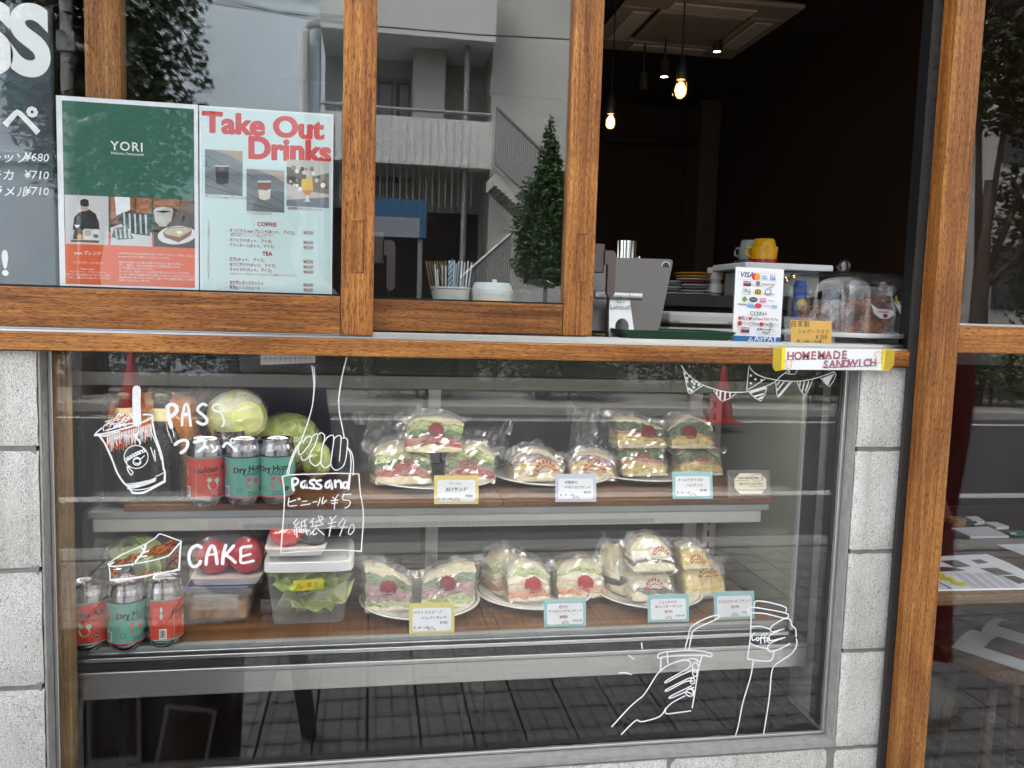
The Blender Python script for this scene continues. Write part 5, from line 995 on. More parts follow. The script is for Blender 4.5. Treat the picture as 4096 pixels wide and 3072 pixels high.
def sandwich(cf, x0, x1, y0, y1, zb, layers, label, Y=None, dome=.30, skew=0., d_=.075, rot=0., logo=None, grp='wrapped sandwiches in the showcase', ruf=1.):
    SEED[0] += 1; sd_ = SEED[0]; rnd = random.Random(sd_)
    if Y is None: Y = onz(*cf((x0+x1)/2, y1), zb).y
    b = at(*cf((x0+x1)/2, y1), Y); W_ = (cf(x1,0)[0]-cf(x0,0)[0])*mm(b); H_ = (cf(0,y1)[1]-cf(0,y0)[1])*mm(b)*1.0
    t = thing('wrapped_sandwich', label, 'sandwich', (b.x, Y+d_/2, zb), grp, rot)
    H = lambda u: H_*.94*(1-dome*abs(u)**2.4)*(1-skew*u*.5)/(1+abs(skew)*.3)
    Wn = W_*.86
    cum = 0; tot = sum(h for _, h in layers)
    for k_, (m, h) in enumerate(layers):
        f0, f1 = cum/tot, (cum+h)/tot; cum += h; rf = (.0 if m in ('bread','toast') else .09)*ruf
        inset = .0 if m in ('bread','toast') else .05*rnd.random()
        def fn(u, v, w_, f0=f0, f1=f1, k_=k_, m=m, rf=rf, inset=inset):
            b0 = f0+((.10*nz3((u*1.6, v*.6, 0), 1, sd_+k_)+.05*nz3((u*6, v*2, 0), 1, sd_+k_)) if 0 < k_ else 0); b1 = f1+((.10*nz3((u*1.6, v*.6, 0), 1, sd_+k_+1)+.05*nz3((u*6, v*2, 0), 1, sd_+k_+1)) if k_ < len(layers)-1 else 0); b1 = max(b1, b0+.02)
            hh = H(u); f = b0+(b1-b0)*w_
            x = Wn/2*u*(1-inset)*(1-.05*abs(2*w_-1)**3 if m in ('bread','toast') else 1-.03*(2*w_-1)**2); y = d_/2*v*(1-.03*abs(2*w_-1)**3)
            if v < -.99: y += -.002*(1-abs(2*w_-1))+rf*.07*nz3((u*9, 0, w_*3), 1, sd_+k_*2)
            wx = nz3((u*1.3, v*.8, f*1.6), 1, sd_*1.7); wz = nz3((u*1.7, v*.9, f*1.1), 1, sd_*2.3); e_ = min(1., f*4)
            zz = max(.0008, hh*f*(1+.11*wz)); y = y*(1-.5*f)+SHR*zz
            return (x+.0075*wx*e_, y+.006*nz3((u*2, f*2.5, 1), 1, sd_), zz)
        add(FILL[m], cubegrid(26, 3, 5, fn), m, t, world=False, smooth=True, auto=70)
    fb = film_box(Wn*1.10, d_*1.16, H_*.98, sd_, .13, 9, 4, 6, .02, True, H=lambda u: H(u)*1.05+.004)
    add('film', ([(x, y*(1-.42*min(1, z_/H_))+SHR*z_, z_) for x, y, z_ in fb[0]], fb[1]), 'film', t, world=False)
    if logo:
        s, lx, lz, full = logo; prnt('printed_logo', arc_logo(s*.92, lx*W_, lz*H_, full), t, fn=lambda a, b_, y_: (a, -(d_/2*1.16)*(1-.42*min(1, b_/H_))+SHR*b_-.0055+y_, b_), base=0)
    return t
L_BLT = [('bread',1.5),('f_tomato',.8),('f_bacon',1.5),('f_green',1.5),('f_lettuce',1.8),('bread',1.2)]
L_KATSU = [('bread',1.2),('f_chicken',2.6),('f_egg',1.3),('f_purple',1.8),('bread',1.0)]
L_HAM = [('bread',1.0),('f_egg',2.2),('f_ham',.7),('f_green',2.6),('bread',.9)]
L_PAS = [('bread',.9),('f_lettuce',1.2),('f_beef',2.2),('f_green',1.9),('bread',.9)]
L_CAR = [('bread',.8),('f_carrot',1.1),('f_chicken',1.8),('f_cream',.8),('f_lettuce',1.0),('bread',.9)]
L_ANKO = [('bread',1.1),('f_anko',.5),('f_cream',1.2),('bread',1.2)]
L_EGG = [('bread',1.0),('f_yolk',3.0),('bread',1.0)]
cA, rA = plate(335, 1195, 965, c7, SZ, 'white plate piled with three BLT sandwiches on the upper shelf'); z1 = SZ+.0100
sandwich(c7, 300, 745, 660, 935, z1, L_BLT, 'wrapped BLT sandwich at the base of its pile, beside the drawn paper bag', Y=cA.y-.055, logo=(.017, .05, .42, False), rot=.10, dome=.25)
sandwich(c7, 800, 1195, 665, 925, z1, L_BLT, 'wrapped BLT sandwich at the base of its pile, beside the chicken cutlet plate', Y=cA.y-.045, logo=(.017, -.02, .42, False), rot=-.12, dome=.35)
sandwich(c7, 520, 965, 525, 775, SZ+.075, L_BLT, 'wrapped BLT sandwich resting on top of two others', Y=cA.y-.045, logo=(.016, .03, .60, True), dome=.22)
cB, rB = plate(1200, 2010, 942, c7, SZ, 'white plate with two chicken cutlet sandwiches on the upper shelf')
sandwich(c7, 1240, 1660, 715, 930, z1, L_KATSU, 'wrapped chicken cutlet sandwich leaning beside the BLT plate', Y=cB.y-.055, logo=(.020, .10, .35, False), rot=.12, dome=.42)
sandwich(c7, 1650, 2020, 720, 915, z1, L_KATSU, 'wrapped chicken cutlet sandwich beside the egg and ham pile', Y=cB.y-.05, logo=(.020, .02, .40, False), rot=-.1, dome=.42)
cC, rC = plate(-20, 810, 1082, c8, SZ, 'white plate piled with four egg and ham sandwiches on the upper shelf')
sandwich(c8, 120, 495, 845, 1065, z1, L_HAM, 'wrapped egg and ham sandwich at the base of the pile, beside the cutlet sandwiches', Y=cC.y-.05, logo=(.014, -.02, .55, False), dome=.15)
sandwich(c8, 520, 870, 850, 1050, z1, L_HAM, 'wrapped egg and ham sandwich at the base of the pile, behind the mint price card', Y=cC.y-.045, logo=(.012, .02, .5, False), dome=.30)
sandwich(c8, 90, 485, 640, 865, SZ+.072, L_HAM, 'egg and ham sandwich slanting on top of the pile with a sharp film peak', Y=cC.y-.04, logo=(.017, .12, .48, True), dome=.12, skew=.42)
sandwich(c8, 455, 820, 640, 862, SZ+.070, L_HAM, 'egg and ham sandwich rounded like a loaf on top of the pile', Y=cC.y-.035, logo=(.018, -.08, .50, True), dome=.42)
z2 = DZ+.0100
cD_, rD = plate(255, 1075, 822, ca, DZ, 'white plate with two pastrami sandwiches on the lower deck')
sandwich(ca, 240, 605, 470, 780, z2, L_PAS, 'wrapped pastrami sandwich tapering down beside the lettuce container', Y=cD_.y-.06, logo=(.017, .0, .50, True), dome=.12, skew=.50, rot=.1)
sandwich(ca, 650, 1060, 455, 735, z2, L_PAS, 'wrapped pastrami sandwich rising towards the carrot chicken plate', Y=cD_.y-.045, logo=(.017, -.02, .55, True), dome=.15, skew=-.45, rot=-.15)
cE, rE = plate(1080, 1890, 752, ca, DZ, 'white plate with carrot chicken sandwiches on the lower deck')
sandwich(ca, 1085, 1420, 440, 700, z2, L_CAR, 'wrapped carrot chicken sandwich lying behind its twin with a tall film peak', Y=cE.y-.01, dome=.25, rot=.5)
sandwich(ca, 1225, 1565, 480, 740, z2, L_CAR, 'carrot chicken sandwich with a big red logo, in front on its plate', Y=cE.y-.065, logo=(.0185, .06, .42, 2), dome=.28, skew=.1)
sandwich(ca, 1560, 1940, 475, 710, z2, L_CAR, 'carrot chicken sandwich with a big red logo beside the bean butter pile', Y=cE.y-.05, logo=(.0180, .06, .42, 2), dome=.22, skew=-.1)
cF, rF = plate(215, 880, 680, cb, DZ, 'white plate of bean butter and egg sandwiches on the lower deck')
sandwich(cb, 205, 420, 300, 590, z2, L_ANKO, 'white bean butter sandwich standing at the back of its pile', Y=cF.y-.01, dome=.3, rot=.6)
sandwich(cb, 330, 650, 445, 625, z2, L_ANKO, 'white bean butter sandwich at the front foot of the pile', Y=cF.y-.055, logo=(.018, .02, .45, False), dome=.25)
sandwich(cb, 335, 645, 265, 455, DZ+.075, L_ANKO, 'white bean butter sandwich on top of the pile', Y=cF.y-.05, logo=(.015, .15, .55, False), dome=.35)
sandwich(cb, 655, 860, 335, 480, DZ+.070, L_EGG, 'yellow omelette sandwich on top of the other one', Y=cF.y-.03, logo=(.014, -.02, .35, False), dome=.2, skew=.2)
sandwich(cb, 665, 965, 420, 655, z2, L_EGG, 'yellow omelette sandwich at the foot of its pair', Y=cF.y-.045, logo=(.018, .05, .55, False), dome=.2, skew=.1)
# empty film bags lying behind the upper plates
for i, (x0, x1, y0, y1) in enumerate(((250,690,360,620),(930,1250,480,620),(1690,1960,320,560))):
    a, d_ = at(*c7(x0, y0), .46), at(*c7(x1, y1), .46); W_ = d_.x-a.x; H_ = a.z-SZ
    t = thing('crumpled_film', ('crumpled clear film heaped behind the BLT plate', 'low crumpled clear film behind the middle of the upper shelf', 'peaked clear film bag behind the egg and ham pile')[i], 'film', ((a.x+d_.x)/2, .47, SZ))
    add('film', film_box(W_, .07, H_*.8, 70+i, .22, 8, 3, 5, .6), 'film', t, world=False)
# ---------------------------------------------------------------- price cards
def pcard(cf, x0, x1, y0, y1, zs, col, dots, lines, label, Y=None, octo=False):
    b = onz(*cf((x0+x1)/2, y1), zs)
    if Y: b = at(*cf((x0+x1)/2, y1), Y); b.z = zs
    W_ = (cf(x1,0)[0]-cf(x0,0)[0])*mm(b); H_ = (cf(0,y1)[1]-cf(0,y0)[1])*mm(b)
    t = thing('price_card', label, 'price card', (b.x, b.y, zs), 'price cards in the showcase'); t.rotation_euler = (-.20, 0, -.02)
    add('holder', J(box(-W_/2-.001, W_/2+.001, .0004, .0018, 0, H_+.001), box(-W_/2-.001, W_/2+.001, .002, .03, 0, .0012)), 'clear_plastic', t, world=False)
    it = []
    if octo: k_ = .012; it.append(('cream_paper', POLY([(-W_*.36,H_*.14+k_),(-W_*.36+k_,H_*.14),(W_*.42-k_,H_*.14),(W_*.42,H_*.14+k_),(W_*.42,H_*.90-k_),(W_*.42-k_,H_*.90),(-W_*.36+k_,H_*.90),(-W_*.36,H_*.90-k_)])))
    else:
        add('card', box(-W_/2, W_/2, -.0003, .0003, .0006, H_), C(*col), t, world=False)
        it.append(('paper', POLY(rrect(-W_*.43, W_*.43, H_*.10, H_*.84, H_*.08)[::-1])))
        if dots:
            zz = H_*.055 if dots < 0 else H_*.93
            for i in range(24):
                for j in range(2): it.append((C(238,236,210), DISC(-W_*.45+W_*.9*i/23, zz+(j-.5)*H_*.045, .0009, 8)))
    for (s, sz, x, z_, al, col_, shr) in lines: it.append((col_, TXT(s, sz*H_, x*W_, z_*H_, al, shear=shr, bold=.012)))
    if not octo: it += arc_logo(H_*.09, W_*(.0 if len(lines) < 9 else 0), H_*.14, False)
    else: it += [(C(170,60,44), STROKE([(-W_*.33+i*W_*.03, H_*(.62+.012*(i%2))) for i in range(12)], .0008)), (C(170,60,44), STROKE([(W_*.20+.013*cos(i*.6), H_*.74+.0075*sin(i*.6)) for i in range(12)], .0009)), (C(170,60,44), STROKE([(0+i*W_*.035, H_*(.40+.012*(i%2))) for i in range(11)], .0008))]
    prnt('print', it, t, base=.0006, step=.00004)
Ik = 'ink'; Rd = C(150,60,60)
YEL, LAV, MIN = (222,206,120), (196,200,214), (150,196,196)
pcard(c7, 742, 1045, 855, 1050, SZ, YEL, -1, [('ベーコン', .11, -.03, .68, 'C', Ik, .25), ('BLTサンド', .16, 0, .46, 'C', Ik, .15), ('¥480', .13, .28, .25, 'C', Ik, .2), ('乳・卵・小麦', .085, -.26, .16, 'C', Ik, .15)], 'yellow-bordered handwritten price card for the BLT sandwich')
pcard(c7, 1565, 1850, 845, 1035, SZ, LAV, 0, [('半熟卵の', .12, -.12, .66, 'C', Ik, .2), ('チキンカツサンド', .12, .04, .48, 'C', Ik, .25), ('¥520', .13, .28, .30, 'C', Ik, .2), ('乳・卵・小麦', .085, -.22, .22, 'C', Ik, .15)], 'pale lavender-bordered price card for the chicken cutlet sandwich')
pcard(c8, 490, 775, 1000, 1185, SZ, MIN, 0, [('たっぷりタマゴの', .12, -.06, .66, 'C', Ik, .25), ('ハムサンド', .13, .04, .46, 'C', Ik, .2), ('¥390', .13, .26, .28, 'C', Ik, .2), ('乳・卵・小麦', .085, -.24, .20, 'C', Ik, .15)], 'mint-bordered price card for the egg and ham sandwich on the upper shelf')
pcard(c8, 870, 1165, 992, 1175, SZ, (0,0,0), 0, [('中身の具材が充実して', .10, .03, .69, 'C', Ik, .1), ('1個でも食べ応えある', .10, .03, .47, 'C', Ik, .1), ('サイズのサンドイッチです!', .085, .04, .25, 'C', Ik, .15)], 'eight-sided cream note in a clear stand at the end of the upper shelf', octo=True)
pcard(ca, 573, 880, 705, 912, DZ, YEL, 0, [('パストラミビーフ', .12, -.10, .66, 'C', Ik, .25), ('ペッパーサンド', .12, .04, .48, 'C', Ik, .25), ('¥750', .12, .26, .32, 'C', Ik, .2), ('乳・卵・小麦', .085, -.24, .18, 'C', Ik, .15)], 'yellow-bordered price card for the pastrami sandwich')
pcard(ca, 1488, 1780, 675, 865, DZ, MIN, 1, [('爽やか', .115, -.04, .68, 'C', Rd, 0), ('キャロットチキンサンド', .112, 0, .53, 'C', Rd, 0), ('¥420', .14, -.04, .32, 'C', Rd, .1), ('乳/卵/小麦', .075, .28, .20, 'C', Ik, .1)], 'mint-bordered price card with a dotted top for the carrot chicken sandwich')
pcard(cb, 447, 712, 587, 757, DZ, MIN, 0, [('ことぶきやの', .115, -.02, .68, 'C', Rd, 0), ('あんバターサンド', .13, .0, .52, 'C', Rd, 0), ('¥590', .15, .0, .33, 'C', Rd, 0), ('乳/卵/小麦', .075, .28, .20, 'C', Ik, .1)], 'mint-bordered price card for the bean butter sandwich')
pcard(cb, 857, 1120, 568, 740, DZ, MIN, 0, [('ふわふわたまごサンド', .125, .0, .60, 'C', Rd, 0), ('¥390', .15, .02, .40, 'C', Rd, 0), ('乳/卵', .08, .24, .22, 'C', Ik, .1)], 'mint-bordered price card for the omelette sandwich')
# ------------------------------------------------------------------ the street the panes mirror
GL, GC, GD, GW = .005, .045, -.042, .039
def mirz(px, py, z, Gp):
    p = onz(px, py, z); return Vector((p.x, 2*Gp-p.y, z))
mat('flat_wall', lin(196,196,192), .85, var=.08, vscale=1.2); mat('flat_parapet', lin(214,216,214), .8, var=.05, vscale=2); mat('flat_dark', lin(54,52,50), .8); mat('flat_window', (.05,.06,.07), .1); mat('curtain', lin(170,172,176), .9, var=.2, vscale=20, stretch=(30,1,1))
mat('blue_wall', lin(214,226,238), .8, var=.05, vscale=.8); mat('galv', lin(150,152,152), .5, .4); mat('lamp_white', lin(206,208,208), .5); mat('sign_blue', lin(52,98,134), .5); mat('sign_white', lin(136,146,156), .5)
YF, YW = -12.6, -14.0
ap = thing('apartment_building', 'grey apartment block with long balconies and an outside stair across the street', 'building', (2, YW, 0))
xr = mir(*c2(805,215), YF, GC).x; xl = mir(*c2(100,215), YF, GC).x-.4; xw = mir(*c2(1190,300), YW, GC).x+2.5
add('wall', box(xl, xw, YW-.3, YW, 0, 10.5), 'flat_wall', ap)
add('corner_wall', box(xr+.02, xw, YW+.001, YF-.35, 0, 10.5), 'flat_wall', ap)
zu0 = mir(*c2(500,185), YF, GC).z; zl1 = mir(*c2(500,568), YF, GC).z; zl0 = mir(*c2(500,790), YF, GC).z
add('balcony', J(box(xl, xr, YF, YF+.12, zu0, zu0+1.3), box(xl, xr, YW+.002, YF-.001, zu0, zu0+.18)), 'flat_parapet', ap); add('balcony', J(box(xl, xr-.02, YF, YF+.12, zl0, zl1), box(xl, xr-.02, YW+.002, YF-.001, zl0, zl0+.18)), 'flat_parapet', ap)
add('parapet_ribs', J(*[box(xl+.05+.13*k, xl+.09+.13*k, YF+.1205, YF+.130, zl0+.02, zl1-.02) for k in range(int((xr-xl-.1)/.13))]), 'flat_parapet', ap)
zrl = mir(*c2(500,530), YF, GC).z
add('balcony_rail', J(tube([(xl, YF+.06, zrl),(xr-.03, YF+.06, zrl)], .03, 8), *[tube([(xl+.3+k*.9, YF+.06, zl1),(xl+.3+k*.9, YF+.06, zrl)], .02, 6) for k in range(int((xr-xl-.3)/.9))]), 'galv', ap)
w0, w1 = mir(*c2(255,385), YW, GC), mir(*c2(400,550), YW, GC)
wn = add('window', box(w0.x, w1.x, YW+.001, YW+.03, w1.z-1.2, w0.z), 'flat_window', ap); add('frame', J(box(w0.x-.06, w0.x, YW+.001, YW+.06, w1.z-1.2, w0.z), box(w1.x, w1.x+.06, YW+.001, YW+.06, w1.z-1.2, w0.z), box((w0.x+w1.x)/2-.03, (w0.x+w1.x)/2+.03, YW+.031, YW+.06, w1.z-1.2, w0.z), box(w0.x-.06, w1.x+.06, YW+.001, YW+.06, w0.z+.001, w0.z+.06)), 'galv', wn)
add('curtain', J(box(w0.x+.02, (w0.x+w1.x)/2-.05, YW+.0305, YW+.033, w1.z-1.2, w0.z-.05), box((w0.x+w1.x)/2+.1, w1.x-.02, YW+.0305, YW+.033, w1.z-1.2, w0.z-.05)), 'curtain', wn)
p0, p1 = mir(*c2(420,300), YF-.5, GC), mir(*c2(572,300), YF-.5, GC); add('pillar', box(p0.x, p1.x, YW+.003, YF-.5, zl0+.19, zu0-.001), 'flat_wall', ap)
add('downpipe', tube([(mir(*c2(672,400), YF-.2, GC).x, YF-.2, 0), (mir(*c2(672,400), YF-.2, GC).x, YF-.2, 10.4)], .05, 8), 'galv', ap)
add('side_balcony', box(xr+.001, mir(*c2(785,400), YF-.9, GC).x+.3, YF-.95, YF-.36, mir(*c2(720,480), YF-.9, GC).z, mir(*c2(720,390), YF-.9, GC).z), 'flat_parapet', ap)
add('garage_shade_panel', box(xl, xr-.03, YW+.004, YW+.02, .0, zl0-.6), 'flat_dark', ap)  # flat dark panel on the wall, paints the shade inside the garage
random.seed(2)
add('slat_screen', J(*[box(xl+.2+.11*k, xl+.222+.11*k, YF-.3, YF-.28, zl0-.62, zl0-.01) for k in range(int((xr-xl-.4)/.11))]), 'flat_wall', ap)
# outside stair, upper flight falling to the right then back
sA, sB = mir(*c2(770,830), YF+.3, GC), mir(*c2(960,1010), YF+.3, GC); n_ = 12
stp = []
for k in range(n_):
    t0 = k/n_; x = sA.x+(sB.x-sA.x)*t0; z = sA.z+(sB.z-sA.z)*t0; stp.append(box(x, x+(sB.x-sA.x)/n_, YF+.2, YF+1.1, z-.28, z-.10))
add('stair_flight', J(*stp), 'flat_wall', ap)
add('stair_rail', J(tube([sA+Vector((0,.85,.9)), sB+Vector((0,.85,.9))], .03, 6), tube([sA+Vector((0,.85,.05)), sB+Vector((0,.85,.05))], .02, 6), *[tube([sA.lerp(sB,k/22)+Vector((0,.85,.05)), sA.lerp(sB,k/22)+Vector((0,.85,.9))], .012, 5) for k in range(23)]), 'galv', ap)
sC, sD = mir(*c2(880,1110), YF+1.2, GC), mir(*c2(640,1320), YF+1.2, GC)
add('stair_rail', J(tube([sC, sD], .03, 6), tube([sC-Vector((0,0,.8)), sD-Vector((0,0,.8))], .02, 6), *[tube([sC.lerp(sD,k/24), sC.lerp(sD,k/24)-Vector((0,0,.8))], .012, 5) for k in range(25)]), 'galv', ap)
# blue notice board
b0, b1 = mir(*c2(180,935), -11.4, GC), mir(*c2(478,1130), -11.4, GC)
sg = thing('notice_board', 'blue and white notice board in front of the apartment block', 'sign', ((b0.x+b1.x)/2, -11.4, 0)); add('board', box(b0.x, b1.x, -11.4, -11.36, b1.z, b0.z), 'sign_blue', sg); add('white_panel', box(b0.x+.05, b1.x-.1, -11.3595, -11.355, b1.z, b1.z+(b0.z-b1.z)*.52), 'sign_white', sg)
add('post', J(box(b0.x+.05, b0.x+.12, -11.45, -11.401, 0, b0.z), box(b1.x-.12, b1.x-.05, -11.45, -11.401, 0, b0.z)), 'galv', sg)
# plain blue-grey block seen through the left sash
bl = thing('plain_building', 'tall plain blue-grey rendered building across the street', 'building', (-5, -13.2, 0)); x0, x1 = mir(*c1(860,300), -13.2, GL).x, mir(*c1(1560,300), -13.2, GL).x
x1 = min(x1, xl-.05)
add('wall', box(-12, x1, -13.6, -13.2, 0, 10.5), 'blue_wall', bl); add('string_course', J(*[box(-12, x1, -13.199, -13.13, z, z+.14) for z in (3.4, 6.4, 9.4)]), 'blue_wall', bl)
xp = x1-.25; add('downpipe', J(tube([(xp, -13.05, 0),(xp, -13.05, mir(*c1(1575,160), -13.05, GL).z),(xp+.1, -13.05, mir(*c1(1575,140), -13.05, GL).z+.1),(xp+.5, -13.05, mir(*c1(1575,140), -13.05, GL).z+.15)], .10, 10)), 'lamp_white', bl)
for k in range(3):
    w_ = add('window', box(-10.5+k*2.4, -9.3+k*2.4, -13.199, -13.15, 4.2, 5.6), 'flat_window', bl)
# buildings closing the street on both sides
for nm, x0, x1, h in (('grey building with square windows along the street behind the trees', xw+.2, 22, 11), ('pale building at the far end of the street', -26, -12.3, 12)):
    t = thing('street_building', nm, 'building', ((x0+x1)/2, -14, 0)); mt = 'blue_wall' if x0 < 0 else 'flat_wall'; add('wall', box(x0, x1, -16, -14.2, 0, h), mt, t)
    for k in range(5):
        for j in range(3): add('window', box(x0+1+k*1.8, x0+2.1+k*1.8, -14.199, -14.15, 1.6+j*3, 2.9+j*3), 'flat_window', t)
# foliage
def leaves(blobs, n, size, seed, flat=.5):
    rnd = random.Random(seed); V, F = [], []
    tot = sum(b[3]*b[4]*b[5] for b in blobs)
    for (cx, cy_, cz, rx, ry, rz) in blobs:
        for _ in range(int(n*rx*ry*rz/tot)):
            d = Vector((rnd.gauss(0,1), rnd.gauss(0,1), rnd.gauss(0,1))).normalized(); k = rnd.random()**.42*(1+.18*noise.noise(d*2.3+Vector((cx,cy_,seed))))
            p = Vector((cx+d.x*rx*k, cy_+d.y*ry*k, cz+d.z*rz*k)); s = size*rnd.uniform(.6,1.3)
            a = Vector((rnd.gauss(0,1), rnd.gauss(0,1), rnd.gauss(0,flat))).normalized(); b = a.cross(Vector((rnd.gauss(0,1), rnd.gauss(0,1), 1))).normalized()
            b0 = len(V); V += [tuple(p-a*s), tuple(p+b*s*.45), tuple(p+a*s), tuple(p-b*s*.45)]; F.append([b0,b0+1,b0+2,b0+3])
    return V, F
mat('leaf_dark', (.030,.055,.020), .5, var=.5, vscale=3); mat('leaf_mid', (.055,.095,.030), .5, var=.5, vscale=3); mat('leaf_conifer', (.05,.12,.035), .6, var=.5, vscale=3); mat('bark', (.06,.045,.035), .9, var=.3, vscale=20)
def tree(name, label, base, blobs, n, size, seed, m, trunk_h, tr=.16, group='trees across the street'):
    t = thing(name, label, 'tree', tuple(base), group); c = Vector(base)
    add('trunk', tube([c, c+Vector((.05,0,trunk_h*.5)), c+Vector((0,.03,trunk_h)), c+Vector((.02,0,trunk_h*1.6))], tr, 10, [1.2,.9,.75,.35]), 'bark', t, smooth=True)
    for k, bl_ in enumerate(blobs[:4]): add('limb', tube([c+Vector((0,0,trunk_h*.8)), Vector((bl_[0], bl_[1], bl_[2]))], tr*.4, 6, [1,.4]), 'bark', t, smooth=True)
    add('crown', leaves(blobs, n, size, seed), m, t)
Yt_ = -10.4
q = mir(*c1(640,300), Yt_, GL); q2 = mir(*c1(900,300), Yt_, GL); q3 = mir(*c1(330,300), Yt_, GL); zc_ = mir(*c1(600,700), Yt_, GL).z
tree('street_tree', 'dense dark evergreen tree beside the white street lamp', (q.x-.6, Yt_, 0), [(q.x, Yt_, q.z, 1.0, .9, 1.6), (q.x+.25, Yt_+.2, q.z+1.2, .75, .8, 1.2), (q3.x, Yt_-.2, q.z+.3, 1.0, 1.0, 2.0), (q.x-.2, Yt_, zc_, 1.1, 1.0, 1.2), (q.x-1.0, Yt_, q.z+2.2, 1.4, 1.2, 1.6)], 15000, .075, 3, 'leaf_dark', 1.7)
tip = mir(*c2(1072,565), Yt_, GC); bx = mir(*c2(1050,1210), Yt_, GC); hwid = (mir(*c2(1135,1100), Yt_, GC).x-mir(*c2(885,1100), Yt_, GC).x)/2*1.3
bl_ = [(tip.x+(bx.x-tip.x)*k/9, Yt_, tip.z-.12-(tip.z-bx.z)*k/9, hwid*(.07+.93*(k/9)**.85), hwid*(.07+.93*(k/9)**.85), .36) for k in range(10)]
tree('conifer', 'narrow cone-shaped conifer in front of the stairs', (bx.x, Yt_, 0), bl_+[(bx.x+random.uniform(-.8,.8)*hwid, Yt_+random.uniform(-.3,.5)*hwid, bx.z+random.uniform(0,.55)*(tip.z-bx.z), hwid*.30, hwid*.30, .30) for _ in range(9)], 22000, .040, 9, 'leaf_conifer', .7, .10)
q = mir(*c4(900,250), Yt_, GD); q2 = mir(*c4(930,1000), Yt_, GD)
tree('street_tree', 'leafy street tree with bare trunk facing the sliding door', (q.x-.1, Yt_, 0), [(q.x+.2, Yt_, q.z, 1.3, 1.1, 1.2), (q.x-.5, Yt_, q.z+1.0, 1.0, 1.0, .9), (q.x+1.3, Yt_, q.z+.1, 1.2, 1.0, 1.6), (q2.x+.55, Yt_+.1, q2.z, .8, .8, 1.6)], 12000, .085, 12, 'leaf_dark', 2.2)
def bush(px, py, w_, h_, Gp, label, seed, Y=-10.2, m='leaf_mid'):
    c = mir(px, py, Y, Gp); t = thing('bush', label, 'bush', (c.x, Y, 0), 'bushes across the street'); add('crown', leaves([(c.x-w_*.3, Y, h_*.5, w_*.4, .4, h_*.5), (c.x+w_*.25, Y, h_*.45, w_*.45, .4, h_*.45), (c.x, Y-.1, h_*.65, w_*.35, .4, h_*.4)], 2600, .05, seed), m, t); add('stem', tube([(c.x, Y, 0),(c.x, Y, h_*.4)], .03, 6), 'bark', t)
bush(*c2(450,1280), 1.5, 1.25, GC, 'round bush below the blue notice board', 21); bush(*c2(1180,1300), 1.2, .9, GC, 'low bush at the foot of the conifer', 22); bush(3950, 1750, 1.8, 1.0, GD, 'olive bush beside the white rock facing the door', 23); bush(3050, 1650, 2.2, .9, GW, 'low hedge bush beside the road cone', 24)
hx0, hx1 = -9.5, 8.5
hg = thing('hedge', 'long dark clipped hedge along the far side of the street', 'hedge', (0, -11.7, 0))
add('crown', leaves([(hx0+.5+k*1.0, -11.7, .55, .75, .45, .62+.08*sin(k*2.3)) for k in range(18)], 16000, .06, 31), 'leaf_dark', hg); add('trunks', J(*[tube([(hx0+.5+k, -11.7, 0),(hx0+.5+k, -11.7, .4)], .03, 5) for k in range(18)]), 'bark', hg)
# street lamp
lp_ = mir(*c1(318,300), -9.8, GL); sl_ = thing('street_lamp', 'white street lamp pole with two fluorescent arms across the street', 'street lamp', (lp_.x, -9.8, 0))
add('pole', tube([(lp_.x, -9.8, 0),(lp_.x, -9.8, 7)], .075, 12), 'lamp_white', sl_, smooth=True)
for (x0, y0, x1, y1) in ((330,605,500,545),(335,205,420,235)):
    a, b = mir(*c1(x0, y0), -9.8, GL), mir(*c1(x1, y1), -9.75, GL); add('lamp_arm', tube([a, b], .05, 8), 'lamp_white', sl_, smooth=True); add('bracket', box(lp_.x-.09, lp_.x+.12, -9.9, -9.7, a.z-.12, a.z+.12, .01), 'lamp_white', sl_)
for i, (a, b) in enumerate((((900,-10),(1640,78)),((1060,-10),(1640,105)))):
    p, q = mir(*c1(*a), -9.3, GL), mir(*c1(*b), -9.3, GL); d = (q-p); tag(add('power_line', tube([p-d*3, p-d*.5+Vector((0,0,-.02)), p, p.lerp(q,.5)+Vector((0,0,-.03)), q, q+d*.12], .009, 6), 'black'), ('upper power line across the street', 'lower power line across the street')[i], 'cable')
p, q = mir(*c2(240,125), -9.3, GC), mir(*c2(1180,188), -9.3, GC); d = q-p
tag(add('power_line', tube([p-d*.15, p, p.lerp(q,.5)+Vector((0,0,-.02)), q, q+d*2], .009, 6), 'black'), 'power line passing in front of the apartment balconies', 'cable')
# road cones
mat('cone_red', lin(156,30,36), .5); mat('cone_band', lin(230,226,220), .5)
def cone(p, label):
    t = thing('road_cone', label, 'road cone', (p.x, p.y, -.002)); add('body', lathe([(.15,.03),(.024,.70),(.02,.705)], 24), 'cone_red', t, world=False, smooth=True, auto=50); add('base', box(-.19,.19,-.19,.19,.0,.03,.012), 'cone_red', t, world=False)
cone(mirz(528, 1640, 0, GW), 'red plastic road cone beside the dark evergreen tree'); cone(mirz(2885, 1690, 0, GW), 'red plastic road cone beside the low hedge bush')
# white rock facing the door
p = mirz(3900, 1680, 0, GD); rk_ = thing('rock', 'large pale rock on the verge across the street', 'rock', (p.x, -10.0, 0)); add('stone', sphere((0,0,.25), .55, 24, 14, (1.2,.7,.75), .35, 2.2, 4), 'kerb_stone', rk_, world=False)
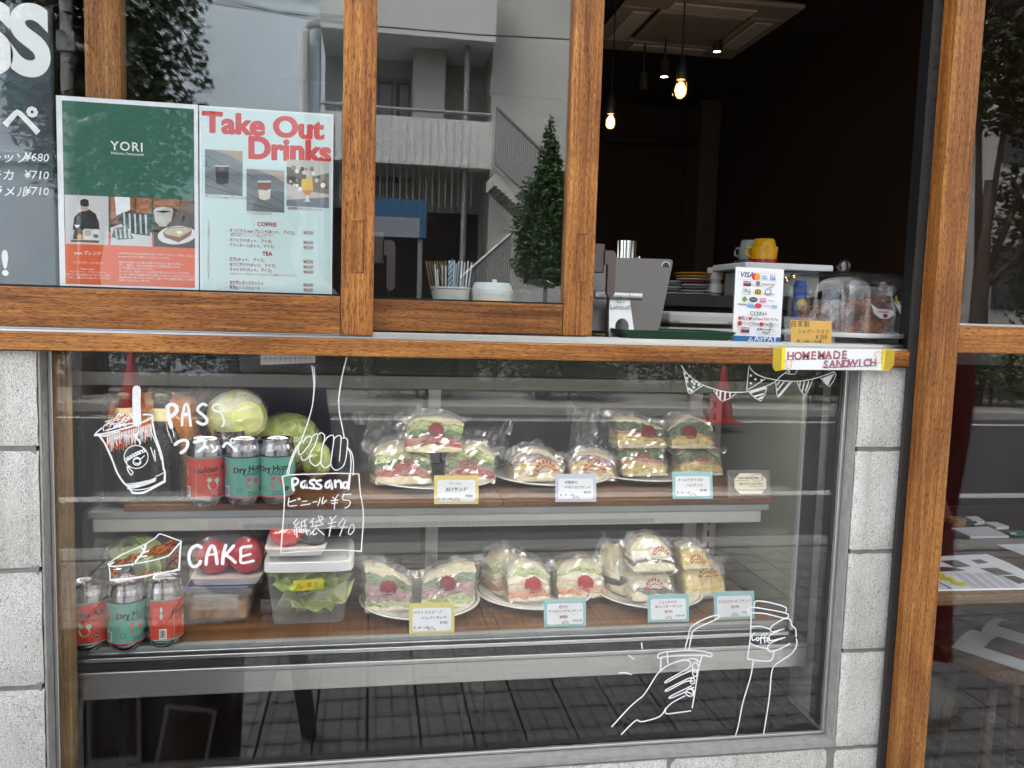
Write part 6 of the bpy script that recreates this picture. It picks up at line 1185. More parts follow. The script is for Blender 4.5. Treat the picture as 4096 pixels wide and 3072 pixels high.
# A-board with hung photo prints, close to the window
mat('aboard_black', (.012,.012,.013), .45)
f0 = mirz(*c6(1810,1385), 0, GW); yb_ = f0.y; xa0 = mirz(*c6(545,1580), 0, GW).x
ab = thing('sandwich_board', 'black wooden A-board hung with photo prints near the window', 'A-board', (-.35, -.55, 0))
X0, X1 = f0.x-.62, f0.x-.10; hB_ = .60; yN, yT = -.26, -.44; yF_ = yb_
def lean(x, t, yfoot, w_=.045): return [(x, yfoot+(yT-yfoot)*t, hB_*t)]
for x in (X0, X1-.045):
    add('front_leg', xf(box(0,.045,-.012,.012,0,sqrt(hB_**2+(yT-yN)**2)), Matrix.Translation((x, yN, 0)) @ Matrix.Rotation(atan2(-(yN-yT),-hB_)+pi if 0 else -atan2(yT-yN, hB_),4,'X')), 'aboard_black', ab)
    add('back_leg', xf(box(0,.045,-.012,.012,0,sqrt(hB_**2+(yT-yF_)**2)), Matrix.Translation((x+.13 if x > X0 else x, yF_, 0)) @ Matrix.Rotation(-atan2(yT-yF_, hB_),4,'X')), 'aboard_black', ab)
def onb(x, t, off=0.): return Vector((x, yN+(yT-yN)*t+off, hB_*t))
pn = [onb(X0+.046, .36, .004), onb(X1-.046, .36, .004), onb(X1-.046, .99, .004), onb(X0+.046, .99, .004)]
add('panel', ([tuple(v) for v in pn]+[tuple(v+Vector((0,-.008,0))) for v in pn], [(0,1,2,3),(7,6,5,4),(0,4,5,1),(1,5,6,2),(2,6,7,3),(3,7,4,0)]), 'aboard_black', ab)
for k in range(3):
    x = X0+.07+k*.135; z = (.36,.33,.30)[k]; a_ = (.14,-.05,.16)[k]; ph = thing('photo_print', ('photo print clipped to the A-board beside its outer leg', 'photo print clipped to the middle of the A-board', 'photo print clipped lowest on the A-board')[k], 'photo', tuple(onb(x+.055, z/hB_, .03)))
    add('print_paper', place(box(-.055,.055,-.0006,.0006,-.005,.145), (0,0,0), 0, .18), 'paper_grey', ph, world=False); add('picture', place(box(-.047,.047,.0007,.0011,.012,.137), (0,0,0), 0, .18), C(70,52,48), ph, world=False); ph.rotation_euler = (0, a_, 0)
# red banner flag near the door
pb = mir(3775, 2400, -1.15, GD); bn = thing('banner_flag', 'tall narrow red banner flag on a pole by the kerb side of the door', 'banner', (pb.x, -1.15, 0)); mat('banner_red', lin(170,36,44), .7)
add('pole', tube([(pb.x-.10, -1.15, .04),(pb.x-.10, -1.15, 1.62)], .012, 8), 'lamp_white', bn, smooth=True); add('cloth', cubegrid(6, 1, 24, lambda u, v, w_: (pb.x-.02+.060*u*(1+.02*sin(w_*9)), -1.15+.02*sin(w_*7+u*2)+.0006*v, .16+1.10*w_)), 'banner_red', bn, smooth=True); add('base', lathe([(0,0),(.15,0),(.15,.03),(.13,.05),(0,.055)], 24), 'offwhite', bn, world=False) if 0 else add('base', lathe([(0,0),(.15,0),(.15,.03),(.13,.05),(0,.055)], 24, (pb.x-.10,-1.15,0)), 'offwhite', bn, smooth=True, auto=40)
# the person standing just behind the camera spot, mirrored faintly in the panes
mat('dress', lin(74,62,96), .85, var=.25, vscale=6, stretch=(6,6,.6)); mat('shirt', lin(206,208,214), .85, var=.1, vscale=10); mat('skin', lin(206,160,134), .55); mat('hair', lin(30,24,22), .6); mat('shoe', (.02,.02,.02), .5)
px_, py_ = -.36, -1.86
ps_ = thing('person', 'person in a dark purple skirt and white top with both hands raised before the chest', 'person', (px_, py_, 0))
def skin_mesh(name, pts, edges, mt, root=0, sub=2):
    me = bpy.data.meshes.new(name); me.from_pydata([p[0] for p in pts], edges, []); o = bpy.data.objects.new(name, me); COL.objects.link(o)
    md = o.modifiers.new('s', 'SKIN'); 
    for i, v in enumerate(me.skin_vertices[0].data): v.radius = (pts[i][1], pts[i][1] if len(pts[i]) < 3 else pts[i][2]); v.use_root = (i == root)
    md.use_smooth_shade = True; ms_ = o.modifiers.new('u', 'SUBSURF'); ms_.levels = sub; ms_.render_levels = sub
    me.materials.append(MATS[mt]); o.parent = ps_; return o
B = [((0,0,.95),.13,.10),((0,0,1.10),.12,.09),((0,.0,1.28),.15,.10),((0,-.01,1.40),.10,.08),((0,0,1.48),.05,.05),((0,.01,1.56),.072,.085),((0,.01,1.64),.078,.09),((0,.005,1.69),.05,.06),
     ((-.17,0,1.37),.055),((-.22,.05,1.14),.042),((-.10,.22,1.20),.032),((.17,0,1.37),.055),((.24,.06,1.15),.042),((.16,.22,1.24),.032),
     ((-.09,0,.85),.08),((-.10,.01,.48),.055),((-.10,-.01,.10),.04),((-.10,.10,.045),.035),((.09,0,.85),.08),((.10,.01,.48),.055),((.10,-.01,.10),.04),((.10,.10,.045),.035)]
skin_mesh('body', B, [(0,1),(1,2),(2,3),(3,4),(4,5),(5,6),(6,7),(3,8),(8,9),(9,10),(3,11),(11,12),(12,13),(0,14),(14,15),(15,16),(16,17),(0,18),(18,19),(19,20),(20,21)], 'skin')
for sx_, hx, hz in ((-1,-.10,1.20),(1,.16,1.24)):
    hand = [((hx,.22,hz),.026),((hx+.01,.27,hz+.02),.034,.018)]; ed = [(0,1)]
    for k in range(4):
        n0 = len(hand); fx = hx-.025+.018*k; ln = (.8,1,.95,.75)[k]; hand += [((fx,.315,hz+.035),.0095),((fx,.345*1,hz+.03+.012*ln),.0085),((fx,.352,hz+.005),.0075)]; ed += [(1,n0),(n0,n0+1),(n0+1,n0+2)]
    n0 = len(hand); hand += [((hx-sx_*.04,.27,hz+.035),.011),((hx-sx_*.05,.305,hz+.05),.009)]; ed += [(1,n0),(n0,n0+1)]
    skin_mesh('hand', hand, ed, 'skin', 0, 1)
skin_mesh('top', [((0,0,1.0),.15,.115),((0,0,1.28),.17,.12),((0,-.01,1.41),.11,.09),((-.18,0,1.375),.068),((-.23,.05,1.15),.058),((-.12,.19,1.19),.046),((.18,0,1.375),.068),((.25,.06,1.16),.058),((.17,.19,1.23),.046)], [(0,1),(1,2),(2,3),(3,4),(4,5),(2,6),(6,7),(7,8)], 'shirt')
add('skirt', lathe([(.15,1.06),(.19,.98),(.23,.7),(.29,.25),(.285,.24),(.22,.7),(.14,1.05)], 40, cap=False), 'dress', ps_, world=False, smooth=True)
add('hair', sphere((0,-.008,1.655), .100, 22, 14, (.92,1.04,1.02), .05, 4., 2), 'hair', ps_, world=False, smooth=True)
add('face', sphere((0,.03,1.615), .083, 20, 14, (.86,.86,1.15)), 'skin', ps_, world=False, smooth=True)
add('nose', sphere((0,.108,1.605), .013, 10, 8, (.8,1.1,1.4)), 'skin', ps_, world=False, smooth=True)
for sx_ in (-1, 1): add('eye', sphere((sx_*.028,.098,1.63), .008, 10, 8), 'ink', ps_, world=False, smooth=True); add('ear', sphere((sx_*.077,.015,1.61), .018, 10, 8, (.4,.8,1.3)), 'skin', ps_, world=False, smooth=True); add('shoe', box(sx_*.10-.04, sx_*.10+.04, -.07, .17, .001, .07, .02, 2), 'shoe', ps_, world=False)
add('mouth', sphere((0,.100,1.575), .016, 10, 8, (1.2,.3,.35)), 'tomato', ps_, world=False, smooth=True)
# ------------------------------------------------------------------ marker drawings on the display glass
YG = GY-.0004
def G2(cf, pts): return [(lambda p: (p.x, p.z))(at(*cf(x, y), YG)) for x, y in pts]
SC = mm(at(1500, 2000, YG))
def draw(name, items, label=None):
    mats, V, F, I = [], [], [], []
    off = wloc(dw)
    for k, (m, (v2, f)) in enumerate(items):
        if m not in mats: mats.append(m)
        n = len(V); yy = YG-.00012-.000004*k-(.0003 if m == 'white_paint' else 0)
        V += [(a, yy, b) for a, b in v2]; F += [[i+n for i in q] for q in f]; I += [mats.index(m)]*len(f)
    return add(name, (V, F, I), mats, dw, label=label)
W = 'white_paint'
def ST(cf, pts, w_, m=W, wob=.18, sm=5): s = cf(1,0)[0]-cf(0,0)[0]; return (m, STROKE(G2(cf, pts), max(w_*s*SC*(1.16 if m == W else 1.), .0015), wob, sm))
def circ(cx_, cy_, r, n=16, ry=None): return [(cx_+r*cos(2*pi*i/n), cy_+(ry or r)*sin(2*pi*i/n)) for i in range(n+1)]
random.seed(17)
it = [ST(cP, p, w_) for p, w_ in (([(965,420),(975,540),(1000,640),(1015,690)],42), ([(960,425),(1010,388),(1070,410),(1088,462),(1050,520),(1000,545)],42), ([(1155,665),(1160,560),(1180,450),(1200,388),(1230,400),(1250,500),(1270,670)],28), ([(1165,525),(1245,520)],40),
   ([(1475,400),(1430,385),(1380,420),(1365,470),(1420,520),(1480,580),(1480,630),(1430,655),(1355,620)],32), ([(1680,430),(1650,395),(1600,390),(1560,430),(1590,475),(1660,490),(1700,560),(1712,640),(1685,685)],22),
   ([(1065,920),(1130,875),(1215,870),(1230,930),(1200,990),(1145,1030)],34), ([(1320,838),(1410,815)],24), ([(1320,890),(1440,868),(1455,900),(1440,960),(1375,1010)],34), ([(1470,940),(1492,968)],24), ([(1540,925),(1562,962)],24), ([(1625,950),(1610,990),(1565,1015)],26), ([(1705,950),(1740,902),(1790,920),(1875,1000)],28), (circ(1825,872,28,12),16), ([(1015,700),(1040,760),(1050,820)],6))]
draw('frappe_lettering', it, 'white marker words PASS and frappe on the glass')
it = []
for k in range(70):                      # brown drips and sauce
    t = k/69; x = 150+600*t; y0 = 800-170*t+random.uniform(-20,20); L_ = random.uniform(60,230)*(1.15-.35*abs(t-.5)); it.append(ST(cP, [(x, y0), (x+random.uniform(-14,14), y0+L_*.5), (x+random.uniform(-18,26), y0+L_)], random.uniform(8,18), 'orange_paint'))
for k in range(34):
    a = random.uniform(0,6.28); r = random.random()**.5; x, y = 370+190*r*cos(a), 610+75*r*sin(a)-.18*(190*r*cos(a)); it.append(ST(cP, [(x-30, y+12), (x, y-8+random.uniform(-14,14)), (x+34, y-12)], random.uniform(10,20), 'orange_paint'))
for k in range(26):
    a = random.uniform(0,6.28); r = random.random()**.5; x, y = 365+195*r*cos(a), 600+85*r*sin(a)-.18*(195*r*cos(a)); it.append(ST(cP, [(x-40, y+16), (x-5, y-16+random.uniform(-16,16)), (x+20, y+random.uniform(-8,14)), (x+44, y-14)], random.uniform(5,10)))
for k in range(26):
    t = k/25; x = 170+570*t; y0 = 815-165*t; it.append(ST(cP, [(x, y0), (x+random.uniform(-8,8), y0+random.uniform(60,230)), (x+10, y0+random.uniform(30,160))], 4))
it += [ST(cP, [(555,190),(552,400),(560,640)], 84, wob=.05), ST(cP, [(0,790),(40,745),(90,705)], 12), ST(cP, [(5,792),(120,778),(300,732),(480,684),(640,622),(760,560),(740,527),(650,525)], 18), ST(cP, [(0,802),(60,800),(130,808),(250,770),(330,750)], 16), ST(cP, [(120,740),(110,700),(140,655)], 8), ST(cP, [(150,735),(300,690),(430,650),(540,640)], 14),
   ST(cP, [(60,810),(130,900),(180,1010),(230,1120),(290,1280),(370,1410),(440,1480),(500,1560)], 18), ST(cP, [(90,830),(150,930),(220,1080),(280,1240)], 8), ST(cP, [(500,1560),(600,1565),(700,1535),(930,1408)], 24), ST(cP, [(480,1520),(600,1520),(740,1490),(900,1410)], 10), ST(cP, [(765,560),(770,650),(800,800),(850,950),(890,1080),(910,1230),(930,1290),(925,1400)], 20), ST(cP, [(745,680),(760,780),(830,950),(880,1120)], 8),
   ST(cP, [(400,1450),(550,1432),(700,1400)], 10), ST(cP, [(810,1340),(860,1325),(910,1295)], 7), ST(cP, circ(548,1085,158,24,152), 9), ST(cP, [(430,1210),(440,1265),(482,1328),(503,1290),(470,1250),(442,1215)], 12), ST(cP, [(560,780),(550,830),(590,870),(600,910)], 20), ST(cP, [(740,960),(780,1080),(805,1145),(790,1000)], 9), ST(cP, circ(560,1150,50,14,44), 12), ST(cP, [(515,1120),(560,1090),(610,1110),(655,1070)], 10), ST(cP, [(540,1165),(575,1175),(600,1150)], 12)]
for k in range(24): t = k/23; x = 450+360*t; y = 1520-60*t*t-40*t; it.append(ST(cP, [(x, y-60), (x-14, y-10)], 7))
draw('frappe_cup_drawing', it, 'marker drawing of a frappe cup with straw and brown sauce')
g0 = G2(cP, [(430,1150)])[0]; it = []
for i, ch in enumerate('passsand'):
    x, y = 425+i*33, 1145-i*17-10*sin(i/7*pi); q = G2(cP, [(x, y)])[0]; it.append((W, TXT(ch, 92*.3014*SC, q[0], q[1], 'C', bold=.03, ang=.5)))
draw('cup_lettering', it, 'small hand-lettered passsand on the drawn cup')
it = [ST(cD, p, 7) for p in ([(1045,160),(1060,300),(1050,450),(1010,600),(965,720)], [(1062,170),(1066,300),(1052,430)], [(1310,95),(1270,260),(1250,400),(1255,520),(1275,620),(1290,700)], [(1290,160),(1262,320),(1246,430)])]
it += [ST(cQ, p, 11) for p in ([(380,215),(360,300),(380,380),(440,330),(510,230),(530,160),(490,145),(440,190),(425,230)], [(530,160),(580,115),(610,130),(580,240),(530,330),(500,400),(440,450),(400,430),(400,400)], [(610,130),(650,100),(695,130),(690,200),(665,300),(650,440),(630,490),(580,520),(520,480),(505,420),(540,385)], [(690,215),(740,150),(800,130),(815,180),(800,300),(780,450),(765,510),(700,545),(655,500),(650,460)], [(815,180),(860,140),(905,150),(900,280),(885,460)], [(905,170),(960,165),(990,200),(985,300),(965,440),(930,530),(850,575),(800,550),(775,490)],
   [(410,200),(330,290),(270,430),(230,560),(220,625)], [(390,230),(330,330),(280,450),(250,560),(240,625)], [(980,290),(1020,350),(1035,480),(1025,620)], [(985,285),(1040,350),(1065,480),(1060,640)])]
it += [ST(cQ, p, 12, sm=2) for p in ([(155,665),(250,635),(600,625),(850,615),(1135,625)], [(1135,625),(1150,850),(1185,1050),(1190,1250),(1175,1450),(1165,1610)], [(1165,1610),(900,1595),(500,1605),(140,1635)], [(140,1635),(150,1450),(170,1200),(185,950),(175,780),(155,665)])]
draw('paper_bag_drawing', it, 'marker drawing of a hand holding a paper bag')
it = [ST(cQ, p, 26) for p in ([(285,690),(285,760),(300,830)], [(285,690),(330,682),(360,710),(340,750),(295,770)], [(455,715),(410,730),(400,780),(430,800),(455,760),(460,720),(470,800)], [(570,700),(520,710),(515,740),(560,770),(550,805),(505,800)], [(650,705),(600,715),(600,745),(650,775),(640,810),(580,810)], [(770,710),(720,740),(710,790),(750,790),(775,730),(790,810)], [(830,710),(835,790)], [(830,740),(880,710),(905,740),(910,800)], [(985,730),(940,740),(935,790),(970,800),(1000,750)], [(1020,640),(1000,815)])]
it += [ST(cQ, p, 11, sm=3) for p in ([(245,930),(235,1030),(340,1025)], [(240,985),(330,955)], [(355,935),(365,955)], [(375,930),(385,950)], [(410,975),(470,970)], [(395,1025),(515,1005)], [(545,985),(600,975)], [(640,930),(630,980),(610,1025)], [(680,920),(665,1010),(720,960)], [(800,920),(830,945)], [(830,945),(870,890)], [(830,945),(820,1075)], [(780,965),(875,955)], [(785,1000),(865,990)], [(940,880),(930,950),(1000,960),(1025,990),(1000,1040),(955,1060)], [(935,890),(1035,880)],
   [(345,1200),(300,1260),(350,1270)], [(370,1240),(310,1310),(380,1300)], [(340,1310),(345,1430)], [(310,1350),(320,1400)], [(370,1340),(385,1370)], [(465,1205),(400,1240)], [(400,1240),(400,1370),(440,1350)], [(400,1290),(470,1280)], [(440,1220),(455,1330),(475,1400)], [(560,1190),(510,1250)], [(545,1230),(545,1290)], [(580,1240),(680,1200)], [(620,1160),(640,1230),(680,1270)], [(650,1160),(670,1185)], [(520,1300),(650,1275)], [(585,1270),(590,1300)], [(590,1310),(510,1400)], [(560,1340),(550,1400),(600,1380)], [(600,1320),(690,1400)],
   [(765,1170),(790,1220)], [(790,1220),(845,1155)], [(790,1220),(755,1415)], [(740,1260),(840,1235)], [(735,1310),(830,1290)], [(940,1190),(870,1290),(985,1300)], [(965,1210),(890,1415)], [(1030,1280),(1000,1370),(1030,1395),(1075,1330),(1060,1265),(1030,1280)])]
draw('paper_bag_lettering', it, 'marker lettering Passand with bag prices')
it = []
for k in range(150):                     # cake top: brown and orange hatching inside the wedge
    t = random.random(); x = 170+760*t; yt = 540-320*t; yb_ = 545-80*t-60*t*t; y = yt+(yb_-yt)*random.uniform(.08,.95)+8
    it.append(ST(cR, [(x-26, y+14), (x+26, y-16)], random.uniform(10,22), 'brown_paint' if random.random() < .68 else 'orange_paint', .3))
for k in range(46): t = random.random(); it.append((random.choice(('orange_paint','orange_paint',W)), POLY(G2(cR, circ(140+860*t+random.uniform(-14,14), 742-110*t+random.uniform(-14,14), random.uniform(7,13), 8)))))
for k in range(26): it.append(('orange_paint', POLY(G2(cR, circ(920+random.uniform(-50,75), 560+random.uniform(-180,90), random.uniform(7,14), 8)))))
for k in range(14): it.append(('orange_paint', POLY(G2(cR, circ(185+random.uniform(-40,40), 640+random.uniform(-60,60), random.uniform(8,16), 8)))))
it += [ST(cR, p, w_) for p, w_ in (([(105,550),(250,450),(400,380),(560,310),(700,225),(750,175),(820,190),(940,235),(1030,265)],12), ([(1030,265),(1000,300),(930,380),(860,450),(700,500),(500,540),(300,572),(150,582),(105,550)],14), ([(115,570),(128,660),(130,750)],10), ([(130,752),(400,730),(700,680),(1010,622)],16), ([(140,765),(400,744),(640,700)],8), ([(1025,270),(1012,450),(1003,605)],18), ([(580,312),(560,380),(520,440),(450,525)],22), ([(520,340),(560,378)],16), ([(615,385),(550,412)],16), ([(480,460),(520,462)],16), ([(590,450),(520,462)],16), ([(410,545),(415,580)],12))]
draw('cake_drawing', it, 'marker drawing of a slice of brown cake')
draw('cake_lettering', [ST(cR, p, w_, wob=.1) for p, w_ in (([(1280,345),(1230,320),(1160,360),(1125,450),(1140,550),(1190,590),(1250,560),(1270,520)],34), ([(1340,560),(1350,460),(1390,350),(1430,330),(1460,400),(1480,550)],34), ([(1370,440),(1460,430)],24), ([(1590,320),(1560,430),(1550,550)],36), ([(1690,325),(1580,450)],32), ([(1590,440),(1650,480),(1710,535)],32), ([(1910,330),(1790,350),(1780,450),(1790,540),(1940,515)],28), ([(1790,460),(1900,430)],24))], 'white marker word CAKE')
w7 = 7.5
draw('coffee_cup_drawing', [ST(cb, p, w7, wob=.1, sm=4) for p in ([(1108,665),(1115,630),(1150,625),(1240,642),(1305,665),(1305,690)], [(1070,698),(1072,670),(1110,665),(1210,680),(1310,702),(1318,725),(1290,730),(1200,708),(1150,700),(1070,698)], [(1090,700),(1085,850),(1068,975),(1080,985),(1208,995),(1230,935)], [(1090,785),(1150,782),(1210,800)], [(1080,885),(1140,910),(1195,920)], [(1290,735),(1225,775),(1208,800),(1225,815),(1290,797)], [(1290,797),(1215,830),(1200,855),(1215,870),(1300,850)], [(1300,850),(1210,885),(1192,920),(1215,937),(1270,920),(1328,888)], [(1290,735),(1330,738),(1342,775),(1365,800),(1368,845)], [(1370,860),(1372,895),(1340,950),(1240,1020),(1215,1080),(1205,1200),(1180,1370),(1158,1500)], [(1105,990),(1085,1100),(1040,1250),(1010,1400),(990,1465)],
   [(1112,822),(1095,840),(1100,868),(1122,858)], circ(1130,860,9,8), [(1166,824),(1150,850),(1150,888)], [(1140,856),(1166,852)], [(1188,824),(1172,850),(1175,884)], [(1165,856),(1192,850)], [(1184,868),(1204,864),(1194,856),(1184,870),(1200,880)])], 'marker drawing of a hand raising a Coffee cup')
draw('iced_cup_drawing', [ST(cb, p, w7, wob=.1, sm=4) for p in ([(705,925),(720,850),(742,800),(880,735),(878,712),(800,737),(720,785),(700,850),(680,920)], [(512,985),(515,955),(545,945),(570,940),(700,930),(835,945),(838,970),(780,960),(570,968),(512,985)], [(532,975),(530,1055)], [(570,945),(575,1010)], [(788,960),(770,1020),(755,1100),(740,1200),(725,1285)], [(560,1295),(565,1322),(640,1315),(715,1305)], [(560,1295),(600,1255),(680,1212)], [(530,1055),(580,1020),(650,995),(690,990),(715,1005)], [(530,1055),(500,1090),(430,1200),(385,1240),(330,1290),(228,1402)], [(287,1450),(375,1365),(410,1372),(500,1350),(540,1325),(560,1290)],
   [(715,1005),(700,1040),(570,1115),(565,1130),(650,1085),(735,1050)], [(735,1100),(700,1105),(570,1170),(575,1180),(680,1125),(730,1120)], [(720,1150),(680,1170),(590,1215),(595,1225),(690,1185)], circ(745,1035,18,10,30), circ(742,1070,14,8,22), circ(728,1120,14,8,18), circ(712,1192,26,10,22), [(690,1185),(730,1200),(725,1165)], [(700,1170),(735,1160)], [(690,990),(730,980),(770,1000)], [(412,885),(415,920)], [(330,960),(365,985)], [(272,1070),(310,1068),(347,1080)])], 'marker drawing of a hand holding an iced cup with straw')
it = [ST(cN, p, 11, wob=.3) for p in ([(80,100),(110,150),(200,250),(340,340),(500,400),(650,435),(780,440),(920,430),(1110,375),(1200,340),(1270,300),(1330,240),(1450,150)], [(935,105),(960,150),(1030,210),(1140,255),(1290,285),(1430,298),(1560,298),(1700,280),(1830,245),(2010,180)])]
it += [ST(cN, p, 9, sm=2) for p in ([(105,130),(125,250),(150,370),(180,455),(260,410),(350,355)], [(490,415),(600,555),(770,455)], [(930,130),(905,410)], [(910,410),(1000,360),(1150,260)], [(935,440),(1085,550),(1158,385)], [(1270,295),(1280,400),(1300,505),(1380,420),(1475,310)], [(1540,310),(1635,485),(1735,290)], [(1840,260),(1950,365),(2035,215),(1990,185)], [(1395,200),(1515,212),(1540,150)])]
it += [ST(cN, p, w_, sm=2) for p, w_ in (([(530,420),(525,460)],18), ([(575,430),(565,520)],20), ([(635,440),(625,530)],20), ([(695,450),(690,490)],18), ([(960,440),(1140,385)],26), ([(1010,490),(1110,460)],20), ([(1060,520),(1105,500)],18), ([(1320,305),(1290,345)],14), ([(1375,310),(1295,410)],16), ([(1450,315),(1310,480)],18), ([(1580,310),(1575,360)],16), ([(1635,305),(1605,430)],16), ([(1690,300),(1650,420)],16))]
it += [(W, POLY(G2(cN, circ(x, y, 15, 10)))) for x, y in ((957,228),(1015,277),(1090,285),(957,327),(1440,185))]
for (x, y) in ((120,200),(185,235),(150,300),(215,300),(265,300),(175,395),(235,375),(300,345),(205,415),(150,260),(240,330)): it.append((W, POLY(G2(cN, [(x-18,y-16),(x+16,y-12),(x+18,y+18),(x-14,y+16)]))))
for k in range(16): t = k/15; it.append(ST(cN, [(1860+150*t, 265-60*t), (1940+30*t-10, 350-70*t)], 8))
draw('bunting_drawing', it, 'marker drawing of a string of bunting flags')

# ------------------------------------------------------------------ menus taped to the sash glass
YP = .0092
def pt(cf, x, y): p = at(*cf(x, y), YP); return (p.x, p.z)
def paper(name, label, cat, x0, x1, z0, z1, m='paper', tilt=0., parent=None):
    k_ = (1.4312+YP)/1.4312; x0, x1, z0, z1 = x0*k_, x1*k_, 1.35+(z0-1.35)*k_, 1.35+(z1-1.35)*k_
    t = thing(name, label, cat, ((x0+x1)/2, YP, z0)); add('sheet', box(x0, x1, YP-.0003, YP+.0002, z0, z1), m, t); return t
def art(name, t, items, step=.00005):
    o = t.location; prnt(name, [(m, ([(a-o.x, b-o.z) for a, b in v], f)) for m, (v, f) in items], t, base=.0004, step=min(step, .0009/len(items)))
def PO(cf, pts): return POLY([pt(cf, x, y) for x, y in pts][::-1])
def TX(cf, s, x, y, hpx, al='L', bold=0., shear=0., ang=0., sx=1., space=1.):
    p = pt(cf, x, y); k = (cf(1,0)[0]-cf(0,0)[0])*mm(at(*cf(x,y), YP)); return TXT(s, hpx*k, p[0], p[1], al, bold, shear, ang, sx, 3 if hpx > 60 else 2, space)
def TXW(cf, s, x0, x1, y, hpx, bold=0., space=1.):            # set to a measured width
    a, b = pt(cf, x0, y), pt(cf, x1, y); k = (cf(1,0)[0]-cf(0,0)[0])*mm(at(*cf(x0,y), YP)); V, F = TXT(s, 1, 0, 0, 'L', bold, res=8); w_ = max(v[0] for v in V) if V else 1
    return TXT(s, hpx*k, a[0], a[1], 'L', bold, 0, 0, (b[0]-a[0])/(w_*hpx*k), 8)
p1 = paper('coffee_poster', 'green and orange coffee poster headed YORI taped to the glass', 'poster', -.4885, -.2775, 1.3565, 1.6555)
WH, ORG, GRN = C(238,238,236), C(224,98,52), C(42,96,78)
KP = (1.4312+YP)/1.4312; a0, a1 = -.480*KP, -.2835*KP; ZK = lambda z: 1.35+(z-1.35)*KP
zs_ = pt(cO, 580, 1082)[1]
it = [(GRN, RECT(a0, a1, zs_, ZK(1.6485))), (ORG, RECT(a0, a1, ZK(1.3635), zs_)), (WH, TX(cO, 'YORI', 562, 436, 96, 'C', .012, space=1.15)), (WH, TX(cO, 'Hokuto,Yamanashi', 568, 470, 29, 'C', .006, space=1.1))]
WOODB, = (C(128,84,54),)
# photo 1: barista in black behind a pour-over table
it += [(C(206,203,202), PO(cO, [(75,780),(420,795),(420,1175),(85,1165)])), ('ink', PO(cO, [(140,1045),(150,960),(185,920),(265,895),(320,930),(345,1000),(350,1060),(140,1055)])), (C(206,166,144), PO(cO, [(205,860),(235,880),(262,860),(262,900),(232,912),(205,895)])), ('ink', PO(cO, [(197,850),(200,822),(232,812),(262,822),(268,868),(235,876),(203,868)])), (C(110,76,56), PO(cO, [(125,1132),(345,1140),(345,1158),(125,1150)])), (C(232,228,222), PO(cO, [(228,1048),(288,1050),(290,1138),(228,1136)])), (C(196,178,160), PO(cO, [(234,1054),(282,1056),(283,1105),(234,1103)])), (C(226,226,222), PO(cO, [(294,1050),(348,1052),(348,1138),(294,1136)])), (C(70,110,96), PO(cO, [(302,1090),(340,1092),(340,1120),(302,1118)])), (C(226,224,220), PO(cO, [(150,1016),(198,1018),(182,1040),(166,1040)])), (C(70,60,56), PO(cO, [(155,1045),(215,1050),(218,1130),(140,1128)])), (C(214,150,60), (DISC(*pt(cO, 195, 1110), .0042))), (C(90,90,92), PO(cO, [(180,785),(184,785),(184,830),(180,830)]))]
# photo 2: striped coffee bags by a window
it += [(C(96,62,42), PO(cO, [(430,795),(755,808),(760,1188),(437,1175)])), (C(232,236,236), PO(cO, [(468,797),(588,802),(590,900),(480,945)])), (C(170,104,62), PO(cO, [(432,796),(466,797),(478,950),(440,990)])), (C(150,86,48), PO(cO, [(590,802),(622,803),(622,905),(592,900)])), (C(160,96,56), PO(cO, [(640,804),(755,808),(756,930),(640,920)])), (C(206,206,204), PO(cO, [(437,1040),(520,1010),(758,1080),(760,1188),(437,1175)])), (C(64,82,82), PO(cO, [(520,920),(755,935),(745,1105),(600,1085),(525,1020)])), (C(112,122,120), PO(cO, [(465,1040),(560,1030),(620,1125),(500,1135),(445,1110)]))]
for k in range(5): x = 535+k*42; it.append((C(206,210,206), PO(cO, [(x, 925+k*3), (x+14, 926+k*3), (x+20, 1075+k*4), (x+8, 1074+k*4)])))
for k in range(4): x = 470+k*34; it.append((C(216,218,216), PO(cO, [(x, 1050), (x+12, 1048), (x+22, 1120), (x+8, 1122)])))
# photo 3: coffee cup and a plate with cake
it += [(C(66,42,32), PO(cO, [(770,808),(1090,825),(1097,1200),(775,1188)])), (C(150,94,56), PO(cO, [(770,808),(975,818),(975,890),(930,890),(770,880)])), (C(104,62,40), PO(cO, [(975,818),(1090,825),(1092,930),(975,890)])), (C(196,190,182), PO(cO, [(772,905),(790,885),(850,876),(915,885),(928,905),(915,980),(870,1030),(820,1030),(785,990)])), (C(40,26,20), PO(cO, [(785,912),(850,905),(915,912),(850,925)])), (C(222,222,222), POLY([(lambda q: (q[0], q[1]))(pt(cO, 955+150*cos(2*pi*i/24), 1098+72*sin(2*pi*i/24)-8*cos(2*pi*i/24))) for i in range(24)])), (C(128,84,52), PO(cO, [(845,1075),(900,1035),(1040,1030),(1075,1060),(1065,1100),(970,1155),(860,1115)])), (C(196,178,150), PO(cO, [(855,1072),(905,1040),(1035,1036),(1068,1062),(975,1115),(868,1090)])), (C(238,234,214), PO(cO, [(945,1070),(980,1062),(1005,1080),(970,1092)]))]
it += [(WH, TX(cO, 'pass ブレンド', 258, 1250, 33, 'C', .01)), (WH, TX(cO, 'グアテマラ・エチオピア', 262, 1322, 20, 'C')), (WH, TX(cO, 'flavor notes :', 262, 1370, 20, 'C')), (WH, TX(cO, 'チョコレート、ドライフルーツ。', 262, 1393, 19, 'C')), (WH, TX(cO, '冷めてくると果物のようなフルーツ感。', 262, 1416, 19, 'C')), (WH, TX(cO, 'やさしく奥行きのあるブレンドです。', 266, 1440, 19, 'C'))]
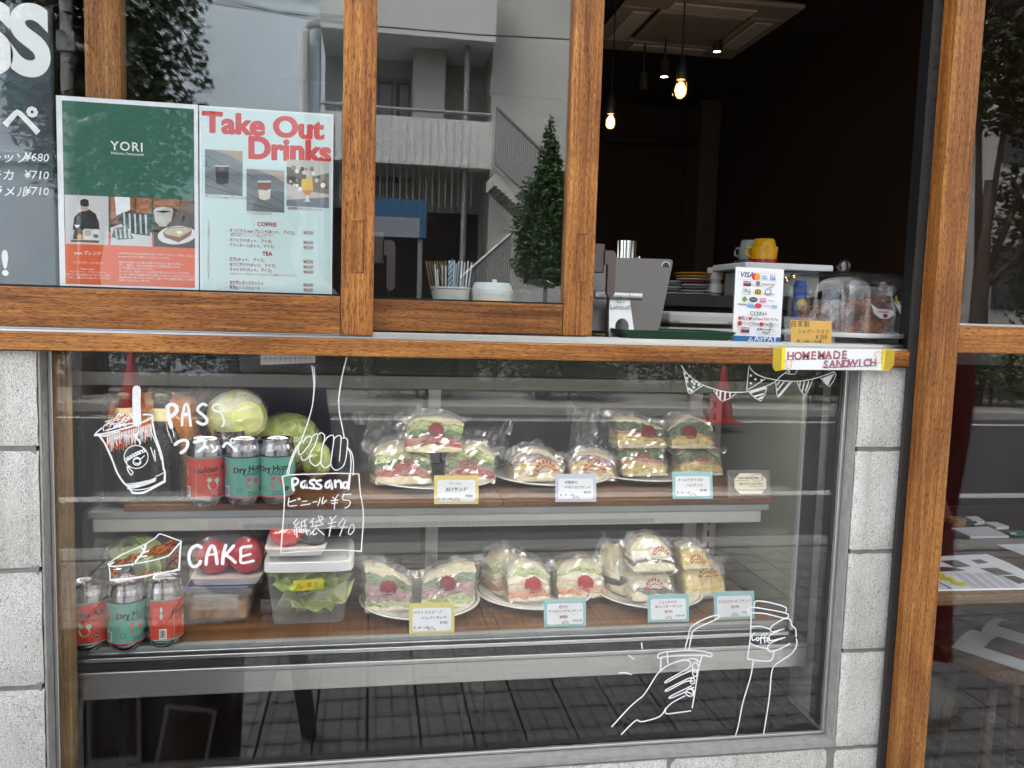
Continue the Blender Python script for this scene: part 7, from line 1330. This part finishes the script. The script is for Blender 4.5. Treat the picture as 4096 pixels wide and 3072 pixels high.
for s, y in (('山梨県北杜市にお店を構えるロースタリーカフェ「YORI」さんに、', 1245), ('passsand のために焙煎していただいています。', 1270), ('産地や生産者ごとに異なる香りや甘みを丁寧に引き出し、', 1315), ('淡く、繊細で、深みのある味わいと余韻を感じられる', 1338), ('ような焙煎を心がけています。', 1361), ('ブレンドは、年齢やシーンを問わず楽しめるバランスを大切に。', 1386), ('コーヒー単体でも風味の変化が感じられるように仕上げられました。', 1410), ('東長崎の町を思い浮かべながら、通ううちに記憶に残るような味を', 1434), ('目指して作られた一杯です。', 1457)): it.append((WH, TX(cO, s, 500, y, 19.0)))
art('print', p1, it, .00002)
p2 = paper('drinks_menu', 'pale blue menu headed Take Out Drinks taped to the glass', 'poster', -.2755, -.0645, 1.3555, 1.655)
PB, RD, BRN = C(206,226,224), C(206,44,40), C(150,44,42)
it = [(PB, RECT(-.2725*KP, -.0675*KP, ZK(1.3585), ZK(1.652)))]
for dx, dy in ((0,0),(-8,0),(8,0),(-5,5),(5,-5),(0,5),(0,-5)): it += [(RD, TXW(cO, 'Take Out', 1160+dx, 2104+dx, 285+dy, 218, .02)), (RD, TXW(cO, 'Drinks', 1508+dx, 2157+dx, 490+dy, 232, .02))]
def deck_photo(q, glass):
    r = [(C(112,120,124), PO(cO, q))]; (x0, y0), (x1, y1), (x2, y2), (x3, y3) = q
    for k in range(4):
        t = (k+.6)/4.4; r.append((C(74,80,84), PO(cO, [(x0, y0+(y3-y0)*t-8), (x1, y1+(y2-y1)*min(1.0,t+.42)-4), (x1, y1+(y2-y1)*min(1.0,t+.42)), (x0, y0+(y3-y0)*t)])))
    r.append((C(176,160,138), PO(cO, [(x0+60, y0+3), (x1, y1), (x1, y1+95), (x0+200, y0+50)]))); return r+glass
it += deck_photo([(1175,425),(1470,440),(1470,792),(1175,775)], [(C(26,18,18), PO(cO, [(1255,560),(1362,560),(1358,690),(1300,705),(1262,690)])), (C(110,64,48), PO(cO, [(1280,562),(1330,560),(1328,590),(1285,592)])), (C(190,200,206), PO(cO, [(1253,552),(1364,552),(1362,562),(1255,562)]))])
it += deck_photo([(1500,578),(1796,592),(1796,922),(1500,908)], [(C(222,214,200), PO(cO, [(1592,735),(1690,735),(1684,812),(1640,825),(1600,812)])), (C(128,76,54), PO(cO, [(1586,685),(1692,685),(1690,735),(1655,748),(1592,740)])), (C(206,206,204), PO(cO, [(1586,670),(1692,670),(1692,686),(1586,686)]))])
it += [(C(196,190,182), PO(cO, [(1815,505),(2148,520),(2146,886),(1812,868)])), (C(92,80,72), PO(cO, [(1815,560),(1960,600),(1980,760),(1815,690)])), (C(128,118,100), PO(cO, [(2010,640),(2146,610),(2146,780),(2020,760)]))]
random.seed(6)
for k in range(26): it.append((C(*random.choice(((236,234,230),(214,206,196),(156,120,100),(70,62,58)))), DISC(*pt(cO, random.uniform(1840,2130), random.uniform(560,780)), random.uniform(.0015,.0045), 10)))
it += [(C(120,124,132), PO(cO, [(1813,822),(2146,800),(2146,886),(1812,868)])), (C(232,190,90), PO(cO, [(1932,660),(2015,650),(2022,740),(1990,775),(1950,770),(1930,720)])), (C(222,140,40), PO(cO, [(1932,745),(2020,745),(1998,778),(1975,785),(1950,775)])), (C(226,226,224), PO(cO, [(1966,785),(1984,785),(1990,828),(2005,836),(1945,836),(1962,828)]))]
it += [(BRN, TX(cO, 'オリジナル pass ブレンド(アイス)', 1175, 802, 26, bold=.01)), (BRN, TX(cO, 'アイスカフェラテ', 1500, 932, 24, bold=.01)), (BRN, TX(cO, '自家製レモンスカッシュ', 1822, 896, 24, bold=.01)), (BRN, TX(cO, 'COFFEE', 1660, 1028, 42, 'C', .03)), (BRN, TX(cO, 'TEA', 1664, 1258, 42, 'C', .03))]
WX = iter((1872,1695,1715,1640,1725,1695,1632,1605))
for s, pr, y in (('オリジナル pass ブレンド(ホット、 アイス)', '¥550', 1070), ('カフェラテ(ホット、 アイス)', '¥650', 1146), ('アメリカーノ(ホット、 アイス)', '¥550', 1186), ('紅茶(ホット、 アイス)', '¥550', 1297), ('ほうじ茶ラテ(ホット、 アイス)', '¥650', 1337), ('チャイラテ(ホット、 アイス)', '¥650', 1376), ('自家製レモンスカッシュ', '¥600', 1478), ('青森産リンゴジュース', '¥500', 1516)):
    it += [(BRN, TXW(cO, s, 1366, next(WX), y, 31.5, .014)), (BRN, TX(cO, pr, 2022, y+24, 37, 'R', .006)), (BRN, DISC(*pt(cO, 1346, y-10), .0006, 8))]
for s, y in (('山梨県北杜市のコーヒーロースター YORI さんに', 1088), ('焙煎をお願いしアレンジして頂きました。', 1104), ('西長崎のスパイス専門店よりイギリスのマサラを厳選して仕入れています。', 1404)): it.append((BRN, TX(cO, s, 1374, y, 15)))
def vtext(s, x, y0, y1, h):
    n = len(s); return [(BRN, TX(cO, ch, x, y0+(y1-y0)*(i+1)/n, h, 'C')) for i, ch in enumerate(s)]
it += vtext('ドリンク単品メニュー(いつでもご注文いただけます)', 1203, 985, 1450, 20)
art('print', p2, it, .00001)
# laminated frappe board at the far left
def boardmat():
    m, t, b = nodes('frappe_board'); N = t.nodes; L = t.links; tc = N.new('ShaderNodeTexCoord'); n = N.new('ShaderNodeTexNoise'); n.inputs['Scale'].default_value = 6.5; n.inputs['Detail'].default_value = 1.5; L.new(tc.outputs['Object'], n.inputs[0])
    r = N.new('ShaderNodeValToRGB'); e = r.color_ramp.elements; e[0].position = .30; e[0].color = (*lin(44,47,60),1); e[1].position = .72; e[1].color = (*lin(56,40,56),1)
    for p, c in ((.42,(58,60,68)),(.52,(48,53,62)),(.585,(34,66,70)),(.64,(62,62,70))): k = e.new(p); k.color = (*lin(*c),1)
    L.new(n.outputs[0], r.inputs[0]); L.new(r.outputs[0], b.inputs['Base Color']); b.inputs['Roughness'].default_value = .25; b.inputs['Coat Weight'].default_value = .6; MATS['frappe_board'] = m
boardmat()
xr_ = pt(cL, 292, 800)[0]; zt_, zb_2 = pt(cL, 290, 40)[1], pt(cL, 290, 1580)[1]
p3 = thing('frappe_board', 'dark laminated frappe menu with a huge white S at the edge of the glass', 'poster', (xr_-.15, YP, zb_2))
add('lamination', prism(rrect(xr_-.310, xr_+.003, zb_2-.004, zt_+.004, .006), YP-.0002, YP+.0002), 'laminate', p3) if 0 else None
add('sheet', prism(rrect(xr_-.306, xr_, zb_2, zt_, .005), YP-.0006, YP+.0004), 'frappe_board', p3)
add('lamination_edge', J(box(xr_+.0002, xr_+.0035, YP-.0004, YP+.0003, zb_2-.002, zt_+.002)), 'rubber', p3)
k_ = .7236*mm(at(200, 300, YP))
it = [(WH, TXT('PASS', 500*k_, pt(cL, 283, 408)[0], pt(cL, 283, 408)[1], 'R', .045, 0, 0, .86, 8, .97)), (WH, TXT('フラッペ', 200*k_, pt(cL, 225, 745)[0], pt(cL, 225, 745)[1], 'R', .028))]
for s, pr, y in (('エスプレッソ', '¥680', 892), ('モカ', '¥710', 990), ('キャラメル', '¥710', 1080)):
    it += [(WH, TXT(s, 66*k_, pt(cL, 150 if y < 950 else (78 if y < 1050 else 160), y)[0], pt(cL, 0, y)[1], 'R', .006, .15)), (WH, TXT(pr, 62*k_, pt(cL, 272, y-12)[0], pt(cL, 0, y-12)[1], 'R', .006, .15))]
it += [(WH, TXT('!', 190*k_, pt(cL, 27, 1518)[0], pt(cL, 27, 1518)[1], 'C', .03)), (WH, TXT('はじめました', 120*k_, pt(cL, -60, 1518)[0], pt(cL, -60, 1518)[1], 'R', .02))]
it = [q for q in it if True]
o_ = p3.location; prnt('print', [(m, ([(a-o_.x, b-o_.z) for a, b in v], f)) for m, (v, f) in it[:-1]], p3, base=.0008, step=.00004)
# ------------------------------------------------------------------ HOMEMADE SANDWICH strip on the ledge
YS = -.0165
def ps2(x, y): p = at(*cS(x, y), YS); return (p.x, p.z)
c0, c1_ = ps2(95,110), ps2(1095,330); t = thing('sandwich_sign', 'white paper strip reading HOMEMADE SANDWICH taped to the ledge', 'sign', ((c0[0]+c1_[0])/2, YS, c1_[1]))
Q = [ps2(100,103), ps2(1110,122), ps2(1088,335), ps2(92,328)]
add('strip', ([(a, YS-.0006, b) for a, b in Q]+[(a, YS-.0002, b) for a, b in Q], [(0,3,2,1),(4,5,6,7),(0,1,5,4),(1,2,6,5),(2,3,7,6),(3,0,4,7)]), 'paper', t)
for Q in ([(-20,98),(105,103),(95,330),(0,345),(-28,300)], [(1088,120),(1222,122),(1212,285),(1160,345),(1085,335)]):
    P = [ps2(*q_) for q_ in Q]; add('tape', ([(a, YS-.0010, b) for a, b in P], [list(range(len(P)))[::-1]]), 'tape', t)
for Q in ([(68,100),(105,103),(92,330),(60,320)], [(1108,122),(1128,122),(1105,338),(1084,335)]):
    P = [ps2(*q_) for q_ in Q]; add('tape_fold', ([(a, YS-.0012, b) for a, b in P], [list(range(len(P)))[::-1]]), C(240,216,30), t)
def seriftx(s, x0, x1, yb, hpx, step_):
    r = []; n = len(s); k = .3917*mm(at(*cS(x0,yb), YS))
    for i, ch in enumerate(s):
        x = x0+(x1-x0)*(i+.5)/n; p = ps2(x, yb+step_*i)
        r += [(C(70,66,110), TXT(ch, hpx*k*1.03, p[0], p[1]-.0003, 'C', .030, 0, .03*sin(i*3), 1.0)), (C(196,110,104), TXT(ch, hpx*k, p[0], p[1], 'C', .004, 0, .03*sin(i*3), 1.0))]
        r += [(C(70,66,110), STROKE([(p[0]-.006, p[1]-.0002), (p[0]+.006, p[1]-.0002)], .0011))]
    return r
it = seriftx('HOMEMADE', 112, 742, 226, 112, -2)+seriftx('SANDWICH', 478, 1028, 308, 104, -3)
BR_ = C(206,150,110)
for (x, y, s) in ((1050,200,42),(133,265,34)): it += [(BR_, STROKE([ps2(x-s*.6, y+s*1.4), ps2(x-s*.6, y-s*.2), ps2(x-s, y-s*.6), ps2(x-s*.5, y-s*1.25), ps2(x+s*.5, y-s*1.2), ps2(x+s, y-s*.6), ps2(x+s*.7, y), ps2(x+s*.7, y+s*1.3), ps2(x-s*.6, y+s*1.4)], .0011, .1, 3))]+[(BR_, DISC(*ps2(x+dx, y+dy), .0006, 8)) for dx, dy in ((-10,-20),(14,-14),(-4,10),(16,24))]
o_ = t.location; prnt('print', [(m, ([(a-o_.x, b-o_.z) for a, b in v], f)) for m, (v, f) in it], t, base=.0009, step=.00003)
